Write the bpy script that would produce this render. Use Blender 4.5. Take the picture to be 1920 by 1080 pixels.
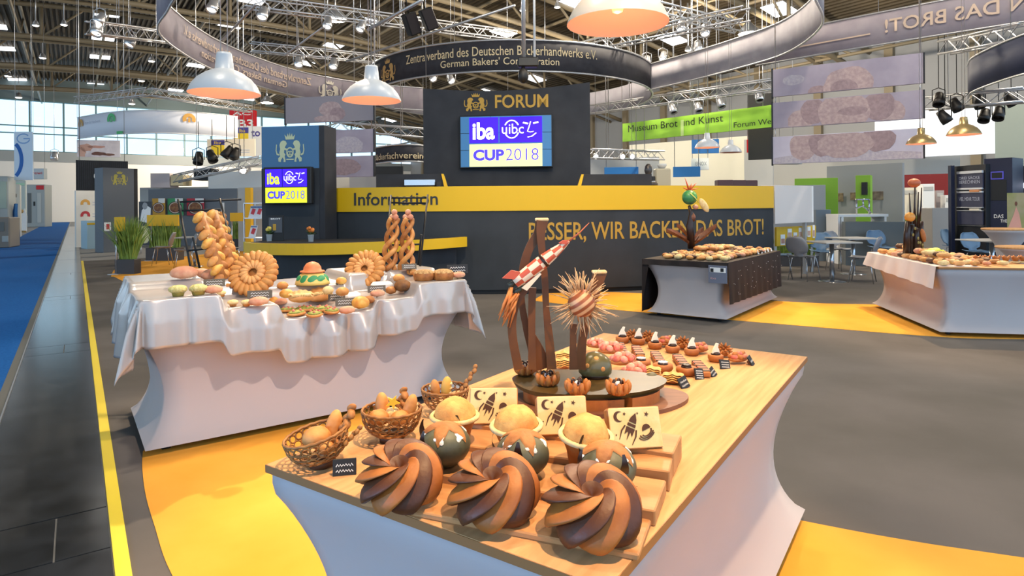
import bpy, math, random
from mathutils import Vector as V, Matrix
for o in list(bpy.data.objects):
    bpy.data.objects.remove(o)
SC = bpy.context.scene
COL = SC.collection
R = random.Random(11)
PI = math.pi
sin, cos = math.sin, math.cos
# ---- camera: level, vertical shift, slight roll (the lens stands 1.45 m above the hall floor)
F, H, ROLL, CX, CY = 1190.0, 1.45, 0.008, 960.0, 385.0
cam = bpy.data.objects.new('camera', bpy.data.cameras.new('camera'))
COL.objects.link(cam)
cam.data.sensor_width = 36
cam.data.lens = F / 1920 * 36
cam.data.shift_y = -(540 - CY) / 1920
cam.data.clip_end = 400
cam.location = (0, 0, H)
cam.rotation_euler = (Matrix.Rotation(PI / 2, 3, 'X') @ Matrix.Rotation(-ROLL, 3, 'Z')).to_euler()
SC.camera = cam
# ---- sky outside the hall
w = bpy.data.worlds.new('sky')
SC.world = w
w.use_nodes = True
bg = w.node_tree.nodes['Background']
bg.inputs[0].default_value = (.54, .77, 1.0, 1)
bg.inputs[1].default_value = 1.7
vs = SC.view_settings
vs.view_transform = 'Standard'
vs.look = 'None'
vs.gamma = 1
vs.use_curve_mapping = False
vs.exposure = 0.35
def spot(name, loc, target, power, col, angle, blend=.5, r=.05):
    d = bpy.data.lights.new(name, 'SPOT')
    d.energy = power
    d.color = col
    d.spot_size = math.radians(angle)
    d.spot_blend = blend
    d.shadow_soft_size = r
    o = bpy.data.objects.new(name, d)
    COL.objects.link(o)
    o.location = loc
    o.rotation_euler = (V(target) - V(loc)).to_track_quat('-Z', 'Y').to_euler()
    return o
# ---- hall lamps high in the roof (each shines out of a high-bay housing built with the roof)
BAYS = [((-3, 4, 10), 700), ((6, 8, 10), 750), ((2, 6.5, 10), 500), ((4, 19, 10), 1900), ((15, 15, 10), 1500), ((-8, 29, 10), 2000), ((2, 37, 10), 2000), ((12, 32, 10), 2600), ((-20, 52, 10), 2000), ((-34, 70, 9.6), 3800)]
for l_, p_ in BAYS:
    d_ = bpy.data.lights.new('high_bay', 'POINT')
    d_.energy, d_.color, d_.shadow_soft_size = p_ * 1.25, (1, .87, .68), .4
    o_ = bpy.data.objects.new('high_bay', d_)
    COL.objects.link(o_)
    o_.location = V(l_) - V((0, 0, .35))
WARM = (1, .64, .34)
# ---- rig spots aimed at the display tables, and an added blue fill lamp
spot('rig_or_fill_spot', (.9, .8, 5.2), (.15, 1.9, .75), 1000, WARM, 38, .5, .06)
spot('rig_or_fill_spot', (1.6, 5.0, 5.2), (.1, 1.7, .75), 480, WARM, 32, .6, .06)
spot('rig_or_fill_spot', (1.6, .9, 5.4), (-1.1, 4.3, .4), 900, (1, .74, .58), 30, .7, .08)
spot('rig_or_fill_spot', (-2.2, 7.6, 5.2), (-1.5, 4.8, .8), 1050, (1, .78, .55), 34, .6, .06)
spot('rig_or_fill_spot', (4.4, 11.0, 5.2), (3.0, 9.3, .8), 1150, WARM, 36, .6, .06)
spot('rig_or_fill_spot', (6.4, 10.0, 5.2), (5.4, 7.8, .8), 1100, WARM, 40, .6, .06)
spot('rig_or_fill_spot', (.5, 4.5, 6.0), (.8, 10.5, 1.3), 850, (1, .84, .62), 46, .7, .1)
spot('rig_or_fill_spot', (-6.5, -2.2, 2.5), (-.1, 2.0, .45), 900, (.25, .55, 1), 34, .7, .15)  # added blue lamp standing in for window daylight from the left, no rig fixture
spot('rig_or_fill_spot', (3.0, 2.6, 5.2), (2.6, 4.4, 0), 330, (1, .8, .62), 60, .7, .1)

# ---- pixel helpers used to measure positions on the photograph (frame 1920 x 1080)
def uvp(px, py):
    x, y = px - CX, py - CY
    return x - ROLL * y, y + ROLL * x
def at(px, py, d):
    u, v = uvp(px, py)
    return V((u / F * d, d, H - v / F * d))
def on(px, py, z=0.0):
    u, v = uvp(px, py)
    d = F * (H - z) / v
    return V((u / F * d, d, z))
# ---- materials
def lin(c):
    if isinstance(c, str):
        c = [int(c[i:i + 2], 16) / 255 for i in (0, 2, 4)]
    return [x / 12.92 if x <= .04045 else ((x + .055) / 1.055) ** 2.4 for x in c] + [1]
MATS = {}
PAR = {}
def adopt(o, p):
    o.parent = p
    PAR.setdefault(p.name, []).append(o)
def mat(name, col, rough=.6, metal=0., col2=None, ns=8., nd=3., bump=None, emit=0., stretch=None, sheen=0., wave=None, contrast=(.35, .65), spec=.5, trans=0.):
    if name in MATS:
        return MATS[name]
    m = bpy.data.materials.new(name)
    m.use_nodes = True
    nt = m.node_tree
    L = nt.links.new
    b = nt.nodes['Principled BSDF']
    b.inputs['Base Color'].default_value = lin(col)
    b.inputs['Roughness'].default_value = rough
    b.inputs['Metallic'].default_value = metal
    b.inputs['Specular IOR Level'].default_value = spec
    if sheen:
        b.inputs['Sheen Weight'].default_value = sheen
    if trans:
        b.inputs['Transmission Weight'].default_value = trans
    if col2 or bump:
        tc = nt.nodes.new('ShaderNodeTexCoord')
        mp = nt.nodes.new('ShaderNodeMapping')
        L(tc.outputs['Object'], mp.inputs[0])
        if stretch:
            mp.inputs['Scale'].default_value = stretch
    if col2:
        if wave:
            n = nt.nodes.new('ShaderNodeTexWave')
            n.inputs['Distortion'].default_value = wave
        else:
            n = nt.nodes.new('ShaderNodeTexNoise')
            n.inputs['Detail'].default_value = nd
        n.inputs['Scale'].default_value = ns
        L(mp.outputs[0], n.inputs['Vector'])
        cr = nt.nodes.new('ShaderNodeValToRGB')
        cr.color_ramp.elements[0].position, cr.color_ramp.elements[1].position = contrast
        cr.color_ramp.elements[0].color = lin(col)
        cr.color_ramp.elements[1].color = lin(col2)
        L(n.outputs[0], cr.inputs[0])
        L(cr.outputs[0], b.inputs['Base Color'])
        if emit:
            L(cr.outputs[0], b.inputs['Emission Color'])
    if bump:
        n2 = nt.nodes.new('ShaderNodeTexNoise')
        n2.inputs['Scale'].default_value = bump[0]
        n2.inputs['Detail'].default_value = 4
        L(mp.outputs[0], n2.inputs['Vector'])
        bp = nt.nodes.new('ShaderNodeBump')
        bp.inputs['Strength'].default_value = bump[1]
        bp.inputs['Distance'].default_value = bump[2] if len(bump) > 2 else .01
        L(n2.outputs[0], bp.inputs['Height'])
        L(bp.outputs[0], b.inputs['Normal'])
    if emit:
        if not col2:
            b.inputs['Emission Color'].default_value = lin(col)
        b.inputs['Emission Strength'].default_value = emit
    MATS[name] = m
    return m
# ---- mesh builder
class MB:
    def __init__(s, M=None):
        s.v, s.f, s.m, s.s = [], [], [], []
        s.M = M
    def add(s, vs, fs, m=0, sm=True):
        o = len(s.v)
        s.v += [s.M @ V(p) for p in vs] if s.M else [V(p) for p in vs]
        for k, f in enumerate(fs):
            s.f.append([i + o for i in f])
            s.m.append(m[k] if isinstance(m, list) else m)
            s.s.append(sm)
        return s
    def box(s, x0, y0, z0, x1, y1, z1, m=0, bv=0.):
        if bv:
            b = bv
            pts = lambda z, e: [(x0 + e, y0 + b, z), (x0 + b, y0 + e, z), (x1 - b, y0 + e, z), (x1 - e, y0 + b, z), (x1 - e, y1 - b, z), (x1 - b, y1 - e, z), (x0 + b, y1 - e, z), (x0 + e, y1 - b, z)]
            vs = pts(z0, b) + pts(z0 + b, 0) + pts(z1 - b, 0) + pts(z1, b)
            vs = [(min(max(p[0], x0), x1), min(max(p[1], y0), y1), p[2]) for p in vs]
            fs = [tuple(range(7, -1, -1)), tuple(range(24, 32))]
            for r in range(3):
                for i in range(8):
                    j = (i + 1) % 8
                    fs.append((r * 8 + i, r * 8 + j, r * 8 + 8 + j, r * 8 + 8 + i))
            return s.add(vs, fs, m, False)
        return s.add([(x0, y0, z0), (x1, y0, z0), (x1, y1, z0), (x0, y1, z0), (x0, y0, z1), (x1, y0, z1), (x1, y1, z1), (x0, y1, z1)],
                     [(3, 2, 1, 0), (4, 5, 6, 7), (0, 1, 5, 4), (1, 2, 6, 5), (2, 3, 7, 6), (3, 0, 4, 7)], m, False)
    def tube(s, pts, r, n=6, m=0, cap=True, sm=True, flat=1.0, closed=False):
        pts = [V(p) for p in pts]
        k = len(pts)
        rs = list(r) if isinstance(r, (list, tuple)) else [r] * k
        vs, fs = [], []
        up = None
        for i, p in enumerate(pts):
            if closed:
                t = pts[(i + 1) % k] - pts[i - 1]
            else:
                t = pts[min(i + 1, k - 1)] - pts[max(i - 1, 0)]
            t = t.normalized() if t.length > 1e-9 else V((0, 0, 1))
            if up is None:
                up = V((0, 0, 1)) if abs(t.z) < .9 else V((1, 0, 0))
            a = t.cross(up)
            a = a.normalized() if a.length > 1e-6 else t.orthogonal().normalized()
            b = a.cross(t).normalized()
            up = b
            for j in range(n):
                th = 2 * PI * j / n
                vs.append(p + a * (cos(th) * rs[i]) + b * (sin(th) * rs[i] * flat))
        e = k if closed else k - 1
        for i in range(e):
            i2 = (i + 1) % k
            for j in range(n):
                j2 = (j + 1) % n
                fs.append((i * n + j, i * n + j2, i2 * n + j2, i2 * n + j))
        if cap and not closed:
            fs.append(tuple(range(n - 1, -1, -1)))
            fs.append(tuple(range((k - 1) * n, k * n)))
        return s.add(vs, fs, m, sm)
    def lathe(s, prof, n=20, m=0, sm=True, c=(0, 0, 0), fn=None, mf=None, cap=True):
        vs, fs, ms = [], [], []
        k = len(prof)
        for i, (r, z) in enumerate(prof):
            for j in range(n):
                th = 2 * PI * j / n
                rr, zz = fn(r, z, th, i / (k - 1)) if fn else (r, z)
                vs.append((c[0] + rr * cos(th), c[1] + rr * sin(th), c[2] + zz))
        for i in range(k - 1):
            for j in range(n):
                j2 = (j + 1) % n
                fs.append((i * n + j, i * n + j2, (i + 1) * n + j2, (i + 1) * n + j))
                ms.append(mf(i, j) if mf else m)
        if cap and prof[0][0] > 1e-4:
            fs.append(tuple(range(n - 1, -1, -1)))
            ms.append(ms[0])
        if cap and prof[-1][0] > 1e-4:
            fs.append(tuple(range((k - 1) * n, k * n)))
            ms.append(ms[-1])
        return s.add(vs, fs, ms, sm)
    def ball(s, c, r, nu=12, nv=8, m=0, fn=None, rot=None):
        if not isinstance(r, (tuple, list)):
            r = (r, r, r)
        vs, fs = [], []
        for i in range(nv + 1):
            ph = PI * i / nv
            for j in range(nu):
                th = 2 * PI * j / nu
                d = V((sin(ph) * cos(th), sin(ph) * sin(th), -cos(ph)))
                k = fn(d) if fn else 1
                p = V((d.x * r[0] * k, d.y * r[1] * k, d.z * r[2] * k))
                if rot:
                    p = rot @ p
                vs.append(p + V(c))
        for i in range(nv):
            for j in range(nu):
                j2 = (j + 1) % nu
                fs.append((i * nu + j, i * nu + j2, (i + 1) * nu + j2, (i + 1) * nu + j))
        return s.add(vs, fs, m)
    def grid(s, fn, nu, nv, m=0, sm=True, mf=None, thick=None):
        vs = [fn(i / nu, j / nv) for j in range(nv + 1) for i in range(nu + 1)]
        fs, ms = [], []
        for j in range(nv):
            for i in range(nu):
                a = j * (nu + 1) + i
                fs.append((a, a + 1, a + nu + 2, a + nu + 1))
                ms.append(mf(i, j) if mf else m)
        return s.add(vs, fs, ms, sm)
    def prism(s, pts, h0, h1, fr=None, m=0):
        # outline in the (x, z) plane pushed along y from h0 to h1 (or through fr(x, z, y))
        fr = fr or (lambda x, z, y: (x, y, z))
        n = len(pts)
        vs = [fr(x, z, h0) for x, z in pts] + [fr(x, z, h1) for x, z in pts]
        fs = [tuple(range(n)), tuple(range(2 * n - 1, n - 1, -1))]
        fs += [((i + 1) % n, i, n + i, n + (i + 1) % n) for i in range(n)]
        return s.add(vs, fs, m, False)
    def mesh(s, name, mats):
        me = bpy.data.meshes.new(name)
        me.from_pydata([tuple(p) for p in s.v], [], s.f)
        for q in (mats if isinstance(mats, (list, tuple)) else [mats]):
            me.materials.append(q)
        me.polygons.foreach_set('material_index', s.m)
        me.polygons.foreach_set('use_smooth', s.s)
        me.update()
        return me
    def build(s, name, mats, parent=None, loc=None, rot=None):
        o = bpy.data.objects.new(name, s.mesh(name, mats))
        COL.objects.link(o)
        if parent:
            adopt(o, parent)
        if loc is not None:
            o.location = loc
        if rot is not None:
            o.rotation_euler = rot
        return o
def inst(src, name, parent, loc, rot=(0, 0, 0), sc=(1, 1, 1)):
    o = bpy.data.objects.new(name, src if isinstance(src, bpy.types.Mesh) else src.data)
    COL.objects.link(o)
    adopt(o, parent)
    o.location, o.rotation_euler = loc, rot
    o.scale = (sc, sc, sc) if isinstance(sc, (int, float)) else sc
    return o
def tag(o, label=None, cat=None, group=None, kind=None):
    if label: o['label'] = label
    if cat: o['category'] = cat
    if group: o['group'] = group
    if kind: o['kind'] = kind
    return o
def thing(name, label, cat, loc=(0, 0, 0), rz=0., group=None, kind=None, rot=None, sc=1.):
    o = bpy.data.objects.new(name, None)
    COL.objects.link(o)
    o.empty_display_size = .1
    o.location = loc
    o.rotation_euler = rot if rot else (0, 0, rz)
    o.scale = (sc, sc, sc)
    return tag(o, label, cat, group, kind)
def dup(root, loc, rz=None, label=None, group=None, rot=None, sc=None):
    def cp(o, par):
        c = o.copy()
        COL.objects.link(c)
        if par:
            adopt(c, par)
        for ch in KIDS(o):
            cp(ch, c)
        return c
    r = cp(root, None)
    r.location = loc
    if rz is not None: r.rotation_euler = (0, 0, rz)
    if rot is not None: r.rotation_euler = rot
    if sc is not None: r.scale = (sc, sc, sc) if isinstance(sc, (int, float)) else sc
    if label: r['label'] = label
    if group: r['group'] = group
    return r
def KIDS(o):
    return PAR.get(o.name, [])
def struct(name, mb, m, label=None, parent=None):
    o = mb.build(name, m, parent)
    return tag(o, label, None, None, 'structure')
# ---- lettering: flat print laid on a surface; fn(x, y) gives the point
def text(body, wd, ht, m, parent, fn=None, name='lettering', bold=0., x0=0., y0=0., yoff=-.004, mirror=False, refit=True, sub=0):
    cu = bpy.data.curves.new('t', 'FONT')
    cu.body = body
    cu.offset = bold
    cu.fill_mode = 'FRONT'
    cu.resolution_u = 3
    ob = bpy.data.objects.new('t', cu)
    me = bpy.data.meshes.new_from_object(ob)
    bpy.data.objects.remove(ob)
    bpy.data.curves.remove(cu)
    vs = [v.co for v in me.vertices]
    xa, xb = min(v.x for v in vs), max(v.x for v in vs)
    ya, yb = min(v.y for v in vs), max(v.y for v in vs)
    for v in me.vertices:
        x = (v.co.x - xa) / (xb - xa)
        x = (1 - x if mirror else x) * wd + x0
        y = (v.co.y - ya) / (yb - ya) * ht + y0
        v.co = fn(x, y) if fn else (x, yoff, y)
    me.materials.clear()
    me.materials.append(m)
    o = bpy.data.objects.new(name, me)
    COL.objects.link(o)
    adopt(o, parent)
    return o
# ---- an upright slab whose front face runs from pixel column xl at depth dl to xr at depth dr
class Slab:
    def __init__(s, name, label, cat, xl, dl, xr, dr, yt, yb, m, th=.08, group=None, part='panel', z0=None, bv=.004, kind=None, body=True):
        p, q = at(xl, yt, dl), at(xr, yt, dr)
        zb = at(xl, yb, dl).z if z0 is None else z0
        s.W = (V((q.x, q.y)) - V((p.x, p.y))).length
        s.h = p.z - zb
        s.rz = math.atan2(q.y - p.y, q.x - p.x)
        s.o = V((p.x, p.y, zb))
        s.root = thing(name, label, cat, s.o, s.rz, group, kind)
        s.th = th
        if body:
            s.body = MB().box(0, 0, 0, s.W, th, s.h, 0, min(bv, th * .4)).build(part, m, s.root)
    def px(s, px, py):
        u, v = uvp(px, py)
        dr = V((u / F, 1, -v / F))
        n = V((sin(s.rz), -cos(s.rz), 0))
        t = (s.o - V((0, 0, H))).dot(n) / dr.dot(n)
        p = V((0, 0, H)) + dr * t - s.o
        return (p.x * cos(s.rz) + p.y * sin(s.rz), p.z)
    def text(s, body, xa, ya, xb, yb, m, bold=0., name='lettering', off=-.006, mirror=False):
        a, b = s.px(xa, ya), s.px(xb, yb)
        return text(body, b[0] - a[0], a[1] - s.px(xa, yb)[1], m, s.root, None, name, bold, a[0], s.px(xa, yb)[1], off, mirror)
    def rect(s, xa, ya, xb, yb, m, name, t=.01, off=0., parent=None):
        a, b = s.px(xa, ya), s.px(xb, yb)
        return MB().box(a[0], -t - off, b[1], b[0], -off, a[1], 0, min(.003, t * .3)).build(name, m, parent or s.root)
# ================= hall shell =================
def P(s, t, z=0.):   # hall axes: s along the aisle, t across it
    return V((-.567 * s + .824 * t, .824 * s + .567 * t, z))
def roofz(t):
    return 11.2 + 4.6 * (1 - ((t - 5.5) / 36.) ** 2)
def upz(x, y):
    return roofz(.824 * x + .567 * y) - .1
HROT = math.atan2(.567, .824)          # rotation that brings +x to the t axis
m_conc = mat('hall concrete', '8d8c8a', .7, col2='7c7b7a', ns=.6)
m_deck = mat('roof deck', '4a3d28', .7, col2='3a301f', ns=.3)
m_steel = mat('painted roof steel', '7d7059', .55)
m_alu = mat('aluminium', 'c9c9cc', .35, .75)
m_white = mat('white board', 'e9e8e6', .6)
m_black = mat('black', '121214', .55)
m_dark = mat('anthracite board', '34353a', .62, col2='2d2e33', ns=3, spec=.2)
m_glow = mat('lamp glow', 'fff4e2', .5, emit=9.)
m_glow2 = mat('skylight glow', 'f4f9ff', .5, emit=2.2)

mb = MB()
c = [P(-14, -31), P(88, -31), P(88, 42), P(-14, 42)]
vs = [(p.x, p.y, -.2) for p in c] + [(p.x, p.y, 0) for p in c]
mb.add(vs, [(0, 1, 2, 3), (7, 6, 5, 4), (0, 4, 5, 1), (1, 5, 6, 2), (2, 6, 7, 3), (3, 7, 4, 0)], 0, False)
struct('floor', mb, m_conc, 'grey concrete floor of the exhibition hall')
# roof deck: corrugated sheet, ribs along the hall
mb = MB()
prof = []
t = -31.
while t < 42:
    for dt, dz in ((0, 0), (.13, 0), (.17, .16), (.3, .16), (.34, 0)):
        prof.append((t + dt, roofz(t + dt) + dz))
    t += .34
vs = [P(-14, a, z) for a, z in prof] + [P(88, a, z) for a, z in prof]
n = len(prof)
mb.add(vs, [(i, i + 1, n + i + 1, n + i) for i in range(n - 1)], 0, False)
struct('ceiling', mb, m_deck, 'dark corrugated steel roof deck high over the hall')
# skylight panels
k = 0
mb0 = MB().box(-.8, -.05, -.05, .8, 1.4, .02, 0, .02).mesh('skylight', [m_glow2])
for s_ in range(20, 86, 8):
    for t_ in (-22, -13, -5, 2, 10, 18, 26, 34):
        k += 1
        o = bpy.data.objects.new('window_%d' % k, mb0)
        COL.objects.link(o)
        o.location = P(s_ + (t_ % 3), t_, roofz(t_) - .12)
        o.rotation_euler = (0, -math.atan(-2 * 4.6 * (t_ - 5.5) / 36 ** 2), HROT)
        tag(o, 'bright skylight panel in the hall roof', None, None, 'structure')
# arched roof trusses across the hall
def rod(name, a, b, r, m, parent, n=6):
    return MB().tube([a, b], r, n).build(name, m, parent)
for s_ in (20, 31, 42, 53, 64, 75):
    r_ = thing('roof_truss', 'arched lattice roof truss of pale painted steel spanning the hall', 'roof truss', (0, 0, 0), 0, 'roof trusses', 'structure')
    T = [-31 + 73 * i / 30 for i in range(31)]
    top = [P(s_, a, roofz(a) - .45) for a in T]
    bot = [P(s_, a, roofz(a) - 2.7 + .5 * abs(a - 5.5) / 36) for a in T]
    for q, nm in ((top, 'top_chord'), (bot, 'bottom_chord')):
        MB().tube(q, .17, 8).build(nm, m_steel, r_)
    MB().tube([p + P(1.3, 0) for p in bot], .12, 6).build('bottom_chord', m_steel, r_)
    for i in range(2, 30, 2):
        rod('strut', bot[i], top[i], .11, m_steel, r_)
        rod('diagonal', bot[i], top[i + 1 if i < 15 else i - 1] + P(0, 0), .08, m_steel, r_)
        rod('diagonal', bot[i] + P(0, 0), top[i] + P(5.5, 0, 0), .09, m_steel, r_)
for t_ in range(-28, 42, 5):
    r_ = thing('roof_purlin', 'straight steel purlin running along the hall under the roof deck', 'purlin', (0, 0, 0), 0, 'roof purlins', 'structure')
    z = roofz(t_) - .35
    MB().tube([P(8, t_, z), P(88, t_, z)], .11, 6).build('upper_rail', m_steel, r_)
    if t_ % 2:
        MB().tube([P(8, t_, z - 1.9), P(88, t_, z - 1.9)], .1, 6).build('lower_rail', m_steel, r_)
        for i in range(10):
            rod('brace', P(12 + 7 * i, t_, z - 1.9), P(15.5 + 7 * i, t_, z), .07, m_steel, r_, 5)
# end wall with its long window band
mb = MB()
q = lambda s, t, z: tuple(P(s, t, z))
def hbox(mb, s0, t0, z0, s1, t1, z1, m=0):
    vs = [P(s0, t0, z0), P(s1, t0, z0), P(s1, t1, z0), P(s0, t1, z0), P(s0, t0, z1), P(s1, t0, z1), P(s1, t1, z1), P(s0, t1, z1)]
    return mb.add(vs, [(0, 1, 2, 3), (7, 6, 5, 4), (0, 4, 5, 1), (1, 5, 6, 2), (2, 6, 7, 3), (3, 7, 4, 0)], m, False)
m_wall = mat('white hall wall', 'ece9e4', .7)
m_grey = mat('grey hall wall', '8f9092', .7)
hbox(mb, 86, -31, 0, 86.4, 42, 6.6)
hbox(mb, 85.9, -31, 6.6, 86.4, 42, 7.7, 1)
struct('wall_end', mb, [m_wall, mat('concrete beam', '9aa0a2', .7)], 'white end wall of the hall below the window band')
r_ = thing('window_band', 'long glazed window band high in the end wall of the hall', 'window', (0, 0, 0), 0, None, 'structure')
m_mul = mat('teal window frame', '5f8088', .5)
m_glass = bpy.data.materials.new('window glass')
m_glass.use_nodes = True
nt = m_glass.node_tree
nt.nodes.clear()
g1, g2, mx, ou, fr = (nt.nodes.new(x) for x in ('ShaderNodeBsdfTransparent', 'ShaderNodeBsdfGlossy', 'ShaderNodeMixShader', 'ShaderNodeOutputMaterial', 'ShaderNodeFresnel'))
g1.inputs[0].default_value = (.93, .98, .98, 1)
g2.inputs['Roughness'].default_value = .05
nt.links.new(fr.outputs[0], mx.inputs[0])
nt.links.new(g1.outputs[0], mx.inputs[1])
nt.links.new(g2.outputs[0], mx.inputs[2])
nt.links.new(mx.outputs[0], ou.inputs[0])
for i in range(16):
    t0 = -10 + i * 3.
    for z0, z1 in ((7.75, 9.6), (9.7, 10.4), (10.5, 13.2)):
        hbox(MB(), 86.15, t0 + .05, z0, 86.2, t0 + 2.95, z1).build('pane', m_glass, r_)
    hbox(MB(), 86.0, t0 - .09, 7.7, 86.3, t0 + .09, 13.2).build('mullion', m_mul, r_)
for z in (7.72, 9.65, 10.45, 13.2):
    hbox(MB(), 86.0, -10, z - .06, 86.3, 38, z + .06).build('transom', m_mul, r_)
mb = MB()
for i in range(24):
    a, b = -10 + i * 2.1, -10 + (i + 1) * 2.1
    vs = [P(86.1, a, 13.25), P(86.1, b, 13.25), P(86.1, b, roofz(b)), P(86.1, a, roofz(a))]
    mb.add(vs, [(0, 1, 2, 3)], 0, False)
struct('wall_gable', mb, mat('gable sheet', '68777a', .7), 'grey sheet gable above the window band')
mb = hbox(MB(), 0, 41, 0, 86, 41.4, 11.4)
struct('wall_side', mb, m_grey, 'grey side wall of the hall')
for i in range(16):
    struct('trim_%d' % (i + 1), hbox(MB(), 14 + i * 4.5, 40.7, 0, 14.5 + i * 4.5, 41, 11.3), m_steel, 'steel wall column of the side wall')
# ---- floor coverings
m_blue = mat('blue carpet', '1a5aa2', .95, col2='2265b0', ns=40, spec=.1)
m_gcar = mat('grey carpet', '6c6764', .95, col2='605c58', ns=1.2, nd=8, bump=(300, .15, .002), spec=.1)
m_orange = mat('orange carpet', 'f0ac48', .95, col2='e8a03a', ns=1.5, nd=6, bump=(300, .15, .002), spec=.1)
m_tape = mat('yellow tape', 'f4d83c', .5)
m_plate = mat('steel floor plate', '33363a', .17, .0, col2='1e2022', ns=5, nd=10, bump=(10, .05, .004), spec=.6)
o = hbox(MB(), -4, -2.4, 0, 84, -.5, .006).build('aisle_carpet', m_blue)
tag(o, 'long bright blue carpet running down the aisle', 'carpet', None, 'structure')
r_ = thing('floor_channel_cover', 'row of worn dark steel plates between the blue carpet and the yellow tape', 'floor plates', (0, 0, 0), 0, None, 'structure')
s_ = -.94
while s_ < 60:
    for a, b in ((s_, s_ + 4.14), (s_ + 4.15, s_ + 4.59)):
        if b - a < 1:
            tm = -.12 + R.uniform(-.1, .14)
            hbox(MB(), a, -.425, 0, b, tm, .006).build('plate', m_plate, r_)
            hbox(MB(), a, tm + .007, 0, b, .115, .006).build('plate', m_plate, r_)
        else:
            hbox(MB(), a, -.425, 0, b, .115, .007 if R.random() < .5 else .006).build('plate', m_plate, r_)
    s_ += 4.6
hbox(MB(), -4, -.5, 0, 84, -.44, .005).build('edge_strip', mat('dark edge', '6b6a64', .6), r_)
hbox(MB(), -4, -.438, 0, 84, -.428, .012).build('edge_rail', m_alu, r_)
def sheet(name, pts, z, m, label, cat='carpet'):
    n = len(pts)
    mb = MB()
    mb.add([(p[0], p[1], 0.001) for p in pts] + [(p[0], p[1], z) for p in pts],
           [tuple(range(n))[::-1], tuple(range(n, 2 * n))] + [(i, (i + 1) % n, n + (i + 1) % n, n + i) for i in range(n)], 0, False)
    return tag(mb.build(name, m), label, cat, None, 'structure')
o = hbox(MB(), -4, .12, 0, 21.2, .175, .012).build('floor_tape', m_tape)
tag(o, 'yellow tape line along the left edge of the grey stand carpet', 'tape', None, 'structure')
g = [P(-4, .14), P(21.2, .14), P(21.6, 9), P(30, 9), P(30, 32), P(-4, 32)]
sheet('stand_carpet', g, .006, m_gcar, 'grey carpet of the bakery stand')
def smooth(pts, n=6):
    out = []
    for i in range(len(pts) - 1):
        p0, p1, p2, p3 = (V((*pts[max(0, min(len(pts) - 1, i + k))], 0)) for k in (-1, 0, 1, 2))
        for j in range(n):
            t = j / n
            out.append(.5 * ((2 * p1) + (p2 - p0) * t + (2 * p0 - 5 * p1 + 4 * p2 - p3) * t * t + (3 * p1 - p0 - 3 * p2 + p3) * t ** 3))
    return [(p.x, p.y) for p in out] + [pts[-1]]
near = smooth([(-2.196, 3.755), (-2.065, 3.525), (-1.858, 3.198), (-1.632, 2.878), (-1.353, 2.501), (-.9, 2.0), (-.3, 1.5), (.5, 1.0), (2.2, .3)]) + \
    smooth([(3.4, 2.1), (2.058, 2.565), (1.671, 2.705), (1.322, 2.869), (.7, 3.2), (0, 3.6), (-.6, 4.2), (-1.4, 4.9), (-2.2, 5.0), (-2.35, 4.3)])
sheet('orange_floor_patch', near, .010, m_orange, 'orange carpet patch under the front and left display tables')
back = smooth([(-10.15, 17.03), (-9.6, 15.4), (-8.6, 13.6), (-8.384, 13.372), (-7.456, 12.304), (-6.362, 11.448), (-5.5, 11.0), (-4.6, 10.8), (-3.6, 11.0)]) + \
    smooth([(-4.2, 16), (-7.5, 21.8), (-9, 21.8), (-9.96, 17.67)])
sheet('orange_floor_patch', back, .010, m_orange, 'orange carpet patch behind the left planters and chairs')
right = smooth([(.3, 9.6), (1.28, 8.786), (2.306, 8.112), (3.374, 7.459), (4.511, 6.812), (5.35, 6.645), (8, 6.5)]) + \
    smooth([(8, 8.4), (6.4, 8.7), (5.04, 8.97), (4.17, 9.212), (2.061, 10.276), (1.4, 10.5), (.6, 10.6)])
sheet('orange_floor_patch', right, .010, m_orange, 'orange carpet band under the black draped table and the bread table at right')
# ================= information stand =================
m_yel = mat('yellow laminate', 'd8ab04', .5)
m_navy = mat('dark slate board', '383b40', .62, col2='323539', ns=2, spec=.2)
m_tower = mat('daylight tinted board', '3d6890', .6)  # blue of the daylight put into the colour of a dark slate tower
m_gold = mat('gold lettering', 'b38a2a', .5)
m_ink = mat('dark print', '2b2d33', .6)
m_cream = mat('cream print', 'd8c39a', .6)
m_scrblue = mat('screen blue', '3b22ee', .4, emit=1.1, spec=0)
m_scrbase = mat('screen slate', '3f6f9c', .35, emit=.3, spec=.2)
m_scrlemon = mat('screen lemon', 'fdf29a', .4, emit=.72, spec=0)
m_scrlime = mat('screen lime', 'd9e23c', .4, emit=.7, spec=0)
m_scrwhite = mat('screen white', 'fdfbe2', .4, emit=1., spec=0)
m_scrviolet = mat('screen violet', '5145e0', .4, emit=.6, spec=0)
def ribbon(mb, pts, w, fn, m=0):
    # flat stroke through 2-D points
    n = len(pts)
    vs = []
    for i, p in enumerate(pts):
        a, b = pts[max(i - 1, 0)], pts[min(i + 1, n - 1)]
        t = V((b[0] - a[0], b[1] - a[1]))
        t = t.normalized() if t.length else V((1, 0))
        ww = w[i] if isinstance(w, (list, tuple)) else w
        vs += [fn(p[0] - t.y * ww / 2, p[1] + t.x * ww / 2), fn(p[0] + t.y * ww / 2, p[1] - t.x * ww / 2)]
    return mb.add(vs, [(2 * i, 2 * i + 1, 2 * i + 3, 2 * i + 2) for i in range(n - 1)], m, False)
def arc(cx, cy, r, a0, a1, n=10, ry=None):
    return [(cx + r * cos(math.radians(a0 + (a1 - a0) * i / n)), cy + (ry or r) * sin(math.radians(a0 + (a1 - a0) * i / n))) for i in range(n + 1)]
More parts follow.
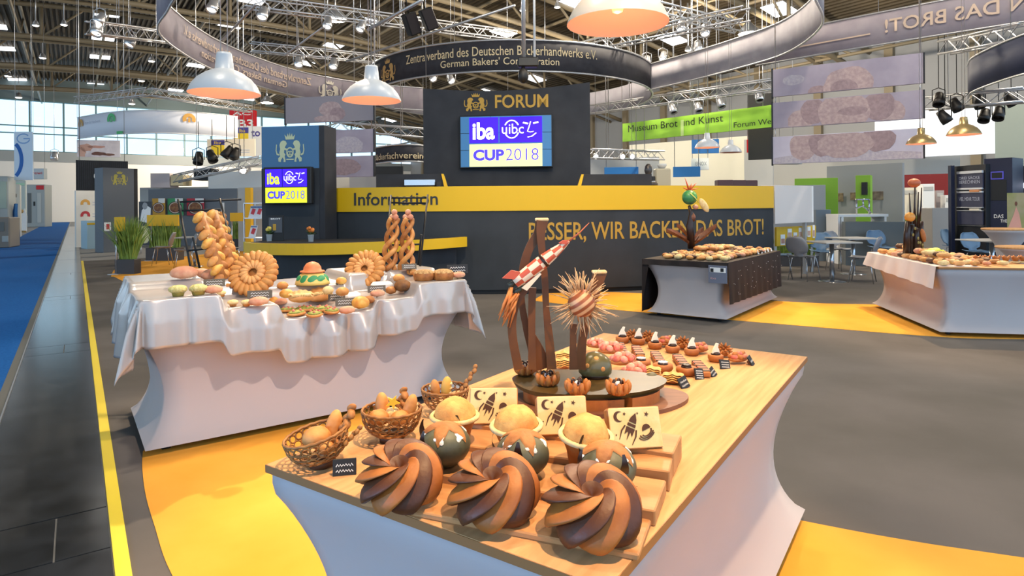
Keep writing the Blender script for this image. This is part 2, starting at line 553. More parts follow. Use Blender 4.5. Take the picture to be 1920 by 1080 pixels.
LION = [(-.20, .88), (-.28, 1.0), (-.45, 1.04), (-.62, .98), (-.70, .82), (-.66, .62), (-.72, .45), (-.66, .28), (-.80, .18), (-.78, .02), (-.62, .0), (-.60, .10), (-.50, .22), (-.42, .12), (-.44, .0), (-.30, .0), (-.30, .10), (-.36, .26), (-.30, .36), (-.40, .45), (-.38, .58), (-.22, .55), (-.16, .62), (-.34, .68), (-.30, .76)]
TAIL = [(-.72, .3), (-.9, .35), (-.97, .55), (-.93, .85), (-.87, .84), (-.9, .56), (-.85, .42), (-.72, .38)]
CROWN = [(-.28, 1.08), (.28, 1.08), (.36, 1.32), (.2, 1.2), (.14, 1.38), (.06, 1.2), (0, 1.42), (-.06, 1.2), (-.14, 1.38), (-.2, 1.2), (-.36, 1.32)]
def emblem(parent, x0, z0, w, h, m, fn=None, off=-.006):
    f0 = fn or (lambda x, y: (x, off, y))
    f = lambda x, y: f0(x0 + (x + 1) / 2 * w, z0 + y / 1.42 * h)
    mb = MB()
    for poly in (LION, TAIL):
        mb.add([f(*p) for p in poly], [tuple(range(len(poly)))], 0, False)
        mb.add([f(-p[0], p[1]) for p in poly], [tuple(range(len(poly) - 1, -1, -1))], 0, False)
    mb.add([f(*p) for p in CROWN], [tuple(range(len(CROWN)))], 0, False)
    ribbon(mb, arc(0, .46, .22, 0, 360, 16), .07, f)
    ribbon(mb, arc(-.07, .42, .09, 0, 360, 10), .05, f)
    ribbon(mb, arc(.07, .42, .09, 0, 360, 10), .05, f)
    ribbon(mb, [(-.25, .12), (.25, .12)], .06, f)
    return mb.build('emblem', m, parent)
def cup_screen(s, xa, ya, xb, yb, lemon):
    # programme shown on the screen: two blue tiles over one pale tile
    a, b = s.px(xa, ya), s.px(xb, yb)
    wd, ht = b[0] - a[0], a[1] - b[1]
    f = lambda x, y: (a[0] + x * wd, -s.off - .006, b[1] + y * ht)
    def tile(x0, y0, x1, y1, m, nm, o=.003):
        p, q = f(x0, y0), f(x1, y1)
        return MB().box(p[0], p[1] - .006, p[2], q[0], p[1], q[2]).build(nm, m, s.root)
    tile(0, .48, .40, 1, m_scrblue, 'logo_tile')
    tile(.42, .48, 1, 1, m_scrblue, 'logo_tile')
    tile(0, 0, 1, .455, lemon, 'title_tile')
    lg = m_scrwhite if lemon is m_scrlemon else m_scrlime
    T = lambda body, x0, y0, x1, y1, m, bold: text(body, (x1 - x0) * wd, (y1 - y0) * ht, m, s.root, None, 'lettering', bold, f(x0, 0)[0], f(0, y0)[2], -s.off - .014)
    T('iba', .045, .55, .35, .9, lg, .03)
    T('uibc', .45, .66, .75, .86, m_scrwhite, .0)
    mb = MB()
    g = lambda x, y: (a[0] + x * wd, -s.off - .014, b[1] + y * ht)
    ribbon(mb, arc(.585, .76, .10, 25, 155, 8, .17), .02, g)
    ribbon(mb, arc(.585, .76, .10, 205, 335, 8, .19), .02, g)
    ribbon(mb, [(.74, .88), (.81, .855)], .03, g)
    ribbon(mb, [(.88, .86), (.95, .885)], .03, g)
    ribbon(mb, [(.845, .90), (.82, .78), (.80, .70), (.84, .685), (.885, .70)], .014, g)
    ribbon(mb, [(.80, .585), (.86, .60), (.92, .67)], .018, g)
    mb.build('face_logo', m_scrwhite, s.root)
    T('CUP', .05, .12, .48, .35, m_scrviolet, .045)
    T('2018', .50, .12, .95, .36, m_scrviolet, -.012)

# --- curved information wall
wy = lambda x: 10.3 + .0288 * x + .0577 * x * x
r_ = thing('information_counter', 'long curved dark grey counter wall with a broad yellow band across its top', 'counter', (0, 0, 0))
def curved(x0, x1, z0, z1, off, th, n=28):
    mb = MB()
    pts = [(x0 + (x1 - x0) * i / n) for i in range(n + 1)]
    vs = []
    for x in pts:
        vs += [(x, wy(x) - off, z0), (x, wy(x) - off, z1), (x, wy(x) - off + th, z1), (x, wy(x) - off + th, z0)]
    fs = []
    for i in range(n):
        for k in range(4):
            fs.append((4 * i + k, 4 * i + (k + 1) % 4, 4 * i + 4 + (k + 1) % 4, 4 * i + 4 + k))
    fs += [(0, 3, 2, 1), (4 * n, 4 * n + 1, 4 * n + 2, 4 * n + 3)]
    return mb.add(vs, fs, 0, False)
curved(-3.2, 4.86, .08, 1.362, 0, .5).build('counter_wall', m_navy, r_)
curved(-3.2, 4.86, 1.362, 1.765, .02, .54).build('yellow_band', m_yel, r_)
curved(-3.15, 4.8, 0, .08, -.04, .4).build('plinth', m_black, r_)
wf = lambda x, y: V((x, wy(x) - .026, y))
X = lambda px, py, d: at(px, py, d).x
text('Information', X(822, 380, 10.4) - X(661, 380, 10.5), .215, m_ink, r_, wf, 'lettering', .012, X(661, 380, 10.5), 1.465)
wf2 = lambda x, y: V((x, wy(x) - .006, y))
text('BESSER, WIR BACKEN DAS BROT!', 4.62 - .27, .34, m_gold, r_, wf2, 'lettering', .012, .27, .83)
# screens standing on top of the counter wall
for nm, xs, lab in (('counter_screen', (705, 833), 'low grey screen with slanted yellow end on the counter left of the stand wall'), ('counter_screen', (1089, 1222), 'low grey screen with slanted yellow end on the counter right of the stand wall')):
    s = Slab(nm, lab, 'panel', xs[0], 10.9, xs[1], 10.9, 327, 349, m_dark, .05, part='board', z0=1.765)
    e = s.W if xs[0] < 800 else 0
    sg = 1 if xs[0] < 800 else -1
    MB().prism([(e, 0), (e + sg * .06, 0), (e + sg * -.01, s.h), (e - sg * .05, s.h)][::sg], -.02, .06).build('yellow_edge', m_yel, s.root)
# --- reception desk, curved, in front of the wall
bez = lambda t: V(((1 - t) ** 2 * -3.78 + 2 * t * (1 - t) * -2.35 + t * t * -.72, (1 - t) ** 2 * 8.95 + 2 * t * (1 - t) * 7.75 + t * t * 10.1))
r_ = thing('reception_desk', 'curved reception desk with a yellow front edge below the large stand lettering', 'desk', (0, 0, 0))
def deskwall(z0, z1, inset, th, nm, m):
    mb = MB()
    n = 24
    vs = []
    for i in range(n + 1):
        t = i / n
        p = bez(t)
        tg = (bez(min(t + .01, 1)) - bez(max(t - .01, 0))).normalized()
        nrm = V((-tg.y, tg.x))
        a, b = p + nrm * inset, p + nrm * (inset + th)
        vs += [(a.x, a.y, z0), (a.x, a.y, z1), (b.x, b.y, z1), (b.x, b.y, z0)]
    fs = [(4 * i + k, 4 * i + (k + 1) % 4, 4 * i + 4 + (k + 1) % 4, 4 * i + 4 + k) for i in range(n) for k in range(4)]
    fs += [(0, 3, 2, 1), (4 * n, 4 * n + 1, 4 * n + 2, 4 * n + 3)]
    return mb.add(vs, fs, 0, False).build(nm, m, r_)
deskwall(.80, .955, 0, .06, 'yellow_fascia', m_yel)
deskwall(.0, .80, .22, .06, 'front_panel', m_navy)
mb = MB()
pl = [bez(i / 20) for i in range(21)]
pl = [(p.x, p.y + .03) for p in pl] + [(-.75, 10.2), (-3.0, 9.95), (-3.78, 9.9)]
n = len(pl)
mb.add([(x, y, .90) for x, y in pl] + [(x, y, .945) for x, y in pl], [tuple(range(n))[::-1], tuple(range(n, 2 * n))] + [(i, (i + 1) % n, n + (i + 1) % n, n + i) for i in range(n)], 0, False)
mb.build('desk_top', m_dark, r_)
# --- tall stand wall with the video wall
s = Slab('stand_wall', 'tall dark stand wall lettered with a crest in gold, carrying the large video wall', 'stand wall', 793, 12.5, 1106, 12.3, 166, 400, m_dark, .4, z0=0, body=False)
W, h_ = s.W, s.h
top = [(W * i / 16, h_ + .06 * i / 16 - .10 * math.sin(PI * i / 16)) for i in range(17)]
MB().prism([(0, 0)] + [(W, 0)] + top[::-1], 0, .4).build('panel', m_dark, s.root)
s.text('FORUM', 928, 178, 1028, 203, m_gold, .018)
a, b = s.px(869, 174), s.px(915, 208)
emblem(s.root, a[0], b[1], b[0] - a[0], a[1] - b[1], m_gold)
v_ = Slab('video_wall', 'large video wall of nine screens with a blue and pale yellow cup logo', 'screen', 863, 12.35, 1034, 12.17, 219, 314, m_black, .12, body=False)
v_.off = .0
MB().box(-.02, .005, -.02, v_.W + .02, .12, v_.h + .02, 0, .01).build('casing', m_black, v_.root)
for i in range(3):
    for j in range(3):
        w3, h3 = v_.W / 3, v_.h / 3
        MB().box(i * w3 + .004, -.004, j * h3 + .004, (i + 1) * w3 - .004, .02, (j + 1) * h3 - .004).build('display', m_scrbase, v_.root)
cup_screen(v_, 880, 221, 1017, 311, m_scrlemon)
# --- left tower with screen
s = Slab('stand_tower', 'daylight tinted blue grey stand tower with a pale crest above a screen, behind the desk', 'tower', 490, 10.35, 598, 10.2, 238, 455, m_tower, .45, z0=0)
MB().box(s.W, -.002, 0, s.W + .09, .45, s.h, 0, .003).build('side_post', m_dark, s.root)
MB().box(0, -.006, 0, s.W, 0, s.px(540, 316)[1], 0, .001).build('untinted_lower_face', m_navy, s.root)  # overlay keeps the lower face grey, where the painted daylight blue stops
a, b = s.px(516, 249), s.px(572, 303)
emblem(s.root, a[0], b[1], b[0] - a[0], a[1] - b[1], mat('pale crest', 'b5bd9c', .6))
v_ = Slab('tower_screen', 'flat screen with a violet and lime cup logo on the blue grey tower', 'screen', 493, 10.18, 583, 10.05, 314, 383, m_black, .1, body=False)
v_.off = .0
MB().box(0, 0, 0, v_.W, .1, v_.h, 0, .01).build('casing', m_black, v_.root)
cup_screen(v_, 498, 318, 576, 380, m_scrlime)
s = Slab('stand_tower', 'dark grey stand tower with a yellow crest by the blue aisle', 'tower', 193, 20.8, 251, 21.6, 314, 474, mat('grey tower board', '5c6168', .6), .6, z0=0)
MB().box(s.W, -.002, 0, s.W + .12, .6, s.h, 0, .003).build('side_post', m_black, s.root)
a, b = s.px(208, 319), s.px(240, 347)
emblem(s.root, a[0], b[1], b[0] - a[0], a[1] - b[1], mat('olive crest', 'a99f45', .6))
s.rect(195, 417, 208, 433, m_white, 'notice')
s.rect(199, 420, 205, 430, mat('red print', 'c23a44', .6), 'notice_print', .004, .012)
# --- items on the desk
def flowerpot(px, py, d, col, lab):
    b = on(px, py, .945)
    t = thing('potted_flower', lab, 'flower pot', b)
    MB().lathe([(.035, 0), (.045, .10), (.048, .10), (.042, .095), (0, .085)], 14).build('pot', m_white, t)
    mb = MB()
    for k in range(14):
        a = R.uniform(0, 6.28)
        l = R.uniform(.05, .11)
        z = R.uniform(.10, .17)
        p = V((cos(a) * l, sin(a) * l, z))
        sd = V((-sin(a), cos(a), 0)) * .018
        mb.add([(0, 0, .1), tuple(p * .6 + sd + V((0, 0, .05))), tuple(p), tuple(p * .6 - sd + V((0, 0, .05)))], [(0, 1, 2, 3)], 0, True)
    mb.build('leaves', mat('leaf green', '4c6b2c', .6), t)
    mb = MB()
    for k in range(5):
        mb.ball((R.uniform(-.035, .035), R.uniform(-.035, .035), .16 + R.uniform(0, .05)), .028, 8, 6)
    mb.build('blossom', mat('blossom ' + col, col, .6), t)
flowerpot(505, 452, 9.2, 'd8c25a', 'white pot of pale yellow flowers on the desk beside the small notice stand')
flowerpot(583, 453, 9.0, 'd2772c', 'white pot of orange flowers on the desk right of the tower')
s = Slab('notice_stand', 'clear upright stand holding a dark printed card on the reception desk', 'notice stand', 502, 9.5, 531, 9.5, 404, 437, m_black, .02, z0=.945, bv=.002)
s.rect(504, 408, 529, 436, mat('slate card', '474a52', .5), 'card', .004)
s.text('BROT', 508, 409, 526, 412, m_white, .01, off=-.007)
s.rect(512, 420, 518, 432, m_gold, 'card_print', .003, .006)
# ================= hanging banners, lamps, rigging =================
m_ringdark = mat('dark banner cloth', '34333a', .8, col2='2b2a31', ns=6, nd=8)
m_ringgrey = mat('grey banner cloth', 'a7a3ab', .85, col2='9a969f', ns=3, nd=6)
m_ringgrey2 = mat('mauve banner cloth', '9d949c', .85, col2='928993', ns=3, nd=6)
m_ghost = mat('faded print', 'cfc5bd', .8)
m_warmprint = mat('warm faded print', 'd6bda8', .8)
def along(pts, n=8):
    q = smooth(pts, n)
    q = [V((x, y, 0)) for x, y in q]
    L = [0.]
    for i in range(1, len(q)):
        L.append(L[-1] + (q[i] - q[i - 1]).length)
    def f(u):
        u = min(max(u, 0), L[-1])
        for i in range(1, len(q)):
            if L[i] >= u:
                k = (u - L[i - 1]) / max(L[i] - L[i - 1], 1e-6)
                return q[i - 1].lerp(q[i], k), (q[i] - q[i - 1]).normalized()
        return q[-1], (q[-1] - q[-2]).normalized()
    return q, L, f
def hangers(root, pts, z, z1=None, nm='cable'):
    for p in pts:
        MB().tube([(p[0], p[1], z), (p[0], p[1], z1 or upz(p[0] + root.location.x, p[1] + root.location.y))], .008, 4).build(nm, m_alu, root)
def curved_banner(name, label, pts, z0, z1, m, m_rim, th=.04, cables=4):
    q, L, f = along(pts)
    r = thing(name, label, 'banner', (0, 0, 0), 0)
    r.parent = None
    n = len(q)
    def band(off, mm, nm):
        vs = []
        for i in range(n):
            t = (q[min(i + 1, n - 1)] - q[max(i - 1, 0)]).normalized()
            p = q[i] + V((-t.y, t.x, 0)) * off
            p2 = q[i] + V((-t.y, t.x, 0)) * (off + th / 2)
            vs += [(p.x, p.y, z0), (p.x, p.y, z1), (p2.x, p2.y, z1), (p2.x, p2.y, z0)]
        fs = [(4 * i + k, 4 * i + (k + 1) % 4, 4 * i + 4 + (k + 1) % 4, 4 * i + 4 + k) for i in range(n - 1) for k in range(4)]
        fs += [(0, 3, 2, 1), (4 * n - 4, 4 * n - 3, 4 * n - 2, 4 * n - 1)]
        MB().add(vs, fs, 0, True).build(nm, mm, r)
    band(0, m, 'cloth')
    for z in (z0, z1):
        MB().tube([(p.x, p.y, z) for p in q], .025, 5).build('rim', m_rim, r)
    hangers(r, [q[int(i * (n - 1) / (cables - 1))] for i in range(cables)], z1)
    return r, f, L[-1]
# dark ring in the middle
r_ = thing('ring_banner', 'dark round hanging ring banner with two lines of cream lettering, above the stand wall', 'banner', (0, 21.6, 0))
RC, z0, z1 = 4.7, 5.03, 5.86
n = 72
ring = lambda r, z: [(r * cos(2 * PI * i / n), r * sin(2 * PI * i / n), z) for i in range(n)]
for nm, ra, m_, rb in (('outer_cloth', RC, m_ringdark, RC - .02), ('inner_cloth', RC - .05, m_ringgrey, RC - .03)):
    mb = MB()
    vs = ring(ra, z0) + ring(ra, z1) + ring(rb, z1) + ring(rb, z0)
    fs = [(k * n + i, k * n + (i + 1) % n, ((k + 1) % 4) * n + (i + 1) % n, ((k + 1) % 4) * n + i) for k in range(4) for i in range(n)]
    mb.add(vs, fs, 0, True).build(nm, m_, r_)
for z in (z0, z1):
    MB().tube(ring(RC, z), .03, 5, closed=True).build('rim', m_alu, r_)
rf = lambda x, y: V(((RC + .012) * sin(x / RC), -(RC + .012) * cos(x / RC), y))
text('Zentralverband des Deutschen Bäckerhandwerks e.V.', 1.21 * RC, .25, m_cream, r_, rf, 'lettering', .004, -.68 * RC, 5.45)
text("German Bakers' Confederation", .70 * RC, .20, m_cream, r_, rf, 'lettering', .004, -.42 * RC, 5.20)
emblem(r_, -.97 * RC, 5.1, .19 * RC, .70, mat('crest gold', 'c9a060', .6), rf)
ri = lambda x, y: V(((RC - .062) * sin(x / RC), (RC - .062) * cos(x / RC), y))
emblem(r_, .30 * RC, 5.1, .22 * RC, .66, mat('faint crest', 'bdbbbf', .7), ri)
hangers(r_, [(RC * cos(a), RC * sin(a)) for a in (-2.6, -1.9, -1.2, -.5, .4, 1.6, 2.6)], z1)
# large grey curved banners around it
r_, f, Lb = curved_banner('curved_banner', 'long grey curved hanging banner with mirrored lettering, left of the dark ring', [(-5.2, 10.2), (-6.2, 11.5), (-7.35, 13.4), (-7.75, 17.0), (-6.95, 20.6), (-5.2, 22.8), (-3.3, 23.8)], 5.05, 5.88, m_ringgrey2, m_alu)
def bf(f, off=-.03):
    def g(x, y):
        p, t = f(x)
        nn = V((-t.y, t.x, 0))
        if nn.y * p.y + nn.x * p.x < 0: nn = -nn
        return V((p.x - nn.x * .05, p.y - nn.y * .05, y))
    return g
text('Zentralverband des Deutschen Bäckerhandwerks e.V.', 6.6, .24, m_warmprint, r_, bf(f), 'lettering', .006, 5.2, 5.48, mirror=True)
text("German Bakers' Confederation", 4.4, .2, m_warmprint, r_, bf(f), 'lettering', .006, 6.3, 5.22, mirror=True)
emblem(r_, 12.1, 5.12, .95, .68, mat('pale cream crest', 'dcd3c4', .7), bf(f))
curved_banner('curved_banner', 'plain pale grey curved hanging banner right of the dark ring', [(4.3, 20.1), (5.2, 18.6), (6.0, 17.0), (6.6, 15.2), (6.35, 13.0), (5.5, 11.4), (4.6, 10.2)], 5.05, 5.86, m_ringgrey, m_alu)
r_, f, Lb = curved_banner('curved_banner', 'mauve grey hanging banner with mirrored slogan, in the upper right corner', [(6.4, 16.6), (7.6, 15.3), (8.9, 14.0), (10.3, 12.7), (11.7, 11.2), (12.8, 9.6)], 5.05, 5.78, m_ringgrey2, m_alu)
text('KEN DAS BROT!', 3.0, .30, m_warmprint, r_, bf(f), 'lettering', .012, 3.05, 5.28, mirror=True)
mb = MB()
g = bf(f)
ribbon(mb, [(.75 + .2 * i, 5.32) for i in range(11)], .03, g)
mb.build('underline', m_warmprint, r_)
# bread picture panels (printed photographs of loaves)
m_pan = mat('lilac panel print', 'a39aa8', .8, col2='948b9b', ns=2.2, nd=6)
m_panlight = mat('pale lilac panel print', 'bfbac9', .8, col2='b3adbe', ns=2.2, nd=6)
m_loaf = mat('printed loaf', 'b39e9c', .8, col2='9d878a', ns=14, nd=8)
m_loafd = mat('printed loaf shade', '8b777c', .8, col2='9d878a', ns=14, nd=8)
m_flour = mat('printed flour', 'b7afb4', .8, col2='a39aa8', ns=20, nd=8)
def blob(cx, cy, rx, ry, n=22, wob=.06, a0=0, a1=360):
    return [(cx + rx * (1 + R.uniform(-wob, wob)) * cos(math.radians(a0 + (a1 - a0) * i / n)), cy + ry * (1 + R.uniform(-wob, wob)) * sin(math.radians(a0 + (a1 - a0) * i / n))) for i in range(n if a1 - a0 == 360 else n + 1)]
def printed(s, pts, m, nm='print', off=.004):
    W, h = s.W, s.h
    pts = [(min(max(x, .01 * W), .99 * W), min(max(y, .02 * h), .98 * h)) for x, y in pts]
    mb = MB()
    return mb.add([(x, -off, y) for x, y in pts], [tuple(range(len(pts)))], 0, False).build(nm, m, s.root)
def bread_panel(xl, dl, xr, dr, yt, yb, lab, shapes, mm, hang=.14):
    s = Slab('hanging_picture', lab, 'banner', xl, dl, xr, dr, yt, yb, mm, .05, part='cloth', group=None)
    for k, (cx, cy, rx, ry, m) in enumerate(shapes):
        printed(s, blob(cx * s.W, cy * s.h, rx * s.W, ry * s.h), m, 'print', .003 + .001 * k)
    MB().box(-.03, -.01, -.03, 0, .06, s.h + .03).build('edge_rail', m_dark, s.root)
    MB().box(s.W, -.01, 0, s.W + .03, .06, s.h).build('edge_rail', m_dark, s.root)
    for x in (.05, s.W - .05):
        MB().tube([(x, .02, s.h), (x, .02, s.h + hang if hang < 3 else upz(s.o.x, s.o.y) - s.o.z)], .01, 4).build('hanger', m_alu, s.root)
    return s
bread_panel(1449, 14, 1731, 12.5, 131, 182, 'top panel of the three hanging bread picture panels, showing loaf tops', [(.15, .55, .08, .18, m_flour), (.32, .04, .07, .22, m_loafd), (.53, .2, .17, .62, m_loaf), (.5, .1, .09, .28, m_loafd)], m_pan, 6)
bread_panel(1449, 14, 1731, 12.5, 193, 241, 'middle panel of the three hanging bread picture panels, showing round loaves', [(.2, .2, .09, .45, m_loaf), (.29, .55, .09, .5, m_loafd), (.8, .3, .09, .45, m_loaf), (.73, .6, .1, .55, m_loafd), (.5, .4, .18, .75, m_loaf), (.56, .45, .10, .16, m_loafd)], m_pan)
bread_panel(1449, 14, 1731, 12.5, 257, 308, 'lowest panel of the three hanging bread picture panels, with a pale table edge', [(.5, .1, .62, .22, m_flour), (.22, .6, .1, .5, m_loaf), (.36, .7, .1, .5, m_loafd), (.72, .7, .12, .4, m_loafd), (.51, .6, .19, .48, m_loaf)], m_panlight, .2)
bread_panel(535, 15.5, 700, 15.0, 184, 232, 'grey hanging panel with a small loaf picture above the blue grey tower', [(.52, .5, .13, .28, m_loaf), (.6, .3, .09, .25, m_loafd), (.48, .12, .15, .15, m_loaf)], mat('grey panel print', '8b858d', .8), 6)
bread_panel(607, 15.5, 700, 15.2, 245, 288, 'mauve hanging panel right behind the blue grey tower, upper of two', [(.5, .3, .3, .4, m_flour)], m_pan, 6)
bread_panel(607, 15.5, 700, 15.2, 294, 333, 'mauve hanging panel right behind the blue grey tower, lower of two', [(.4, .5, .35, .4, m_loafd)], m_pan, 6)
r_, f, Lb = curved_banner('curved_banner', 'small dark curved banner with cream lettering behind the counter left of the stand wall', [tuple(at(x, 290, d).xy) for x, d in ((704, 17.5), (730, 16.9), (760, 16.7), (788, 16.9), (800, 17.4))], at(740, 303, 16.8).z, at(740, 272, 16.8).z, m_ringdark, m_alu, cables=2)
text('Bäckerfachvereine', Lb * .82, .17, m_cream, r_, bf(f), 'lettering', .006, .05, at(740, 298, 16.8).z)
# green banner
s = Slab('green_banner', 'long lime green hanging banner lettered with a museum name', 'banner', 1167, 24, 1447, 19.7, 232, 266, mat('lime banner', 'a6de48', .7), .08, part='cloth')
m_green_ink = mat('dark green print', '2d3b22', .6)
def slope_text(s, body, xa, ya, xb, yb, hpx, m, bold=0.):
    a, b = s.px(xa, ya), s.px(xb, yb)
    hh = s.px(xa, ya - hpx)[1] - a[1]
    return text(body, b[0] - a[0], hh, m, s.root, None, 'lettering', bold, a[0], (a[1] + b[1]) / 2, -.006)
slope_text(s, 'Museum Brot und Kunst', 1178, 248, 1356, 228, 12.5, m_green_ink)
slope_text(s, 'Forum We', 1376, 239, 1446, 233, 10, m_green_ink)
MB().box(s.W * .44, -.02, .0, s.W * .46, -.008, s.h * .8).build('light_strip', mat('pale lime strip', 'd7f59a', .5), s.root)
hangers(s.root, [(.3, .04), (s.W - .3, .04), (s.W * .5, .04)], s.h, s.h + 2.2)
# long white banner over the left booths
r_, f, Lb = curved_banner('curved_banner', 'long white curved banner with green and yellow round icons over the left booths', [tuple(at(x, 240, d).xy) for x, d in ((145, 30.5), (200, 29.0), (260, 28.4), (330, 28.6), (400, 29.6), (446, 30.6))], at(260, 250, 28.4).z, at(260, 207, 28.4).z, mat('white banner cloth', 'e6e7f0', .8), m_white, cables=3)
g = bf(f)
def icon(cx, cz, r, m, gap=True):
    mb = MB()
    ribbon(mb, arc(cx, cz, r * .7, -30, 210, 14), r * .55, g)
    ribbon(mb, [(cx, cz - r * .5), (cx, cz + r * .3)], r * .3, g)
    mb.build('icon', m, r_)
zc = at(260, 222, 28.4).z
icon(Lb * .05, zc, .25, mat('orange icon', 'd9a24e', .7))
icon(Lb * .35, zc + .03, .28, mat('green icon', '5cbd76', .7))
icon(Lb * .75, zc, .28, mat('orange icon', 'd9a24e', .7))
text('Forum für Handwerk', Lb * .17, .14, mat('faint grey print', 'b9bccb', .7), r_, g, 'lettering', 0, Lb * .09, zc - .05)
mb = MB()
ribbon(mb, [(Lb * .39, zc - .6), (Lb * .43, zc - .6)], .12, g)
mb.build('green_tab', mat('green icon', '5cbd76', .7), r_)
# dark blue curved banner at the far right edge
curved_banner('curved_banner', 'dark blue curved banner at the right edge with a pale ring print', [tuple(at(x, 150, d).xy) for x, d in ((1814, 15), (1822, 14.2), (1860, 13.2), (1920, 12.2), (1990, 11.6))], at(1880, 152, 12.9).z, at(1880, 82, 12.9).z, mat('navy banner cloth', '16203f', .7), m_alu)
MB()
# ---- pendant lamps: white dome shade, warm inside, bulb
m_shade = mat('grey white enamel', 'c9ccd0', .35)
m_inner = mat('copper inside of shade', 'dfb2a6', .6, spec=.1)
m_bulb = mat('warm bulb', 'ffb878', .4, emit=1.0)
m_beige = mat('warm white enamel', 'd8cdb8', .35)
m_brass = mat('brushed brass', 'b39a6c', .35, .6)
def pendant(px, py, dpx, ypx, lab, power=0, shade=None, hgt=None, dia=.5):
    d = F * dia / dpx
    c = at(px, ypx, d)
    t = thing('pendant_lamp', lab, 'lamp', c, 0, 'pendant lamps over the display tables')
    r = dia / 2
    out = [(r, 0), (r * .985, .03 * dia), (r * .9, .12 * dia), (r * .74, .22 * dia), (r * .52, .30 * dia), (r * .30, .35 * dia), (r * .26, .36 * dia), (r * .22, .56 * dia), (r * .20, .60 * dia), (0, .60 * dia)]
    MB().lathe(out, 40, cap=False).build('shade', shade or m_shade, t)
    inn = [(r * .995, .001), (r * .96, .03 * dia), (r * .87, .115 * dia), (r * .71, .21 * dia), (r * .48, .29 * dia), (0, .335 * dia)]
    MB().lathe(inn[::-1], 40, cap=False).build('reflector', m_inner, t)
    MB().lathe([(0, .10 * dia), (.05 * dia, .12 * dia), (.065 * dia, .17 * dia), (.05 * dia, .22 * dia), (.03 * dia, .28 * dia), (0, .33 * dia)], 14).build('bulb', m_bulb, t)
    for sx in (-.05, .05):
        MB().tube([(sx * dia, 0, .6 * dia), (sx * dia * .6, 0, upz(c.x, c.y) - c.z)], .004, 4).build('cable', m_alu, t)
    if power:
        l = bpy.data.lights.new('pendant_light', 'POINT')
        l.energy, l.color, l.shadow_soft_size = power, WARM, .035
        o = bpy.data.objects.new('pendant_light', l)
        COL.objects.link(o)
        adopt(o, t)
        o.location = (0, 0, .06 * dia)
    return t
pendant(1158, 40, 190, 45, 'largest pendant lamp, cream outside and copper inside, hanging over the front table', 1.8, m_beige)
pendant(421, 175, 128, 176, 'grey dome pendant lamp with copper inside, leftmost above the satin draped table', 1.8)
pendant(697, 188, 109, 189, 'white dome pendant lamp with copper inside, beside the left end of the dark ring', 1.8)
pendant(1326, 281, 46, 277, 'small white pendant lamp in front of the green banner, left of two', 1.8)
pendant(1370, 288, 40, 286, 'small white pendant lamp in front of the green banner, right of two', 0)
pendant(1727, 270, 50, 270, 'small brass toned pendant lamp in front of the lowest bread picture panel', 1.8, m_brass)
pendant(1807, 253, 56, 253, 'small brass toned pendant lamp right of the bread picture panels', 1.8, m_brass)
# ---- rig trusses
def box_truss(p, q, w=.3, lab='', nb=None):
    p, q = V(p), V(q)
    t = thing('lighting_truss', lab, 'truss', (0, 0, 0), 0, 'aluminium lighting trusses')
    d = (q - p)
    L = d.length
    d.normalize()
    sd = d.cross(V((0, 0, 1))).normalized() * w / 2
    up = V((0, 0, w / 2))
    for a, b in ((1, 1), (1, -1), (-1, 1), (-1, -1)):
        MB().tube([p + sd * a + up * b, q + sd * a + up * b], .028, 5).build('chord', m_alu, t)
    n = nb or int(L / (w * 1.1))
    mb = MB()
    for i in range(n):
        a, b = p + d * (L * i / n), p + d * (L * (i + 1) / n)
        k = 1 if i % 2 else -1
        mb.tube([a + sd + up * k, b + sd - up * k], .014, 3, cap=False)
        mb.tube([a - sd + up * k, b - sd - up * k], .014, 3, cap=False)
        mb.tube([a + sd * k - up, b - sd * k - up], .014, 3, cap=False)
    o = mb.build('lacing', m_alu, t)
    o['kind'] = 'stuff'
    k = 0
    for i in range(max(2, int(L / 6))):
        a = p + d * (L * (i + .5) / max(2, int(L / 6)))
        MB().tube([a, (a.x, a.y, upz(a.x, a.y))], .012, 4).build('cable', m_alu, t)
    return t
TR = [((172, 52, 15), (345, 74, 19), 'from the upper left corner lamp to the grey curved banner'),
      ((455, 2, 16), (965, 68, 22), 'crossing behind the top of the dark ring from upper left'),
      ((470, 88, 22), (780, 118, 26), 'below the top left truss, ending at the dark ring'),
      ((1010, 108, 21), (1400, 25, 15), 'rising to the right behind the largest pendant lamp'),
      ((1215, 12, 18), (1385, 52, 21), 'short one right of the largest pendant lamp'),
      ((1110, 206, 24), (1449, 158, 19), 'above the green banner'),
      ((620, 236, 22), (800, 250, 22), 'behind the blue grey tower under the grey panel'),
      ((145, 188, 31), (280, 172, 27), 'over the left end of the long white banner'),
      ((280, 172, 27), (470, 205, 31), 'over the right end of the long white banner'),
      ((1500, 300, 25), (1449, 300, 25), 'behind the bread picture panels'),
      ((1770, 90, 15), (1925, 58, 12.5), 'above the dark blue curved banner'),
      ((330, 335, 25.8), (490, 300, 25), 'with dark fittings over the booths left of the tower'),
      ((1735, 195, 16), (1925, 178, 14), 'carrying black spotlights at the right edge')]
for a, b, lab in TR:
    box_truss(at(*a), at(*b), .3, 'silver lattice lighting truss ' + lab)
# single pipes
for a, b, lab in (((418, 75, 14), (480, 8, 11.5), 'left of the crossing truss'), ((690, 56, 12), (792, 0, 10.5), 'upper of two above the white dome lamp'), ((650, 115, 16), (965, 10, 13), 'long, behind the white dome lamp'), ((533, 104, 19), (610, 48, 17), 'over the mirrored lettering')):
    t = thing('rig_pipe', 'thin white rig pipe slanting upward, ' + lab, 'pipe', (0, 0, 0), 0)
    MB().tube([at(*a), at(*b)], .03, 6).build('pipe', m_alu, t)
    p = (at(*a) + at(*b)) / 2
    MB().tube([p, (p.x, p.y, upz(p.x, p.y))], .01, 4).build('cable', m_alu, t)
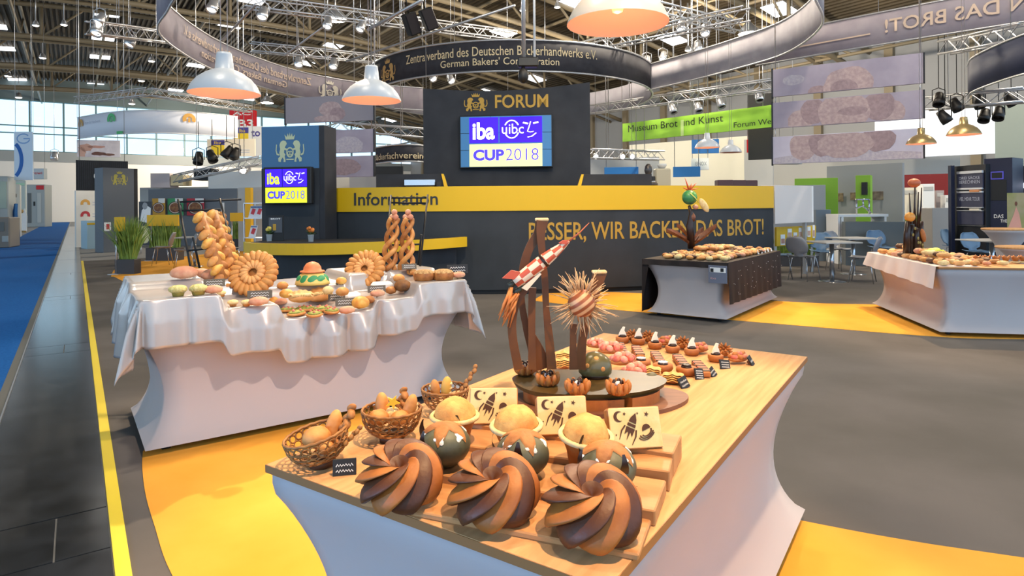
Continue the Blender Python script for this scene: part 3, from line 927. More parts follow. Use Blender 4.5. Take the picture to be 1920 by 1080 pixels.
# spotlights
def spotlight(px, py, d, lab, aim=(0, -.3, -1), sz=.16, col=None, lit=True, far=False):
    c = at(px, py, d)
    t = thing('spotlight', lab, 'spotlight', c, 0, 'rig spotlights')
    q = V(aim).normalized().to_track_quat('-Z', 'Y').to_matrix().to_4x4()
    MB(q).lathe([(0, sz * 1.1), (sz * .45, sz * 1.05), (sz * .5, sz * .5), (sz * .62, 0), (sz * .62, -sz * .55), (sz * .55, -sz * .55), (sz * .5, -sz * .3)], 14).build('housing', col or m_alu, t)
    MB(q).lathe([(0, -sz * .32), (sz * .5, -sz * .3)], 14).build('lens', m_glow if lit else m_black, t)
    MB().tube([(-sz * .75, 0, 0), (-sz * .75, 0, sz * 1.3), (0, 0, sz * 1.6), (sz * .75, 0, sz * 1.3), (sz * .75, 0, 0)], sz * .06, 5).build('yoke', col or m_alu, t)
    MB().tube([(0, 0, sz * 1.6), (0, 0, upz(c.x, c.y) - c.z if far else sz * 5)], sz * .05, 4).build('hanger', col or m_alu, t)
    return t
m_fit = mat('dark fitting', '1b1715', .5)
FARS = {1310, 1262, 812, 846, 1213, 1243}
SP = [(182, 58, 15, 'on the end of the upper left truss', 1, .2), (187, 38, 15, 'topmost on the upper left truss', 1, .18), (245, 80, 17, 'below the upper left truss', 1, .2), (398, 14, 13, 'at the top beside the grey curved banner', 1, .18), (492, 28, 15, 'at the top on the crossing truss', 1, .2), (614, 46, 17, 'on the slanting pipe over the mirrored lettering', 1, .2), (676, 52, 18, 'under the crossing truss', 1, .2), (560, 118, 22, 'left of a pair over the mirrored lettering', 1, .24), (625, 122, 22, 'right of a pair over the mirrored lettering', 1, .24), (1277, 52, 17, 'left of three right of the largest pendant lamp', 1, .2), (1322, 60, 17, 'middle of three right of the largest pendant lamp', 1, .2), (1309, 90, 19, 'lowest of three right of the largest pendant lamp', 1, .22), (1213, 116, 21, 'by the right end of the dark ring', 1, .2), (1243, 108, 21, 'next to the right end of the dark ring', 1, .2), (812, 146, 22, 'under the dark ring, left', 1, .2), (846, 150, 22, 'under the dark ring, second', 1, .2), (1310, 204, 20, 'on the truss above the green banner, left', 0, .2), (1352, 196, 20, 'on the truss above the green banner, middle', 0, .2), (1424, 184, 19.5, 'on the truss above the green banner, right', 0, .2), (1262, 207, 21, 'at the left of the truss above the green banner', 0, .2)]
for px, py, d, lab, lit, sz in SP:
    spotlight(px, py, d, 'silver rig spotlight ' + lab, (R.uniform(-.3, .3), -.5, -1), sz, None, lit, px in FARS)
for i, (px, py) in enumerate(((1760, 190), (1794, 200), (1836, 194), (1772, 222), (1845, 220), (1896, 190), (1872, 216))):
    spotlight(px, py, 15, 'black rig spotlight %s on the truss at the right edge' % ('farthest left', 'upper, second from left', 'upper, beside the brass toned lamp', 'lower, second from left', 'lower, above the right brass lamp', 'farthest right', 'lower, second from right')[i], (R.uniform(-.6, .6), -.4, -1), .2, m_fit, 0, True)
for i, (px, py) in enumerate(((372, 300), (398, 296), (425, 288), (440, 292))):
    spotlight(px, py, 28, 'black rig fitting over the left booths, ' + ('leftmost', 'second from left', 'third from left', 'rightmost')[i], (R.uniform(-.6, .6), -.4, -1), .34, m_fit, 0)
# two black loudspeakers at the top
for px, py, w_, lab, rz in ((772, 45, .42, 'left of two slanted black loudspeakers hanging at the top of the rig', .5), (804, 36, .30, 'right of two slanted black loudspeakers hanging at the top of the rig', .3)):
    c = at(px, py, 13)
    t = thing('loudspeaker', lab, 'loudspeaker', c, 0, None, None, (0.25, -.45, rz))
    MB().box(-.13, -.1, -.22, .13, .12, .22, 0, .02).build('cabinet', m_black, t)
    MB().box(-.115, -.115, -.2, .115, -.1, .2, 0, .005).build('grille', mat('speaker grille', '1c1214', .8), t)
    MB().tube([(0, .0, .2), (.05, 0, .5), (0.2, 0, 1.2)], .015, 5).build('bracket', m_black, t)
# rod with a dark projector in front of the ring
t = thing('hanging_projector', 'dark projector head on two white rods in front of the dark ring lettering', 'projector', at(982, 115, 10.5))
MB().tube([(0, 0, 0), (0, 0, 3)], .035, 8).build('rod', m_alu, t)
MB().tube([(.18, 0, .06), (.18, 0, 3)], .02, 8).build('rod', m_white, t)
MB().box(-.1, -.08, -.1, .24, .1, .06, 0, .02).build('mount', m_fit, t)
MB().ball((-.01, -.02, -.24), (.09, .1, .13), 14, 10).build('head', m_fit, t)
MB().tube([(-.01, -.02, -.1), (-.01, -.02, -.16)], .03, 8).build('neck', m_fit, t)
# bright hall floodlights
FL = ('top left corner', 'third row at left', 'right of the big left skylights', 'above the long white banner at right', 'left of the grey curved banner', 'far left low', 'far left lowest', 'above the green round icon', 'top row at left', 'left of the largest pendant lamp', 'second left of the largest pendant lamp', 'right of the largest pendant lamp', 'above the hanging projector')
for k_, (l_, p_) in enumerate(BAYS):
    t = thing('high_bay_lamp', 'round high bay hall lamp under the roof, ' + ('over the left table', 'over the right tables', 'above the left end of the front table', 'over the dark ring', 'over the right bistro tables', 'over the left orange carpet', 'over the poster wall', 'over the cream booth wall', 'over the long white banner', 'over the far aisle')[k_], 'hall lamp', l_, 0, 'high bay hall lamps')
    MB().lathe([(.5, .0), (.45, .2), (.2, .5), (.1, .6)], 20, cap=False).build('reflector', m_alu, t)
    MB().lathe([(0, .30), (.42, .22)], 16).build('lens', m_glow, t)
    MB().tube([(0, 0, .6), (0, 0, 4)], .03, 4).build('hanger', m_alu, t)
for i, (px, py, d) in enumerate(((67, 48, 36), (80, 109, 48), (284, 115, 48), (265, 152, 60), (376, 122, 48), (15, 143, 60), (35, 183, 66), (247, 195, 60), (120, 47, 38), (1115, 20, 26), (1045, 14, 27), (1290, 95, 30), (980, 20, 24))):
    c = at(px, py, d)
    k = d / 1190
    t = thing('hall_floodlight', 'bright hall floodlight high among the roof trusses, ' + FL[i], 'floodlight', c, 0, 'hall floodlights under the roof')
    MB().lathe([(0, 10 * k), (3 * k, 9 * k), (6 * k, 1 * k), (6 * k, 0)], 12).build('housing', m_alu, t)
    MB().lathe([(0, -1.5 * k), (4 * k, -1 * k), (5.7 * k, .4 * k)], 12).build('lens', m_glow, t)
    MB().tube([(0, 0, 10 * k), (0, 0, 10 * k + 2)], .04, 4).build('hanger', m_alu, t)
# ================= display tables =================
m_cover = mat('white stretch cover', 'b7aeae', .75, sheen=.15, spec=.2)
m_top = mat('pale oak board', 'cfa273', .75, spec=.2, col2='bf9263', ns=5, nd=6, stretch=(.6, 9, 1))
m_topedge = mat('oak edge', '9a6a3c', .55)
def stretch_table(label, cx, cy, ang, L, Wd, zt, top_vis=True, name='display_table'):
    t = thing(name, label, 'table', (cx, cy, 0), ang)
    hl, hw = L / 2, Wd / 2
    if top_vis:
        MB().box(-hl, -hw, zt - .022, hl, hw, zt, 0, .002).build('tabletop', [m_top], t)
        for a in ((-hl - .001, -hw - .001, hl + .001, -hw + .001), (-hl - .001, hw - .001, hl + .001, hw + .001), (-hl - .001, -hw, -hl + .001, hw), (hl - .001, -hw, hl + .001, hw)):
            MB().box(a[0], a[1], zt - .0215, a[2], a[3], zt - .0008).build('edge_band', m_topedge, t)
        zc = zt - .022
    else:
        zc = zt - .002
    NS, NV, zb = 14, 22, .055
    e = .012
    corners = [(-hl + e, -hw + e), (hl - e, -hw + e), (hl - e, hw - e), (-hl + e, hw - e)]
    vs, fs = [], []
    for j in range(NV + 1):
        tt = j / NV                       # 0 floor .. 1 top
        z = zb + (zc - zb) * tt
        k = max(0., min(1., tt / .92))
        ins = math.sin(PI * k ** .82) ** .85 if 0 < k < 1 else 0
        ring = []
        for c in range(4):
            a, b = V(corners[c]), V(corners[(c + 1) % 4])
            for i in range(NS):
                s_ = i / NS
                p = a.lerp(b, s_)
                edge = 1 - abs(2 * s_ - 1)          # 0 at corner, 1 mid side
                dirc = -p.normalized()
                corner_in = .105 * ins * (1 - edge) ** .7
                side_in = .075 * ins
                sx = (1 if p.x > 0 else -1)
                sy = (1 if p.y > 0 else -1)
                q = V(p)
                if c in (0, 2):
                    q.y -= sy * (side_in + corner_in * .35)
                    q.x -= sx * (side_in + corner_in * .35) * (1 - edge) ** 1.2 * 1.0
                else:
                    q.x -= sx * (side_in + corner_in * .35)
                    q.y -= sy * (side_in + corner_in * .35) * (1 - edge) ** 1.2 * 1.0
                ring.append((q.x, q.y, z))
        vs += ring
    n = 4 * NS
    for j in range(NV):
        for i in range(n):
            fs.append((j * n + i, j * n + (i + 1) % n, (j + 1) * n + (i + 1) % n, (j + 1) * n + i))
    fs.append(tuple(range(NV * n, NV * n + n)))
    o = MB().add(vs, fs, 0, True).build('stretch_cover', m_cover, t)
    # hem band near the top
    for sx, sy in ((-1, -1), (1, -1), (1, 1), (-1, 1)):
        x, y = sx * (hl - .13), sy * (hw - .13)
        mb = MB()
        mb.tube([(x, y - .012, .03), (x, y + .012, .03)], .03, 12)
        mb.box(x - .008, y - .02, .03, x + .008, y + .02, .075)
        mb.build('caster', m_black, t)
        MB().tube([(x * .62, y * .45, .0), (x * .62, y * .45, zc)], .02, 8).build('leg', m_black, t)
    return t
A_, B_, C_ = V((-.680, 1.723)), V((.173, 1.163)), V((1.344, 2.898))
stretch_table('front display table in white stretch cover with a pale oak top full of pastries', (A_.x + C_.x) / 2, (A_.y + C_.y) / 2, math.atan2(C_.y - B_.y, C_.x - B_.x), (C_ - B_).length, (A_ - B_).length, .75)
ANG = math.atan2(C_.y - B_.y, C_.x - B_.x)
ZT = .75
# ---- bread materials
m_caramel = mat('caramel crust', 'b06a2a', .55, col2='985624', ns=14, nd=5, bump=(120, .15, .004))
m_choc = mat('chocolate crust', '5f3419', .5, col2='4d2812', ns=14, nd=5, bump=(120, .15, .004))
m_crust = mat('golden crust', 'd39a55', .6, col2='b97435', ns=16, nd=5, bump=(60, .25, .006))
m_crust2 = mat('brown crust', 'b97a3c', .6, col2='8f5626', ns=18, nd=5, bump=(70, .3, .006))
m_pale = mat('pale crumb', 'e9cf9a', .75, col2='dcb878', ns=30, nd=5, bump=(120, .35, .006))
m_flourw = mat('flour dusting', 'f2efe6', .9)
m_olive = mat('olive dark crust', '6a6950', .5, col2='3c3c2c', ns=9, nd=5, bump=(30, .25, .006))
m_red = mat('red glazed dough', 'c4524a', .4, col2='d98a6a', ns=25, nd=4, bump=(60, .2, .004))
m_pink = mat('pink glazed dough', 'd97f74', .45, col2='e9b08f', ns=30, nd=4, bump=(60, .2, .004))
m_darkchoc = mat('dark chocolate', '2e1a12', .35)
m_slate = mat('chalk slate', '1d1e20', .6)
m_chalk = mat('chalk writing', 'e8e8e4', .8)
m_woodbrown = mat('brown board', '7b5038', .55, col2='6a4330', ns=6, stretch=(1, 6, 1))
m_woodlight = mat('beech step board', 'c08c5a', .55, col2='ad7a4b', ns=4, stretch=(.6, 9, 1))
def ngrid(mb, fn, nu, nv, m=0):
    return mb.grid(fn, nu, nv, m)
# ---- stepped beech boards under the front rows
ex, ey = V((cos(ANG), sin(ANG), 0)), V((-sin(ANG), cos(ANG), 0))   # along the table, across it
def step_board(pl, pr, z0, z1, dep, lab):
    l, r = on(*pl, z1), on(*pr, z1)
    d = (r - l)
    d.z = 0
    L = d.length
    rz = math.atan2(d.y, d.x)
    t = MB().box(0, 0, 0, L, dep, z1 - z0, 0, .003).build('step_board', m_woodlight, None, (l.x, l.y, z0), (0, 0, rz))
    return tag(t, lab, 'board')
step_board((676, 938), (1197, 1040), .75, .764, .185, 'beech board under the three swirl cakes')
step_board((770, 880), (1228, 958), .75, .785, .165, 'beech step board under the three dark star loaves')
step_board((800, 826), (1255, 884), .75, .80, .17, 'beech step board under the three cup breads')
step_board((868, 792), (1262, 850), .75, .812, .14, 'beech step board under the printed toast breads')
# ---- swirl cakes
def swirl_cake():
    t = thing('swirl_cake', '', 'cake')
    rr = [.96, 1.03, 1.04, 1.0, .94, .86, .76, .65, .53, .41, .30, .21, .14]
    zz = [0, .14, .30, .46, .61, .75, .87, .95, .99, .97, .90, .79, .64]
    Rb, hb, nb, tw = .092, .086, 9, 2.5
    us = [0, .2, .45, .7, .9, 1.0, 1.04, 1.0]
    ks = [.80, .86, .95, 1.03, 1.08, 1.09, 1.03, .78]
    for k in range(nb):
        th0 = 2 * PI * k / nb
        def fn(u, v):
            i = v * 12
            a = int(min(i, 11.999))
            f = i - a
            r = rr[a] * (1 - f) + rr[a + 1] * f
            z = zz[a] * (1 - f) + zz[a + 1] * f
            q = u * 7
            b = int(min(q, 6.999))
            g = q - b
            uu = us[b] * (1 - g) + us[b + 1] * g
            kk = ks[b] * (1 - g) + ks[b + 1] * g
            kk = 1 + (kk - 1) * (.35 + .65 * min(1, r * 1.1))
            th = th0 + uu * 2 * PI / nb * 1.12 + tw * v ** 1.3
            return (Rb * r * kk * cos(th), Rb * r * kk * sin(th), hb * (z + (kk - 1) * .35 * (v > .15)))
        MB().grid(fn, 7, 16).build('blade', m_caramel if k % 2 else m_choc, t)
    MB().lathe([(.07, .001), (.072, .02), (.066, .05), (.045, .075), (.02, .07), (0, .05)], 24).build('core', m_choc, t)
    return t
def onb(px, py, z): return on(px, py, z)
sw = swirl_cake()
tilt = (math.radians(14), 0, 0)
SWP = [((752, 930), 'two-tone caramel and chocolate swirl cake, leftmost of the front row'), ((925, 956), 'two-tone caramel and chocolate swirl cake, middle of the front row'), ((1109, 990), 'two-tone caramel and chocolate swirl cake, rightmost and nearest of the front row')]
for i, ((px, py), lab) in enumerate(SWP):
    c = on(px, py, .768)
    rot = (math.radians(13), math.radians(-4), R.uniform(0, .6) + i * .25)
    # rest tilted: rear edge propped on the next board
    if i == 0:
        sw.location, sw['label'], sw['group'] = c + V((0, 0, .024)), lab, 'swirl cakes in the front row'
        sw.rotation_euler = (Matrix.Rotation(.32, 3, 'X') @ Matrix.Rotation(rot[2], 3, 'Z')).to_euler()
    else:
        dup(sw, c + V((0, 0, .024)), None, lab, None, (Matrix.Rotation(.32, 3, 'X') @ Matrix.Rotation(rot[2], 3, 'Z')).to_euler(), 1.0 + .02 * i)
# ---- dark star loaves
def on_sphere(c, r, d):
    return (c[0] + r[0] * d.x, c[1] + r[1] * d.y, c[2] + r[2] * d.z)
def patch(c, r, axis, rho, nt=40, nr=5, lift=.0015):
    # patch on an ellipsoid around axis; rho(theta) is its angular radius
    ax = V(axis).normalized()
    a1 = ax.orthogonal().normalized()
    a2 = ax.cross(a1)
    def fn(u, v):
        th = 2 * PI * u
        a = max(v, .001) * rho(th)
        d = ax * cos(a) + (a1 * cos(th) + a2 * sin(th)) * sin(a)
        k = 1 + (lift / min(r)) * (1 if v < .99 else .2)
        return on_sphere(c, [x * k for x in r], d)
    return MB().grid(fn, nt, nr)
def star(th, n=5, lo=.38, hi=1.0):
    x = (th * n / (2 * PI)) % 1
    return lo + (hi - lo) * abs(2 * x - 1) ** 1.3
def star_loaf():
    t = thing('star_loaf', '', 'bread')
    c, r = (0, 0, .05), (.062, .062, .05)
    MB().ball(c, r, 28, 18, 0, lambda d: 1 + .03 * sin(5 * math.atan2(d.y, d.x)) * (1 - abs(d.z)) + (.12 * max(0, -d.z - .6))).build('loaf', m_olive, t)
    patch(c, r, (0, 0, 1), lambda th: 1.3 * star(th), 60, 6, .003).build('star_crust', m_crust2, t)
    for a in (.5, 2.0, 3.3, 4.6, 5.6):
        patch(c, r, (cos(a) * .9, sin(a) * .9, .65), lambda th: .2 + .07 * sin(3 * th + a), 18, 3, .002).build('flour_patch', m_flourw, t)
    for a in (1.2, 2.6, 4.0):
        q = Matrix.Rotation(a, 4, 'Z')
        MB(q).grid(lambda u, v: (.060 + .008 * sin(PI * v) + .006 * v, (u - .5) * .03 * (1 - v * .8), .055 + .045 * v), 4, 5).build('dark_flap', m_darkchoc, t)
    return t
sl = star_loaf()
for i, ((px, py), lab, sc_) in enumerate((((834, 872), 'dark olive round loaf with a flour dusted star crust, left of three', 1.06), ((980, 890), 'dark olive round loaf with a flour dusted star crust, middle of three', 1.06), ((1138, 920), 'dark olive round loaf with a flour dusted star crust, right of three', 1.1))):
    c = on(px, py, .786)
    if i == 0:
        sl.location, sl['label'], sl['group'], sl.scale = c, lab, 'dark star loaves in the second row', (sc_,) * 3
    else:
        dup(sl, c, .55 * i, lab, None, None, sc_)
# ---- cup breads
def cup_bread():
    t = thing('cup_bread', '', 'bread')
    MB().lathe([(.038, 0), (.045, .03), (.058, .062), (.066, .07)], 28, cap=False).build('cup', m_caramel, t)
    MB().lathe([(.062, .064), (.068, .066), (.070, .072), (.066, .077), (.058, .075)], 28, cap=False).build('rim', m_pale, t)
    MB().ball((0, 0, .072), (.057, .057, .05), 26, 14, 0, lambda d: 1 + .04 * sin(6 * d.x + 2) * sin(7 * d.y) + .02 * sin(15 * d.x) * sin(13 * d.z)).build('crumb_dome', mat('golden crumb', 'e2b163', .7, col2='c98840', ns=22, nd=6, bump=(90, .5, .006)), t)
    MB().lathe([(.0, .004), (.038, 0)], 20).build('cup_base', m_caramel, t)
    return t
cb = cup_bread()
for i, ((px, py), lab) in enumerate((((853, 828), 'golden domed bread in a pale rimmed cup, left of three'), ((970, 848), 'golden domed bread in a pale rimmed cup, middle of three'), ((1095, 868), 'golden domed bread in a pale rimmed cup, right of three'))):
    c = on(px, py, .801)
    if i == 0:
        cb.location, cb['label'], cb['group'] = c, lab, 'cup breads in the third row'
    else:
        dup(cb, c, i * 1.1, lab, None, (.0, -.06 * i, i * 1.1), 1.02)
# ---- printed toast breads
def starpts(cx, cy, r, n=5, rot=.3):
    return [(cx + (r if k % 2 == 0 else r * .42) * sin(PI * k / n + rot), cy + (r if k % 2 == 0 else r * .42) * cos(PI * k / n + rot)) for k in range(2 * n)]
def toast():
    t = thing('printed_toast_bread', '', 'bread')
    w, h, d = .142, .105, .045
    mb = MB().box(-w / 2, 0, 0, w / 2, d, h, 0, .006)
    mb.build('loaf', m_crust2, t)
    MB().box(-w / 2 + .002, -.002, .002, w / 2 - .002, .003, h - .002, 0, .002).build('pale_face', mat('stencil face', 'efd79c', .75, col2='e3c07c', ns=12, nd=5, bump=(90, .2, .003)), t)
    m = mat('cocoa stencil', '4d2c14', .7)
    f = lambda x, y: (x * w - w / 2, -.0035, y * h)
    def poly(pts, nm):
        MB().add([f(*p) for p in pts], [tuple(range(len(pts)))], 0, False).build(nm, m, t)
    moon = arc(.2, .78, .10, 60, 300, 12, .13) + arc(.235, .78, .075, 290, 70, 10, .105)
    poly(moon, 'moon_print')
    for cx, cy, r in ((.31, .84, .035), (.56, .84, .025), (.73, .81, .05), (.12, .35, .02)):
        poly([(a, cy + (b - cy) * w / h) for a, b in starpts(cx, cy, r)], 'star_print')
    ca, sa = cos(-.45), sin(-.45)
    rk = lambda x, y: (.42 + (x * ca - y * sa) * h / w, .55 + (x * sa + y * ca))
    poly([rk(*p) for p in ((0, .33), (.08, .18), (.10, .08), (-.10, .08), (-.08, .18))], 'rocket_print')
    poly([rk(*p) for p in ((-.105, .05), (.105, .05), (.11, -.02), (-.11, -.02))], 'rocket_print')
    poly([rk(*p) for p in ((-.115, -.05), (.115, -.05), (.10, -.25), (.03, -.15), (0, -.38), (-.03, -.15), (-.10, -.25))], 'rocket_print')
    for sx in (-1, 1):
        mb = MB()
        ribbon(mb, [rk(sx * .15, -.05), rk(sx * .19, -.2), rk(sx * .17, -.42)], [.03, .03, .012], f)
        mb.build('flame_print', m, t)
    poly(arc(.70, .45, .085, 20, 200, 12, .13), 'planet_print')
    for rx, a0, a1, wd in ((.09, 200, 380, .03), (.13, 190, 345, .028), (.165, 200, 330, .022)):
        mb = MB()
        ribbon(mb, [(.70 + rx * cos(math.radians(a0 + (a1 - a0) * i / 10)) * 1.0, .40 + rx * 1.1 * sin(math.radians(a0 + (a1 - a0) * i / 10)) + .5 * rx * cos(math.radians(a0 + (a1 - a0) * i / 10))) for i in range(11)], wd, f)
        mb.build('planet_print', m, t)
    return t
tb = toast()
rzt = math.radians(-8)
for i, ((px, py), lab, rz) in enumerate((((925, 796), 'pale toast bread stencilled with a cocoa rocket, left of three', -.02), ((1056, 816), 'pale toast bread stencilled with a cocoa rocket, middle of three', .06), ((1196, 842), 'pale toast bread stencilled with a cocoa rocket and planet, right of three', .12))):
    c = on(px, py, .815)
    rot = (Matrix.Rotation(rz, 3, 'Z') @ Matrix.Rotation(-.38, 3, 'X')).to_euler()
    if i == 0:
        tb.location, tb['label'], tb['group'], tb.rotation_euler = c, lab, 'stencilled toast breads', rot
    else:
        dup(tb, c, None, lab, None, rot, 1.0)
# ---- chalk slates
def slate(px, py, z, w, h, rz, lab, lean=.35, lines=2, word=None, roll=0., col=None):
    c = on(px, py, z)
    t = thing('chalk_slate', lab, 'sign', c, 0, 'chalk slates', None, (Matrix.Rotation(rz, 3, 'Z') @ Matrix.Rotation(-lean, 3, 'X') @ Matrix.Rotation(roll, 3, 'Y')).to_euler())
    MB().box(-w / 2, 0, 0, w / 2, .006, h, 0, .001).build('board', m_slate, t)
    MB().box(-.006, .006, 0, .006, .02, h * .6, 0, .001).build('prop', m_woodbrown, t)
    for k in range(lines):
        y = h * (1 - (k + 1) / (lines + 1)) - h * .04
        if word and k < len(word):
            text(word[k], w * .72, h * .2, m_chalk, t, lambda x, yy: (x - w * .36, -.0012, y + yy - h * .06), 'chalk_writing', .01)
            continue
        pts = []
        n = 12
        amp = h * .5 / (lines + 1)
        for i in range(n + 1):
            pts.append((-w * .36 + w * .72 * i / n, y + (amp * .5 if i % 2 else -amp * .5) * (.5 + .5 * R.random())))
        mb = MB()
        ribbon(mb, pts, h * .055, lambda x, yy: (x, -.0012, yy))
        mb.build('chalk_writing', m_chalk, t)
    return t
slate(646, 892, ZT, .06, .042, -.05 + .25, 'brown black chalk slate leaning beside the left wicker bread basket', .2, 2, None, .0)
for px, py, w, h, rz, roll, lab, n in (
        (1252, 848, .034, .05, .5, -.25, 'chalk slate leaning at the right end of the stencilled toast breads', 3),
        (1208, 898, .05, .034, .3, .35, 'chalk slate with three short lines behind the right dark star loaf', 3),
        (1204, 946, .04, .036, .7, .6, 'chalk slate lowest at the right of the star loaves', 2),
        (1198, 962, .03, .045, 1.1, .2, 'narrow chalk slate by the nearest swirl cake', 2),
        (1194, 762, .03, .035, .5, -.4, 'small chalk slate at the front of the rocket sculpture base', 1),
        (1288, 728, .045, .045, .5, -.25, 'chalk slate beside the yellow folded pastry', 2),
        (1313, 712, .04, .045, .35, .15, 'chalk slate in front of the dark rosette tart', 4),
        (1342, 706, .036, .04, .6, -.4, 'chalk slate at the end of the striped chocolate bars', 2),
        (1361, 692, .05, .04, .35, .15, 'chalk slate with three lines below the last white finned tart', 3),
        (1414, 685, .03, .045, .8, -.25, 'chalk slate farthest right on the front table', 1)):
    slate(px, py, ZT, w, h, rz, lab, .45, n, None, roll)
# ---- wicker bread baskets and their contents
m_wick = mat('baked lattice', 'a8743a', .55, col2='86562a', ns=30, nd=4, bump=(90, .25, .004))
def basket(c, lab, rot, sc_=1.):
    t = thing('bread_basket', lab, 'basket', c, 0, None, None, rot)
    bowl = lambda a: (.030 + .052 * sin(a), .072 * (1 - cos(a)))
    mb = MB()
    for row in range(5):
        a = .25 + row * .27
        n = int(11 + row * 3)
        r0, z0 = bowl(a)
        for i in range(n):
            th = 2 * PI * (i + .5 * (row % 2)) / n
            e1 = V((-sin(th), cos(th), 0))
            e2 = V((cos(th) * cos(a), sin(th) * cos(a), sin(a)))
            p = V((r0 * cos(th), r0 * sin(th), z0 + .02))
            w_ = PI * r0 / n * 1.02
            mb.tube([p + e1 * (cos(q) * w_) + e2 * (sin(q) * .0098) for q in [2 * PI * j / 8 for j in range(8)]], .0024, 4, closed=True)
    o = mb.build('lattice', m_wick, t)
    o['kind'] = 'stuff'
    mb = MB()
    for a, rad in ((1.52, .004), (.12, .004)):
        r0, z0 = bowl(a)
        mb = MB().tube([(r0 * cos(2 * PI * i / 40), r0 * sin(2 * PI * i / 40), z0 + .02 + .002 * (i % 2)) for i in range(40)], rad, 6, closed=True)
        mb.build('rim', m_wick, t)
    MB().lathe([(.034, 0), (.036, .012), (.032, .024), (0, .024)], 28).build('foot', mat('dark baked foot', '4b2a17', .5), t)
    t.scale = (sc_,) * 3
    return t
def roll(c, r, m, lab, name='bread_roll', rot=None, group=None, cat='bread', f=None):
    t = MB().ball((0, 0, r[2]), r, 16, 10, 0, f or (lambda d: 1 + .03 * sin(7 * d.x) * sin(6 * d.y) - (.1 if d.z < -.8 else 0))).build(name, m, None, c)
    if rot: t.rotation_euler = rot
    return tag(t, lab, cat, group)
def stick(a, b, r, m, lab, name='bread_stick', braid=False):
    a, b = V(a), V(b)
    d = b - a
    L = d.length
    t = thing(name, lab, 'bread', a, 0, None, None, d.to_track_quat('Z', 'Y').to_euler())
    if braid:
        for k in range(9):
            inst(MB().ball((0, 0, 0), (r, r * .7, L / 12), 10, 6).mesh('strand', [m]), 'strand', t, ((-1) ** k * r * .4, 0, L * (k + .5) / 9), (0, (-1) ** k * .7, 0))
    else:
        MB().ball((0, 0, L / 2), (r, r, L / 2), 14, 12).build('loaf', m, t)
        for k in range(3):
            MB().ball((0, -r * .75, L * (.3 + .2 * k)), (r * .7, r * .35, L * .07), 8, 6).build('score', m_pale, t)
    return t
b1 = on(606, 872, ZT)
basket(b1, 'baked lattice bread basket at the left corner, tilted open to the left', (.0, -.22, .3), 1.02)
for z, nm in ((ZT, 'lattice_doily'),):
    pass
roll(b1 + V((-.014, -.01, .048)), (.038, .038, .03), m_crust, 'round golden roll lying in the left bread basket')
roll(b1 + V((.022, .028, .042)), (.026, .024, .02), m_crust2, 'brown roll at the back inside the left bread basket')
roll(b1 + V((.018, -.032, .04)), (.022, .022, .018), m_crust, 'small front roll inside the left bread basket')
stick(b1 + V((.01, .02, .045)), b1 + V((.026, .05, .135)), .022, m_crust, 'golden bread stick standing in the left bread basket')
stick(b1 + V((.03, .0, .04)), b1 + V((.076, .03, .15)), .017, m_crust2, 'dark knotted bread stick standing out of the left basket', 'braided_stick', True)
stick(b1 + V((.04, -.02, .04)), b1 + V((.105, -.005, .105)), .010, m_wick, 'thin knotted grissini leaning over the right rim of the left basket', 'braided_stick', True)
b2 = on(735, 826, ZT)
basket(b2, 'baked lattice bread basket, upright, behind the swirl cakes', (0, 0, .1), 1.06)
for dx, dy, dz, r, m, lab in ((-.035, -.02, .05, .031, m_crust, 'pale brown roll at the left in the upright bread basket'), (.03, -.028, .05, .03, m_crust, 'pale brown roll at the front in the upright bread basket'), (.0, .015, .052, .027, m_pale, 'cream roll in the middle of the upright bread basket')):
    roll(b2 + V((dx, dy, dz)), (r, r, r * .8), m, lab)
stick(b2 + V((-.03, .02, .05)), b2 + V((-.038, .035, .135)), .021, m_crust, 'upright bread stick at the left in the upright basket')
stick(b2 + V((.02, .02, .05)), b2 + V((.034, .03, .145)), .017, m_crust2, 'knotted bread stick in the upright basket', 'braided_stick', True)
stick(b2 + V((.04, .0, .05)), b2 + V((.065, .012, .135)), .02, m_crust, 'bread stick leaning right in the upright basket')
t = MB().prism(starpts(0, 0, .022), -.004, .004).build('star_cookie', mat('yellow glaze', 'e8b92e', .5), None, b2 + V((.004, -.002, .115)), (0, .2, .2))
tag(t, 'yellow star cookie standing in the upright bread basket', 'cookie')
b3 = on(835, 775, ZT)
basket(b3, 'baked lattice bread basket half hidden behind the left cup bread', (0, .0, .8), .95)
stick(b3 + V((-.03, .0, .05)), b3 + V((-.038, .0, .115)), .017, m_crust, 'bread stick at the left in the half hidden basket')
stick(b3 + V((.0, .0, .05)), b3 + V((.008, .0, .125)), .018, mat('yellow crust', 'dcaa4c', .6), 'yellow bread stick in the half hidden basket')
stick(b3 + V((.04, .0, .05)), b3 + V((.105, .045, .15)), .010, m_wick, 'thin knotted grissini sticking out beside the left toast bread', 'braided_stick', True)
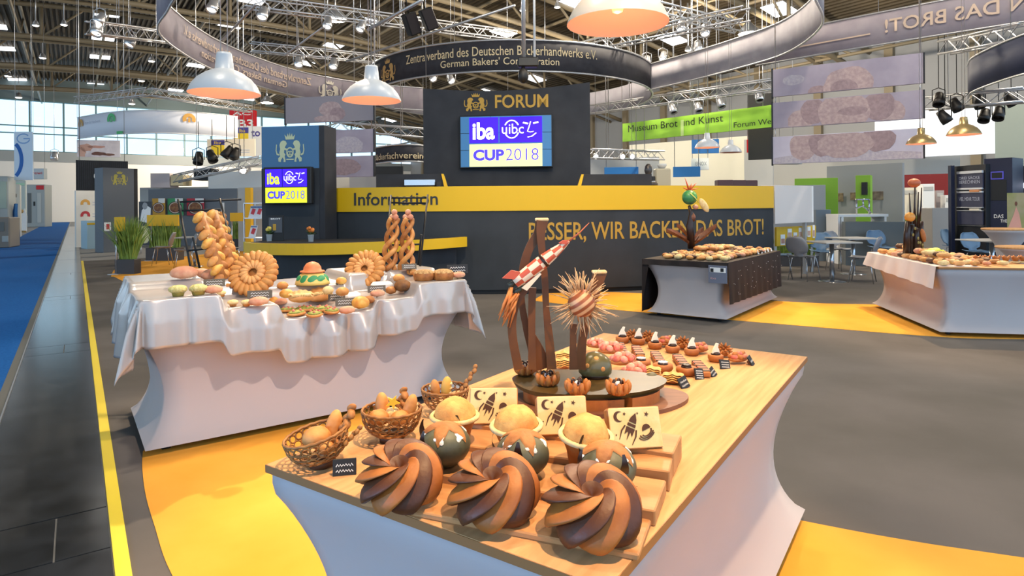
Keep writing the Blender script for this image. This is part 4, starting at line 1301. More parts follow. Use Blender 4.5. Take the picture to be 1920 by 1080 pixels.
# ---- sculpture base
m_basetop = mat('dark glazed board', '5a4826', .35, col2='43330f', ns=6)
bc = on(1108, 752, .75)
t = thing('sculpture_stand', 'brown board and dark glazed disc on bread blocks carrying the rocket sculpture', 'base', bc)
out = [( .335 * cos(a) * (1 + .07 * sin(3 * a + .6)), .20 * sin(a) * (1 + .06 * cos(2 * a))) for a in [2 * PI * i / 48 for i in range(48)]]
MB().add([(x, y, 0) for x, y in out] + [(x, y, .014) for x, y in out], [tuple(range(48))[::-1], tuple(range(48, 96))] + [(i, (i + 1) % 48, 48 + (i + 1) % 48, 48 + i) for i in range(48)], 0, False).build('board', m_woodbrown, t)
for a0, a1, s_ in ((190, 235, 1), (245, 292, 1.02), (300, 345, 1), (20, 80, .9), (100, 160, .9)):
    mb = MB()
    pts = [(.245 * s_ * cos(math.radians(a0 + (a1 - a0) * i / 8)), .155 * s_ * sin(math.radians(a0 + (a1 - a0) * i / 8))) for i in range(9)]
    pts += [(x * .55, y * .55) for x, y in pts[::-1]]
    n = len(pts)
    mb.add([(x, y, .014) for x, y in pts] + [(x * 1.0, y * 1.0, .05) for x, y in pts], [tuple(range(n))[::-1], tuple(range(n, 2 * n))] + [(i, (i + 1) % n, n + (i + 1) % n, n + i) for i in range(n)], [1] * 2 + [0] * n, False)
    mb.build('bread_block', [m_caramel, m_darkchoc], t)
out2 = [(x * .80 - .01, y * .86 + .02) for x, y in out]
MB().add([(x, y, .05) for x, y in out2] + [(x * 1.03, y * 1.03, .066) for x, y in out2], [tuple(range(48))[::-1], tuple(range(48, 96))] + [(i, (i + 1) % 48, 48 + (i + 1) % 48, 48 + i) for i in range(48)], 0, False).build('disc', m_basetop, t)
ZB = .75 + .066
# flower pastries on the disc
def flower_pastry():
    t = thing('flower_pastry', '', 'pastry')
    MB().lathe([(.024, 0), (.036, .012), (.03, .03), (0, .03)], 16).build('bun', m_caramel, t)
    me = MB().ball((0, 0, 0), (.0115, .009, .023), 8, 6).mesh('petal', [mat('orange petal', 'c8813c', .5, col2='ad662b', ns=30, bump=(80, .2, .003))])
    for k in range(10):
        a = 2 * PI * k / 10
        inst(me, 'petal', t, (.033 * cos(a), .033 * sin(a), .024), (0, .28, a))
    for k in range(3):
        a = 2 * PI * k / 3 + .4
        MB().tube([(.014 * cos(a) + .008 * cos(q), .014 * sin(a), .036 + .012 * sin(q)) for q in [PI * j / 6 for j in range(7)]], .004, 5).build('chocolate_curl', m_darkchoc, t)
    MB().ball((0, 0, .036), (.012, .012, .008), 10, 6).build('filling', m_flourw, t)
    return t
fp = flower_pastry()
for i, ((px, py), lab) in enumerate((((985, 702), 'orange petalled pastry at the left rim of the sculpture disc'), ((1027, 722), 'orange petalled pastry second from the left on the sculpture disc'), ((1083, 738), 'orange petalled pastry at the front of the sculpture disc'), ((1159, 739), 'orange petalled pastry at the right front of the sculpture disc'))):
    c = on(px, py, ZB)
    if i == 0:
        fp.location, fp['label'], fp['group'] = c, lab, 'petalled pastries on the sculpture disc'
    else:
        dup(fp, c, i * .3, lab)
# dark dome
c = on(1116, 706, ZB)
t = thing('planet_dome', 'olive dark glazed dome with small ringed craters on the sculpture disc', 'pastry', c)
MB().lathe([(.05, 0), (.052, .02), (0, .02)], 24).build('plinth', m_darkchoc, t)
MB().ball((0, 0, .03), (.062, .055, .062), 24, 14, 0, lambda d: 1 if d.z > -.25 else .9).build('dome', mat('olive glaze', '6b6340', .28, col2='54502f', ns=9), t)
for ax in ((0, -.6, .7), (.35, -.9, .15), (-.5, -.7, .3)):
    patch((0, 0, .03), (.062, .055, .062), ax, lambda th: .14, 14, 3, .002).build('crater', m_crust, t)
# planks, rocket, sun
DS = on(1090, 735, ZB).y + .05
m_plank = mat('baked brown plank', '6f4014', .5, col2='58300d', ns=10, nd=5)
sc0 = on(1050, 720, ZB)
sculp = thing('rocket_sculpture', 'tall brown bread sculpture with curved planks carrying a checkered rocket and a spiky sun', 'sculpture', (sc0.x, DS, ZB))
cr6 = lambda x, y: (900 + x / 3.857, 400 + y / 3.857)
def L6(x, y, dd=0.):
    p = at(*cr6(x, y), DS + dd)
    return V((p.x - sc0.x, dd, p.z - ZB))
def plank(pts, ws, dd, nm='plank', th=.022, m=None):
    pts = smooth([tuple(p) for p in pts], 5)
    W = []
    for i in range(len(ws) - 1):
        W += [ws[i] + (ws[i + 1] - ws[i]) * j / 5 for j in range(5)]
    W.append(ws[-1])
    l, r = [], []
    for i, p in enumerate(pts):
        a, b = pts[max(i - 1, 0)], pts[min(i + 1, len(pts) - 1)]
        tt = V((b[0] - a[0], b[1] - a[1])).normalized()
        nn = V((-tt.y, tt.x)) * W[i] / 2
        l.append(L6(p[0] + nn.x, p[1] + nn.y, dd))
        r.append(L6(p[0] - nn.x, p[1] - nn.y, dd))
    n = len(pts)
    vs = l + r + [q + V((0, th, 0)) for q in l] + [q + V((0, th, 0)) for q in r]
    for q in vs: q.z = max(q.z, 0)
    fs = []
    for i in range(n - 1):
        fs += [(i, i + 1, n + i + 1, n + i), (2 * n + i + 1, 2 * n + i, 3 * n + i, 3 * n + i + 1), (i + 1, i, 2 * n + i, 2 * n + i + 1), (n + i, n + i + 1, 3 * n + i + 1, 3 * n + i)]
    fs += [(0, n, 3 * n, 2 * n), (n - 1, 3 * n - 1, 4 * n - 1, 2 * n - 1)]
    return MB().add(vs, fs, 0, False).build(nm, m or m_plank, sculp)
plank([(448, 48), (425, 140), (355, 260), (315, 400), (300, 600), (330, 800), (400, 980), (450, 1130)], [95, 70, 60, 62, 45, 50, 110, 150], .04)
plank([(452, 55), (440, 160), (455, 330), (470, 480), (480, 700), (500, 900), (520, 1130)], [85, 60, 45, 48, 45, 60, 70], .02)
plank([(330, 540), (260, 640), (232, 780), (240, 930), (280, 1130)], [60, 66, 62, 62, 66], -.01)
plank([(380, 540), (375, 700), (375, 900), (378, 1130)], [55, 52, 50, 60], 0)
plank([(868, 430), (840, 540), (790, 720), (745, 900), (725, 1130)], [100, 78, 55, 58, 80], .05)
plank([(678, 800), (675, 950), (678, 1130)], [48, 46, 60], .0)
for x, y, w_, dd in ((448, 44, 100, .04), (865, 424, 108, .05)):
    p = L6(x, y, dd)
    k = DS / 1190 / 3.857
    MB().box(p.x - w_ * k / 2, -.004 + dd, p.z - .006, p.x + w_ * k / 2, dd + .028, p.z + .005, 0, .003).build('plank_cap', m_pale, sculp)
# rocket body
a, b = L6(255, 505, -.03), L6(650, 195, -.03)
ax = (b - a)
Lr = ax.length
M4 = Matrix.Translation(a) @ ax.to_track_quat('Z', 'Y').to_matrix().to_4x4()
prof = [(.019, 0), (.0225, .12), (.024, .28), (.0245, .45), (.023, .55), (.019, .70), (.013, .85), (.006, .97), (.0015, 1.0)]
prof = [(r, z * Lr) for r, z in prof]
m_rkred = mat('red rocket glaze', 'c9573a', .5)
m_rkwhite = mat('cream rocket glaze', 'f0d6b4', .5)
MB(M4).lathe(prof, 24, fn=None, mf=lambda i, j: ((i // 1) + (j // 3)) % 2).build('rocket_body', [m_rkred, m_rkwhite], sculp)
MB(M4).lathe([(.0255, .50 * Lr), (.0265, .52 * Lr), (.0255, .54 * Lr)], 24, cap=False).build('rocket_band', m_darkchoc, sculp)
MB().tube([b - ax * .03, L6(720, 140, -.03), L6(790, 68, -.03)], [.004, .003, .0012], 6).build('rocket_spike', mat('red bread spike', 'b8623e', .6), sculp)
for pts in (((160, 470), (225, 412), (290, 425), (300, 480)), ((300, 540), (430, 430), (445, 440), (340, 560)), ((570, 215), (600, 195), (640, 195), (620, 225))):
    q = [L6(x, y, -.045) for x, y in pts]
    n = len(q)
    MB().add(q + [p + V((0, .012, 0)) for p in q], [tuple(range(n)), tuple(range(2 * n - 1, n - 1, -1))] + [((i + 1) % n, i, n + i, n + (i + 1) % n) for i in range(n)], 0, False).build('rocket_fin', m_rkred if pts[0][0] != 300 else m_rkwhite, sculp)
for x, y in ((235, 510), (280, 555)):
    p = L6(x, y, -.03)
    MB(Matrix.Translation(p) @ ax.to_track_quat('Z', 'Y').to_matrix().to_4x4()).lathe([(.012, -.014), (.0095, .0), (.009, .02)], 12).build('rocket_nozzle', m_olive, sculp)
for k in range(22):
    x0, y0 = R.choice(((215, 535), (265, 580)))
    x1 = R.uniform(115, 200) if x0 < 240 else R.uniform(150, 235)
    y1 = R.uniform(690, 830)
    p, q = L6(x0 + R.uniform(-18, 18), y0, -.03 + R.uniform(-.012, .012)), L6(x1, y1, -.03 + R.uniform(-.02, .02))
    m_ = (p + q) / 2 + V((R.uniform(-.008, .008), R.uniform(-.01, .01), 0))
    MB().tube([p, m_, q], [.004, .0055, .001], 5).build('flame_strand', mat('orange flame bread', 'd98a48', .6, col2='c46f30', ns=30), sculp)
# sun
sp = L6(735, 650, -.04)
rs = 98 / 3.857 * DS / 1190
MB().ball((0, 0, 0), rs, 24, 18, 0, lambda d: 1 + .03 * cos(9 * d.x * 2.2)).build('sun_ball', mat('striped sun dough', 'd8a878', .5, col2='96502c', ns=14, wave=.6, stretch=(1, .05, .05)), sculp, sp, (0, .95, 0))
spikes = []
for k in range(6):
    Lk = R.uniform(.045, .085)
    bd = R.uniform(-.015, .015)
    spikes.append(MB().tube([(0, 0, -.008), (bd * .3, 0, Lk * .5), (bd, bd * .4, Lk)], [.0022, .002, .0009], 4).mesh('spike', [mat('pale noodle spike', 'dcb98c', .6, col2='b98a58', ns=40)]))
for k in range(190):
    u = V((R.gauss(0, 1), R.gauss(0, .75), R.gauss(0, 1))).normalized()
    if u.y < -.45: continue
    o = inst(R.choice(spikes), 'spike', sculp, sp + u * rs * .9, (u + V((R.uniform(-.3, .3), R.uniform(-.3, .3), R.uniform(-.3, .3)))).to_track_quat('Z', 'Y').to_euler())
    o.scale = (1, 1, R.uniform(.75, 1.25))
# ---- pastries at the far end of the front table
def fin_tart():
    t = thing('finned_tart', '', 'tart')
    MB().lathe([(.028, 0), (.034, .012), (.034, .026), (.028, .03), (0, .028)], 18).build('tart_shell', m_caramel, t)
    MB().lathe([(.022, .030), (.014, .040), (0, .041)], 14).build('chocolate_disc', m_darkchoc, t)
    MB().prism([(-.020, .036), (.020, .036), (.016, .05), (.010, .062), (.014, .078), (.004, .080), (-.006, .066), (-.014, .052)], -.004, .004).build('white_fin', mat('white chocolate', 'eee5cf', .5), t)
    return t
ORD = ('leftmost', 'second', 'third', 'fourth', 'fifth', 'sixth', 'seventh', 'eighth', 'ninth', 'tenth', 'eleventh', 'twelfth')
def series(proto, spots, z, lab, group, rz=lambda i: 0, sc_=lambda i: 1):
    for i, (px, py) in enumerate(spots):
        c = on(px, py, z)
        l = lab % ORD[i]
        if i == 0:
            proto.location, proto['label'], proto['group'] = c, l, group
            proto.rotation_euler = (0, 0, rz(0))
        else:
            dup(proto, c, rz(i), l, group, None, sc_(i))
series(fin_tart(), [(1167, 642), (1197, 645), (1228, 653), (1261, 660), (1297, 665), (1342, 677)], .752, '%s tart from the left with a white fin in the back row', 'white finned tarts', lambda i: .2 * (i % 3))
def spiky():
    t = thing('spiky_pastry', '', 'pastry')
    MB().ball((0, 0, .022), (.028, .028, .022), 14, 8).build('bun', m_crust2, t)
    me = MB().tube([(0, 0, 0), (0, 0, .018)], [.008, .002], 6).mesh('spine', [m_caramel])
    for k in range(26):
        a, e = k * 2.399, math.acos(1 - 1.3 * (k + .5) / 26)
        u = V((sin(e) * cos(a), sin(e) * sin(a), cos(e)))
        inst(me, 'spine', t, u * .022 + V((0, 0, .024)), u.to_track_quat('Z', 'Y').to_euler())
    return t
series(spiky(), [(1186, 640), (1216, 642), (1281, 654), (1358, 668)], .752, '%s brown spiky pastry from the left behind the finned tarts', 'brown spiky pastries')
def knot(m, m2, nm):
    t = thing(nm, '', 'pastry')
    MB().ball((0, 0, .012), (.05, .03, .012), 14, 6).build('base', m_caramel, t)
    mes = [MB().ball((0, 0, 0), (.017, .013, .012), 10, 7).mesh('knot', [q]) for q in (m, m2)]
    for k in range(10):
        a = 2 * PI * k / 7
        p = (.032 * cos(a), .02 * sin(a), .024) if k < 7 else ((k - 8) * .02, R.uniform(-.005, .005), .035)
        inst(mes[k % 2], 'knot', t, p, (R.uniform(-.4, .4), R.uniform(-.4, .4), R.uniform(0, 3)))
    return t
series(knot(m_red, m_pink, 'glazed_knot_pastry'), [(1118, 652), (1145, 663), (1168, 684), (1190, 706)], .775, '%s pink red knotted pastry from the left beside the dark dome', 'pink knotted pastries', lambda i: -.3 + .3 * i, lambda i: 1.2)
series(knot(m_red, m_caramel, 'red_glazed_pastry'), [(1248, 647), (1311, 660), (1384, 678)], .757, '%s red glazed pastry from the left in the rear rows', 'red glazed pastries', lambda i: .4)
def bar():
    t = thing('striped_bar', '', 'pastry')
    MB().box(-.095, -.02, 0, .095, .02, .026, 0, .006).build('bar', m_caramel, t)
    for k in range(9):
        MB().box(-.09 + k * .0205, -.0205, .022, -.08 + k * .0205, .0205, .0285, 0, .002).build('stripe', m_red if k % 2 else m_darkchoc, t)
    return t
series(bar(), [(1165, 660), (1196, 666), (1233, 678), (1276, 684), (1314, 697)], .752, '%s striped chocolate bar from the left in the middle rows', 'striped chocolate bars', lambda i: 1.5)
def rosette(m):
    t = thing('rosette_tart', '', 'tart')
    MB().lathe([(.034, 0), (.042, .014), (.04, .030), (0, .03)], 20).build('tart_shell', m_caramel, t)
    MB().lathe([(.022, .030), (.02, .036), (0, .036)], 16).build('disc', m_darkchoc, t)
    MB().lathe([(.016, .036), (.02, .040), (.012, .042), (0, .041)], 16, fn=lambda r, z, th, k: (r * (1 + .15 * cos(8 * th)), z)).build('rosette', m, t)
    return t
series(rosette(m_flourw), [(1202, 688), (1243, 696)], .752, '%s round tart from the left with a white rosette', 'white rosette tarts')
r = rosette(m_darkchoc)
r.location, r['label'] = on(1287, 702, .752), 'round tart with a dark chocolate rosette near the slates'
def folded():
    t = thing('folded_pastry', '', 'pastry')
    for k in range(4):
        MB().grid(lambda u, v: ((u - .5) * .08, (v - .5) * .05 + (k - 1.5) * .006, .008 + k * .007 + .014 * sin(PI * u) * (1 - abs(v - .5)) + .002 * sin(16 * u)), 16, 4).build('fold', mat('yellow pastry', 'dcae62', .6, col2='c8914a', ns=20), t)
    MB().ball((0, 0, .01), (.042, .028, .012), 14, 6).build('base', m_caramel, t)
    return t
series(folded(), [(1220, 706), (1262, 718)], .752, '%s yellow folded pastry from the left beside the slates', 'yellow folded pastries', lambda i: -.3)
f = folded()
f.location, f['label'] = on(1058, 676, .757), 'pale folded pastry seen between the sculpture planks'
f = folded()
f.location, f['label'] = on(1058, 690, .757), 'lower pale folded pastry seen between the sculpture planks'
roll(on(1222, 718, .785), (.024, .02, .02), m_olive, 'olive grey round pastry right of the pink knots', 'round_pastry')
# ================= left table with satin cloth =================
lx, ly = V((.817, .577)), V((-.577, .817))       # along its front edge, towards its back
L0 = V((-2.118, 3.624))
TL, TW = 2.13, 1.0
stretch_table('display table in white stretch cover under a shiny satin cloth, at left', *(L0 + lx * TL / 2 + ly * TW / 2), math.atan2(lx.y, lx.x), TL, TW, .72, False)
def sstep(a, b, x):
    t = min(max((x - a) / (b - a), 0), 1)
    return t * t * (3 - 2 * t)
def tier(x, y):
    # boxes under the cloth make the ends and the rear higher
    z = .732
    z += .19 * (1 - sstep(.40, .46, x)) + .10 * (sstep(.40, .46, x) - sstep(.74, .80, x))
    z += .06 * sstep(1.38, 1.43, x) + .09 * sstep(1.69, 1.75, x)
    mid = sstep(.44, .48, x) * (1 - sstep(1.70, 1.74, x))
    z += sstep(.46, .52, y) * (.05 + .09 * mid)
    return z
def lw(x, y, z):
    p = L0 + lx * x + ly * y
    return V((p.x, p.y, z))
cloth_o = V((L0.x, L0.y, 0))
AL = math.atan2(lx.y, lx.x)
def cloth_pt(a, b):
    ca, cb = min(max(a, .0), TL), min(max(b, 0.), TW)
    ea, eb = a - ca, b - cb
    z = tier(ca, cb)
    e = math.hypot(ea, eb)
    if e < 1e-6:
        return (a, b, z + .004)
    dx, dy = ea / e, eb / e
    side = ca if abs(dy) > abs(dx) else cb
    corner = abs(dx * dy) * 2
    fold = abs(sin(side * 8 + sin(side * 5) * 1.4)) ** .6 * 1.5 - .7 + .4 * sin(side * 29 + 1)
    # swags: the sheet is pulled out between the boxes
    fl = .02 + e * (.10 + .16 * corner) + fold * .045 * min(1, e / .14) * (1 - corner)
    if corner > .02:
        ang = math.atan2(dy, dx)
        fl += .035 * sin(ang * 9) * min(1, e / .2) * corner
    drop = e * (.97 - .05 * corner)
    return (ca + dx * fl, cb + dy * fl, z + .004 - max(0, drop - .012))
m_satin = mat('white satin', 'b0aaa6', .26, .2, spec=.8, bump=(3, .12, .03))
hang = .30
NA, NB = 200, 90
def cfn(u, v):
    hf = .25 + .04 * sin(u * 7 + .5) + .08 * math.exp(-((u - .52) / .22) ** 2)
    a = -.42 + u * (TL + .84)
    b = -hf + v * (TW + hf + .25)
    x, y, z = cloth_pt(a, b)
    return (x, y, max(z, .25))
t = MB().grid(cfn, NA, NB).build('satin_cloth', m_satin, None, cloth_o, (0, 0, AL))
tag(t, 'shiny white satin cloth draped in folds over the left display table and its boxes', 'tablecloth')
t.modifiers.new('thick', 'SOLIDIFY').thickness = .003
# --- items on it; tz(px, py) finds the cloth height under a pixel
def tpos(px, py):
    z = .8
    for _ in range(30):
        p = on(px, py, z)
        d = V((p.x, p.y)) - L0
        zn = tier(min(max(d.dot(lx), 0), TL), min(max(d.dot(ly), 0), TW)) + .006
        z = z * .6 + zn * .4
    return on(px, py, z)
def muffin(m, mt):
    t = thing('muffin', '', 'muffin')
    MB().lathe([(.030, 0), (.036, .02), (.044, .04), (0, .04)], 20, fn=lambda r, z, th, k: (r * (1 + .05 * cos(14 * th)), z)).build('muffin_case', m, t)
    MB().ball((0, 0, .04), (.052, .052, .026), 18, 10, 0, lambda d: 1 + .06 * sin(9 * d.x) * sin(8 * d.y + 1)).build('crumble_top', mt, t)
    return t
m_crumble = mat('pale green crumble', 'd9cf93', .8, col2='b3a95c', ns=60, nd=5, bump=(120, .7, .01))
m_olivecase = mat('olive case', '9a8a3f', .6)
series_ = lambda proto, spots, lab, group, rz=lambda i: .4 * i, sc_=lambda i: 1, orient=None: _series(proto, spots, lab, group, rz, sc_)
def _series(proto, spots, lab, group, rz, sc_):
    for i, sp_ in enumerate(spots):
        c = tpos(*sp_)
        l = lab[i] if isinstance(lab, (list, tuple)) else lab % ORD[i]
        if i == 0:
            proto.location, proto['label'] = c, l
            if len(spots) > 1: proto['group'] = group
            proto.rotation_euler = (0, 0, rz(0))
        else:
            dup(proto, c, rz(i), l, group, None, sc_(i))
series_(muffin(m_olivecase, m_crumble), [(334, 555), (372, 553)], ('crumble topped muffin at the left front corner of the satin cloth', 'crumble topped muffin, second from the left corner of the satin cloth'), 'crumble topped muffins', sc_=lambda i: 1)
series_(muffin(m_crust, m_pale), [(437, 574), (462, 574), (415, 556)], ('small orange muffin in the dip of the satin cloth, left of two', 'small orange muffin in the dip of the satin cloth, right of two', 'small muffin below the left slate'), 'small orange muffins', sc_=lambda i: .62)
for o_ in [o for o in bpy.data.objects if o.get('label', '').startswith('small orange muffin in the dip of the satin cloth, left')]: o_.scale = (.62,) * 3
m_rose = mat('rosy crust', 'c98264', .6, col2='d9a583', ns=20, nd=5, bump=(60, .3, .006))
for k, (px, py, s_, lab) in enumerate(((400, 551, 1, 'rosy oval roll below the left slate on the satin cloth'), (485, 574, 1.1, 'rosy oval roll in the dip of the satin cloth'), (526, 572, .9, 'rosy oval roll left of the green topped flatbreads'), (651, 589, 1, 'rosy oval roll under the dark slate at the front'), (708, 557, 1, 'rosy oval roll on the right step of the satin cloth'), (860, 522, 1, 'rosy oval roll at the right end under the slate'), (634, 548, .9, 'rosy roll behind the folded breads'))):
    c = tpos(px, py)
    r = roll(c + V((0, 0, 0)), (.055 * s_, .04 * s_, .027 * s_), m_rose, lab, rot=(0, 0, .6))
m_orange_b = mat('orange glazed crust', 'd08434', .5, col2='e0b356', ns=20, nd=5, bump=(60, .25, .006))
for px, py, s_, m, lab in ((676, 580, 1.2, m_orange_b, 'orange glazed roll at the right front of the satin cloth'), (755, 548, 1.25, mat('dark baked crust', '8a5a2b', .6, col2='5d3a1a', ns=20, bump=(60, .4, .006)), 'dark filled roll on the right step of the satin cloth'), (733, 552, .8, m_crust2, 'small brown roll on the right step of the satin cloth'), (724, 520, .9, m_pale, 'pale bun beside the right white napkin block'), (772, 517, .8, m_crust, 'golden bun left of the seeded round breads'), (537, 560, .9, m_orange_b, 'orange bun left of the folded leaf breads'), (642, 556, .9, m_crust, 'golden bun right of the folded leaf breads')):
    roll(tpos(px, py), (.052 * s_, .052 * s_, .038 * s_), m, lab)
for px, py, s_, m, lab in ((425, 545, .9, m_crust, 'golden bun right of the left step slate'), (513, 571, .75, m_orange_b, 'orange bun at the left end of the green topped flatbreads'), (545, 545, .9, m_rose, 'rosy bun behind the folded leaf breads at left'), (615, 552, .8, m_pale, 'pale bun behind the folded leaf breads at right'), (692, 570, .8, m_crust2, 'brown bun right of the orange glazed roll'), (748, 530, .9, m_crust, 'golden bun in front of the twisted breads'), (640, 534, .8, m_orange_b, 'orange bun between the capped dome and right ring'), (530, 543, .8, m_crust, 'golden bun between left ring and capped dome')):
    roll(tpos(px, py), (.05 * s_, .046 * s_, .037 * s_), m, lab)
# reddish loaves behind the left slate
for k, (px, py, w_, lab) in enumerate(((345, 524, .085, 'reddish crusty loaf at the back left, leftmost of three'), (374, 526, .09, 'reddish crusty loaf at the back left, middle of three'), (398, 528, .07, 'reddish crusty loaf at the back left, rightmost of three'))):
    c = tpos(px, py)
    roll(c, (w_, .05, .045), m_rose, lab, 'crusty_loaf', (0, 0, .5))
# flatbreads with green topping
m_green = mat('green topping', 'a5a24a', .7, col2='6f7d30', ns=50, nd=4, bump=(120, .8, .01))
def flatbread():
    t = thing('topped_flatbread', '', 'bread')
    MB().ball((0, 0, .012), (.06, .045, .014), 18, 8).build('base', m_crust, t)
    MB().ball((0, 0, .020), (.053, .038, .011), 18, 8, 0, lambda d: 1 + .05 * sin(11 * d.x) * sin(12 * d.y)).build('green_topping', m_green, t)
    for k in range(4):
        MB().ball((.03 * cos(k * 1.7), .02 * sin(k * 1.7), .029), .008, 8, 5).build('tomato', m_red, t)
    return t
series_(flatbread(), [(540, 585), (572, 584), (604, 584), (556, 592), (590, 594), (622, 588)], '%s green topped flatbread from the left at the front of the satin cloth', 'green topped flatbreads', sc_=lambda i: 1.2)
def folded_leaf(m):
    t = thing('folded_leaf_bread', '', 'bread')
    MB().ball((0, 0, .03), (.085, .05, .035), 22, 10).build('loaf', m, t)
    for k in range(9):
        a = -1.1 + k * .275
        MB().tube([(.02 * sin(a) - .01, -.03 + .0, .055), (.055 * sin(a), -.045, .052), (.085 * sin(a), -.052 * cos(a) * .6, .028)], [.008, .010, .004], 6).build('rib', m_pale, t)
    MB().grid(lambda u, v: ((u - .5) * .17, -.02 + .05 * v - .02 * cos(PI * (u - .5)), .052 + .03 * v * cos(PI * (u - .5)) + .003 * sin(30 * u)), 20, 5).build('fold', m, t)
    return t
m_leaf = mat('peach crust', 'e0a76a', .6, col2='cd8a48', ns=12, nd=5, bump=(60, .25, .006))
series_(folded_leaf(m_leaf), [(565, 566), (600, 564)], ('large folded leaf bread in the middle of the satin cloth, left of two', 'large folded leaf bread in the middle of the satin cloth, right of two'), 'folded leaf breads', lambda i: .45 + .25 * i, lambda i: 1.2)
# domed green bread with orange cap
c = tpos(586, 532)
t = thing('capped_dome_bread', 'green and yellow patterned dome bread with an orange ruffled cap in the middle rear', 'bread', c)
def dome(d): return 1.0
MB().lathe([(.125, 0), (.122, .02), (.108, .05), (.085, .075), (.05, .095), (0, .10)], 28).build('dome', mat('yellow dome dough', 'dfc36a', .55), t)
for k in range(10):
    a = 2 * PI * k / 10
    patch((0, 0, -.005), (.125, .125, .105), (cos(a) * .8, sin(a) * .8, .5), lambda th: .26 + .07 * sin(2 * th + k), 14, 3, .003).build('green_patch', mat('green dough patch', '2e8a56', .5), t)
MB().lathe([(.088, .088), (.084, .098), (.066, .10), (.062, .125), (.045, .150), (.02, .163), (0, .166)], 40, fn=lambda r, z, th, k: (r * (1 + (.06 * sin(14 * th) if r > .08 else 0)), z)).build('ruffled_cap', mat('orange cap dough', 'd97f4e', .5), t)
# croissant rings
def ring_bread(px, py, lab, R1=.13, n1=22, rz=0., tilt=1.05):
    c = tpos(px, py)
    t = thing('croissant_ring', lab, 'bread', c + V((0, .03, .015)), 0, None, None, (Matrix.Rotation(rz, 3, 'Z') @ Matrix.Rotation(tilt, 3, 'X')).to_euler())
    def crescent(w, ln, m_):
        mb = MB()
        mb.ball((0, 0, 0), (w, ln * .70, w * 1.25), 10, 10, 0, lambda d: 1 + .05 * sin(22 * d.y))
        return mb.mesh('segment', [m_])
    s1, s2 = crescent(.027, .075, m_crust), crescent(.019, .05, m_leaf)
    for k in range(n1):
        a = 2 * PI * k / n1
        inst(s1, 'segment', t, (R1 * cos(a), R1 * sin(a) + R1, .03), (0, .25, a + PI / 2 + .30))
    for k in range(15):
        a = 2 * PI * k / 15
        inst(s2, 'segment', t, (R1 * .50 * cos(a), R1 * .50 * sin(a) + R1, .045), (0, .25, a + PI / 2 + .30))
    MB().lathe([(R1 + .03, 0), (R1 + .03, .02), (0, .02)], 28, c=(0, R1, 0)).build('backing', m_crust2, t)
    return t
ring_bread(468, 552, 'large upright ring bread of croissant segments at the left rear of the satin cloth', .125)
ring_bread(680, 538, 'large upright ring bread of croissant segments at the right rear of the satin cloth', .118, 20, -.1)
# tall braids
def tall_braid(px0, py0, px1, py1, lab, n=15, w_=.052):
    a = tpos(px0, py0)
    b = at(px1, py1, a.y + .12)
    d = b - a
    t = thing('tall_braid', lab, 'bread', a, 0, 'tall braids against the left black easel', None, d.to_track_quat('Z', 'Y').to_euler())
    L = d.length
    me = [MB().ball((0, 0, 0), (w_ * 1.15, w_ * .75, L / n * .95), 12, 8, 0, lambda d: 1 + .05 * sin(9 * d.x)).mesh('braid_segment', [m]) for m in (m_crust2, m_crust, m_orange_b)]
    for k in range(n):
        s_ = (-1) ** k
        inst(me[k % 3], 'braid_segment', t, (s_ * w_ * .36, R.uniform(-.004, .004), L * (k + .4) / n), (0, s_ * .62, 0))
    MB().tube([(0, 0, 0), (0, 0, L)], w_ * .7, 8).build('core', m_crust2, t)
    sd = MB()
    for k in range(24):
        sd.ball((R.uniform(-w_, w_) * .8, R.choice((-1, 1)) * w_ * .55, R.uniform(.02, L)), (.007, .004, .006), 5, 4)
    o = sd.build('almond_flakes', m_pale, t)
    o['kind'] = 'stuff'
tall_braid(418, 525, 377, 402, 'tall leaning braided bread, leftmost of three against the left easel')
tall_braid(448, 530, 399, 398, 'tall leaning braided bread, middle of three against the left easel')
tall_braid(440, 505, 412, 400, 'tall leaning braided bread, rightmost of three against the left easel', 16, .045)
def twist(px0, py0, px1, py1, lab):
    a = tpos(px0, py0)
    b = at(px1, py1, a.y + .05)
    d = b - a
    t = thing('twisted_bread', lab, 'bread', a, 0, 'tall open twisted breads', None, d.to_track_quat('Z', 'Y').to_euler())
    L = d.length
    for k in range(3):
        pts = []
        for i in range(29):
            v = i / 28
            r = .052 * (1 - .3 * v)
            th = 2 * PI * k / 3 + v * 8
            pts.append((r * cos(th), r * sin(th), L * .92 * v))
        MB().tube(pts, [.022 * (1 - .2 * i / 28) for i in range(29)], 8).build('strand', (m_crust, m_crust2, m_crust)[k], t)
    for dx, dz in ((-.022, 0), (.02, .0), (.0, .04)):
        MB().ball((dx, 0, L * .95 + dz), .025, 12, 8).build('top_bun', m_rose, t)
twist(728, 506, 739, 402, 'tall open twisted bread with round buns on top, left of two')
twist(762, 506, 765, 402, 'tall open twisted bread with round buns on top, right of two')
def easel(pts, lab, d0, d1):
    t = thing('black_easel', lab, 'easel', (0, 0, 0))
    for (x0, y0, a), (x1, y1, b) in pts:
        MB().tube([at(x0, y0, a), at(x1, y1, b)], .009, 6).build('rod', m_black, t)
easel([((334, 374, 5.3), (362, 528, 5.0)), ((412, 372, 5.3), (447, 512, 5.05)), ((333, 379, 5.3), (452, 374, 5.3)), ((335, 395, 5.3), (413, 393, 5.3)), ((352, 470, 5.1), (431, 462, 5.1)), ((362, 445, 5.15), (378, 520, 5.3))], 'thin black wire easel behind the three tall braids', 0, 0)
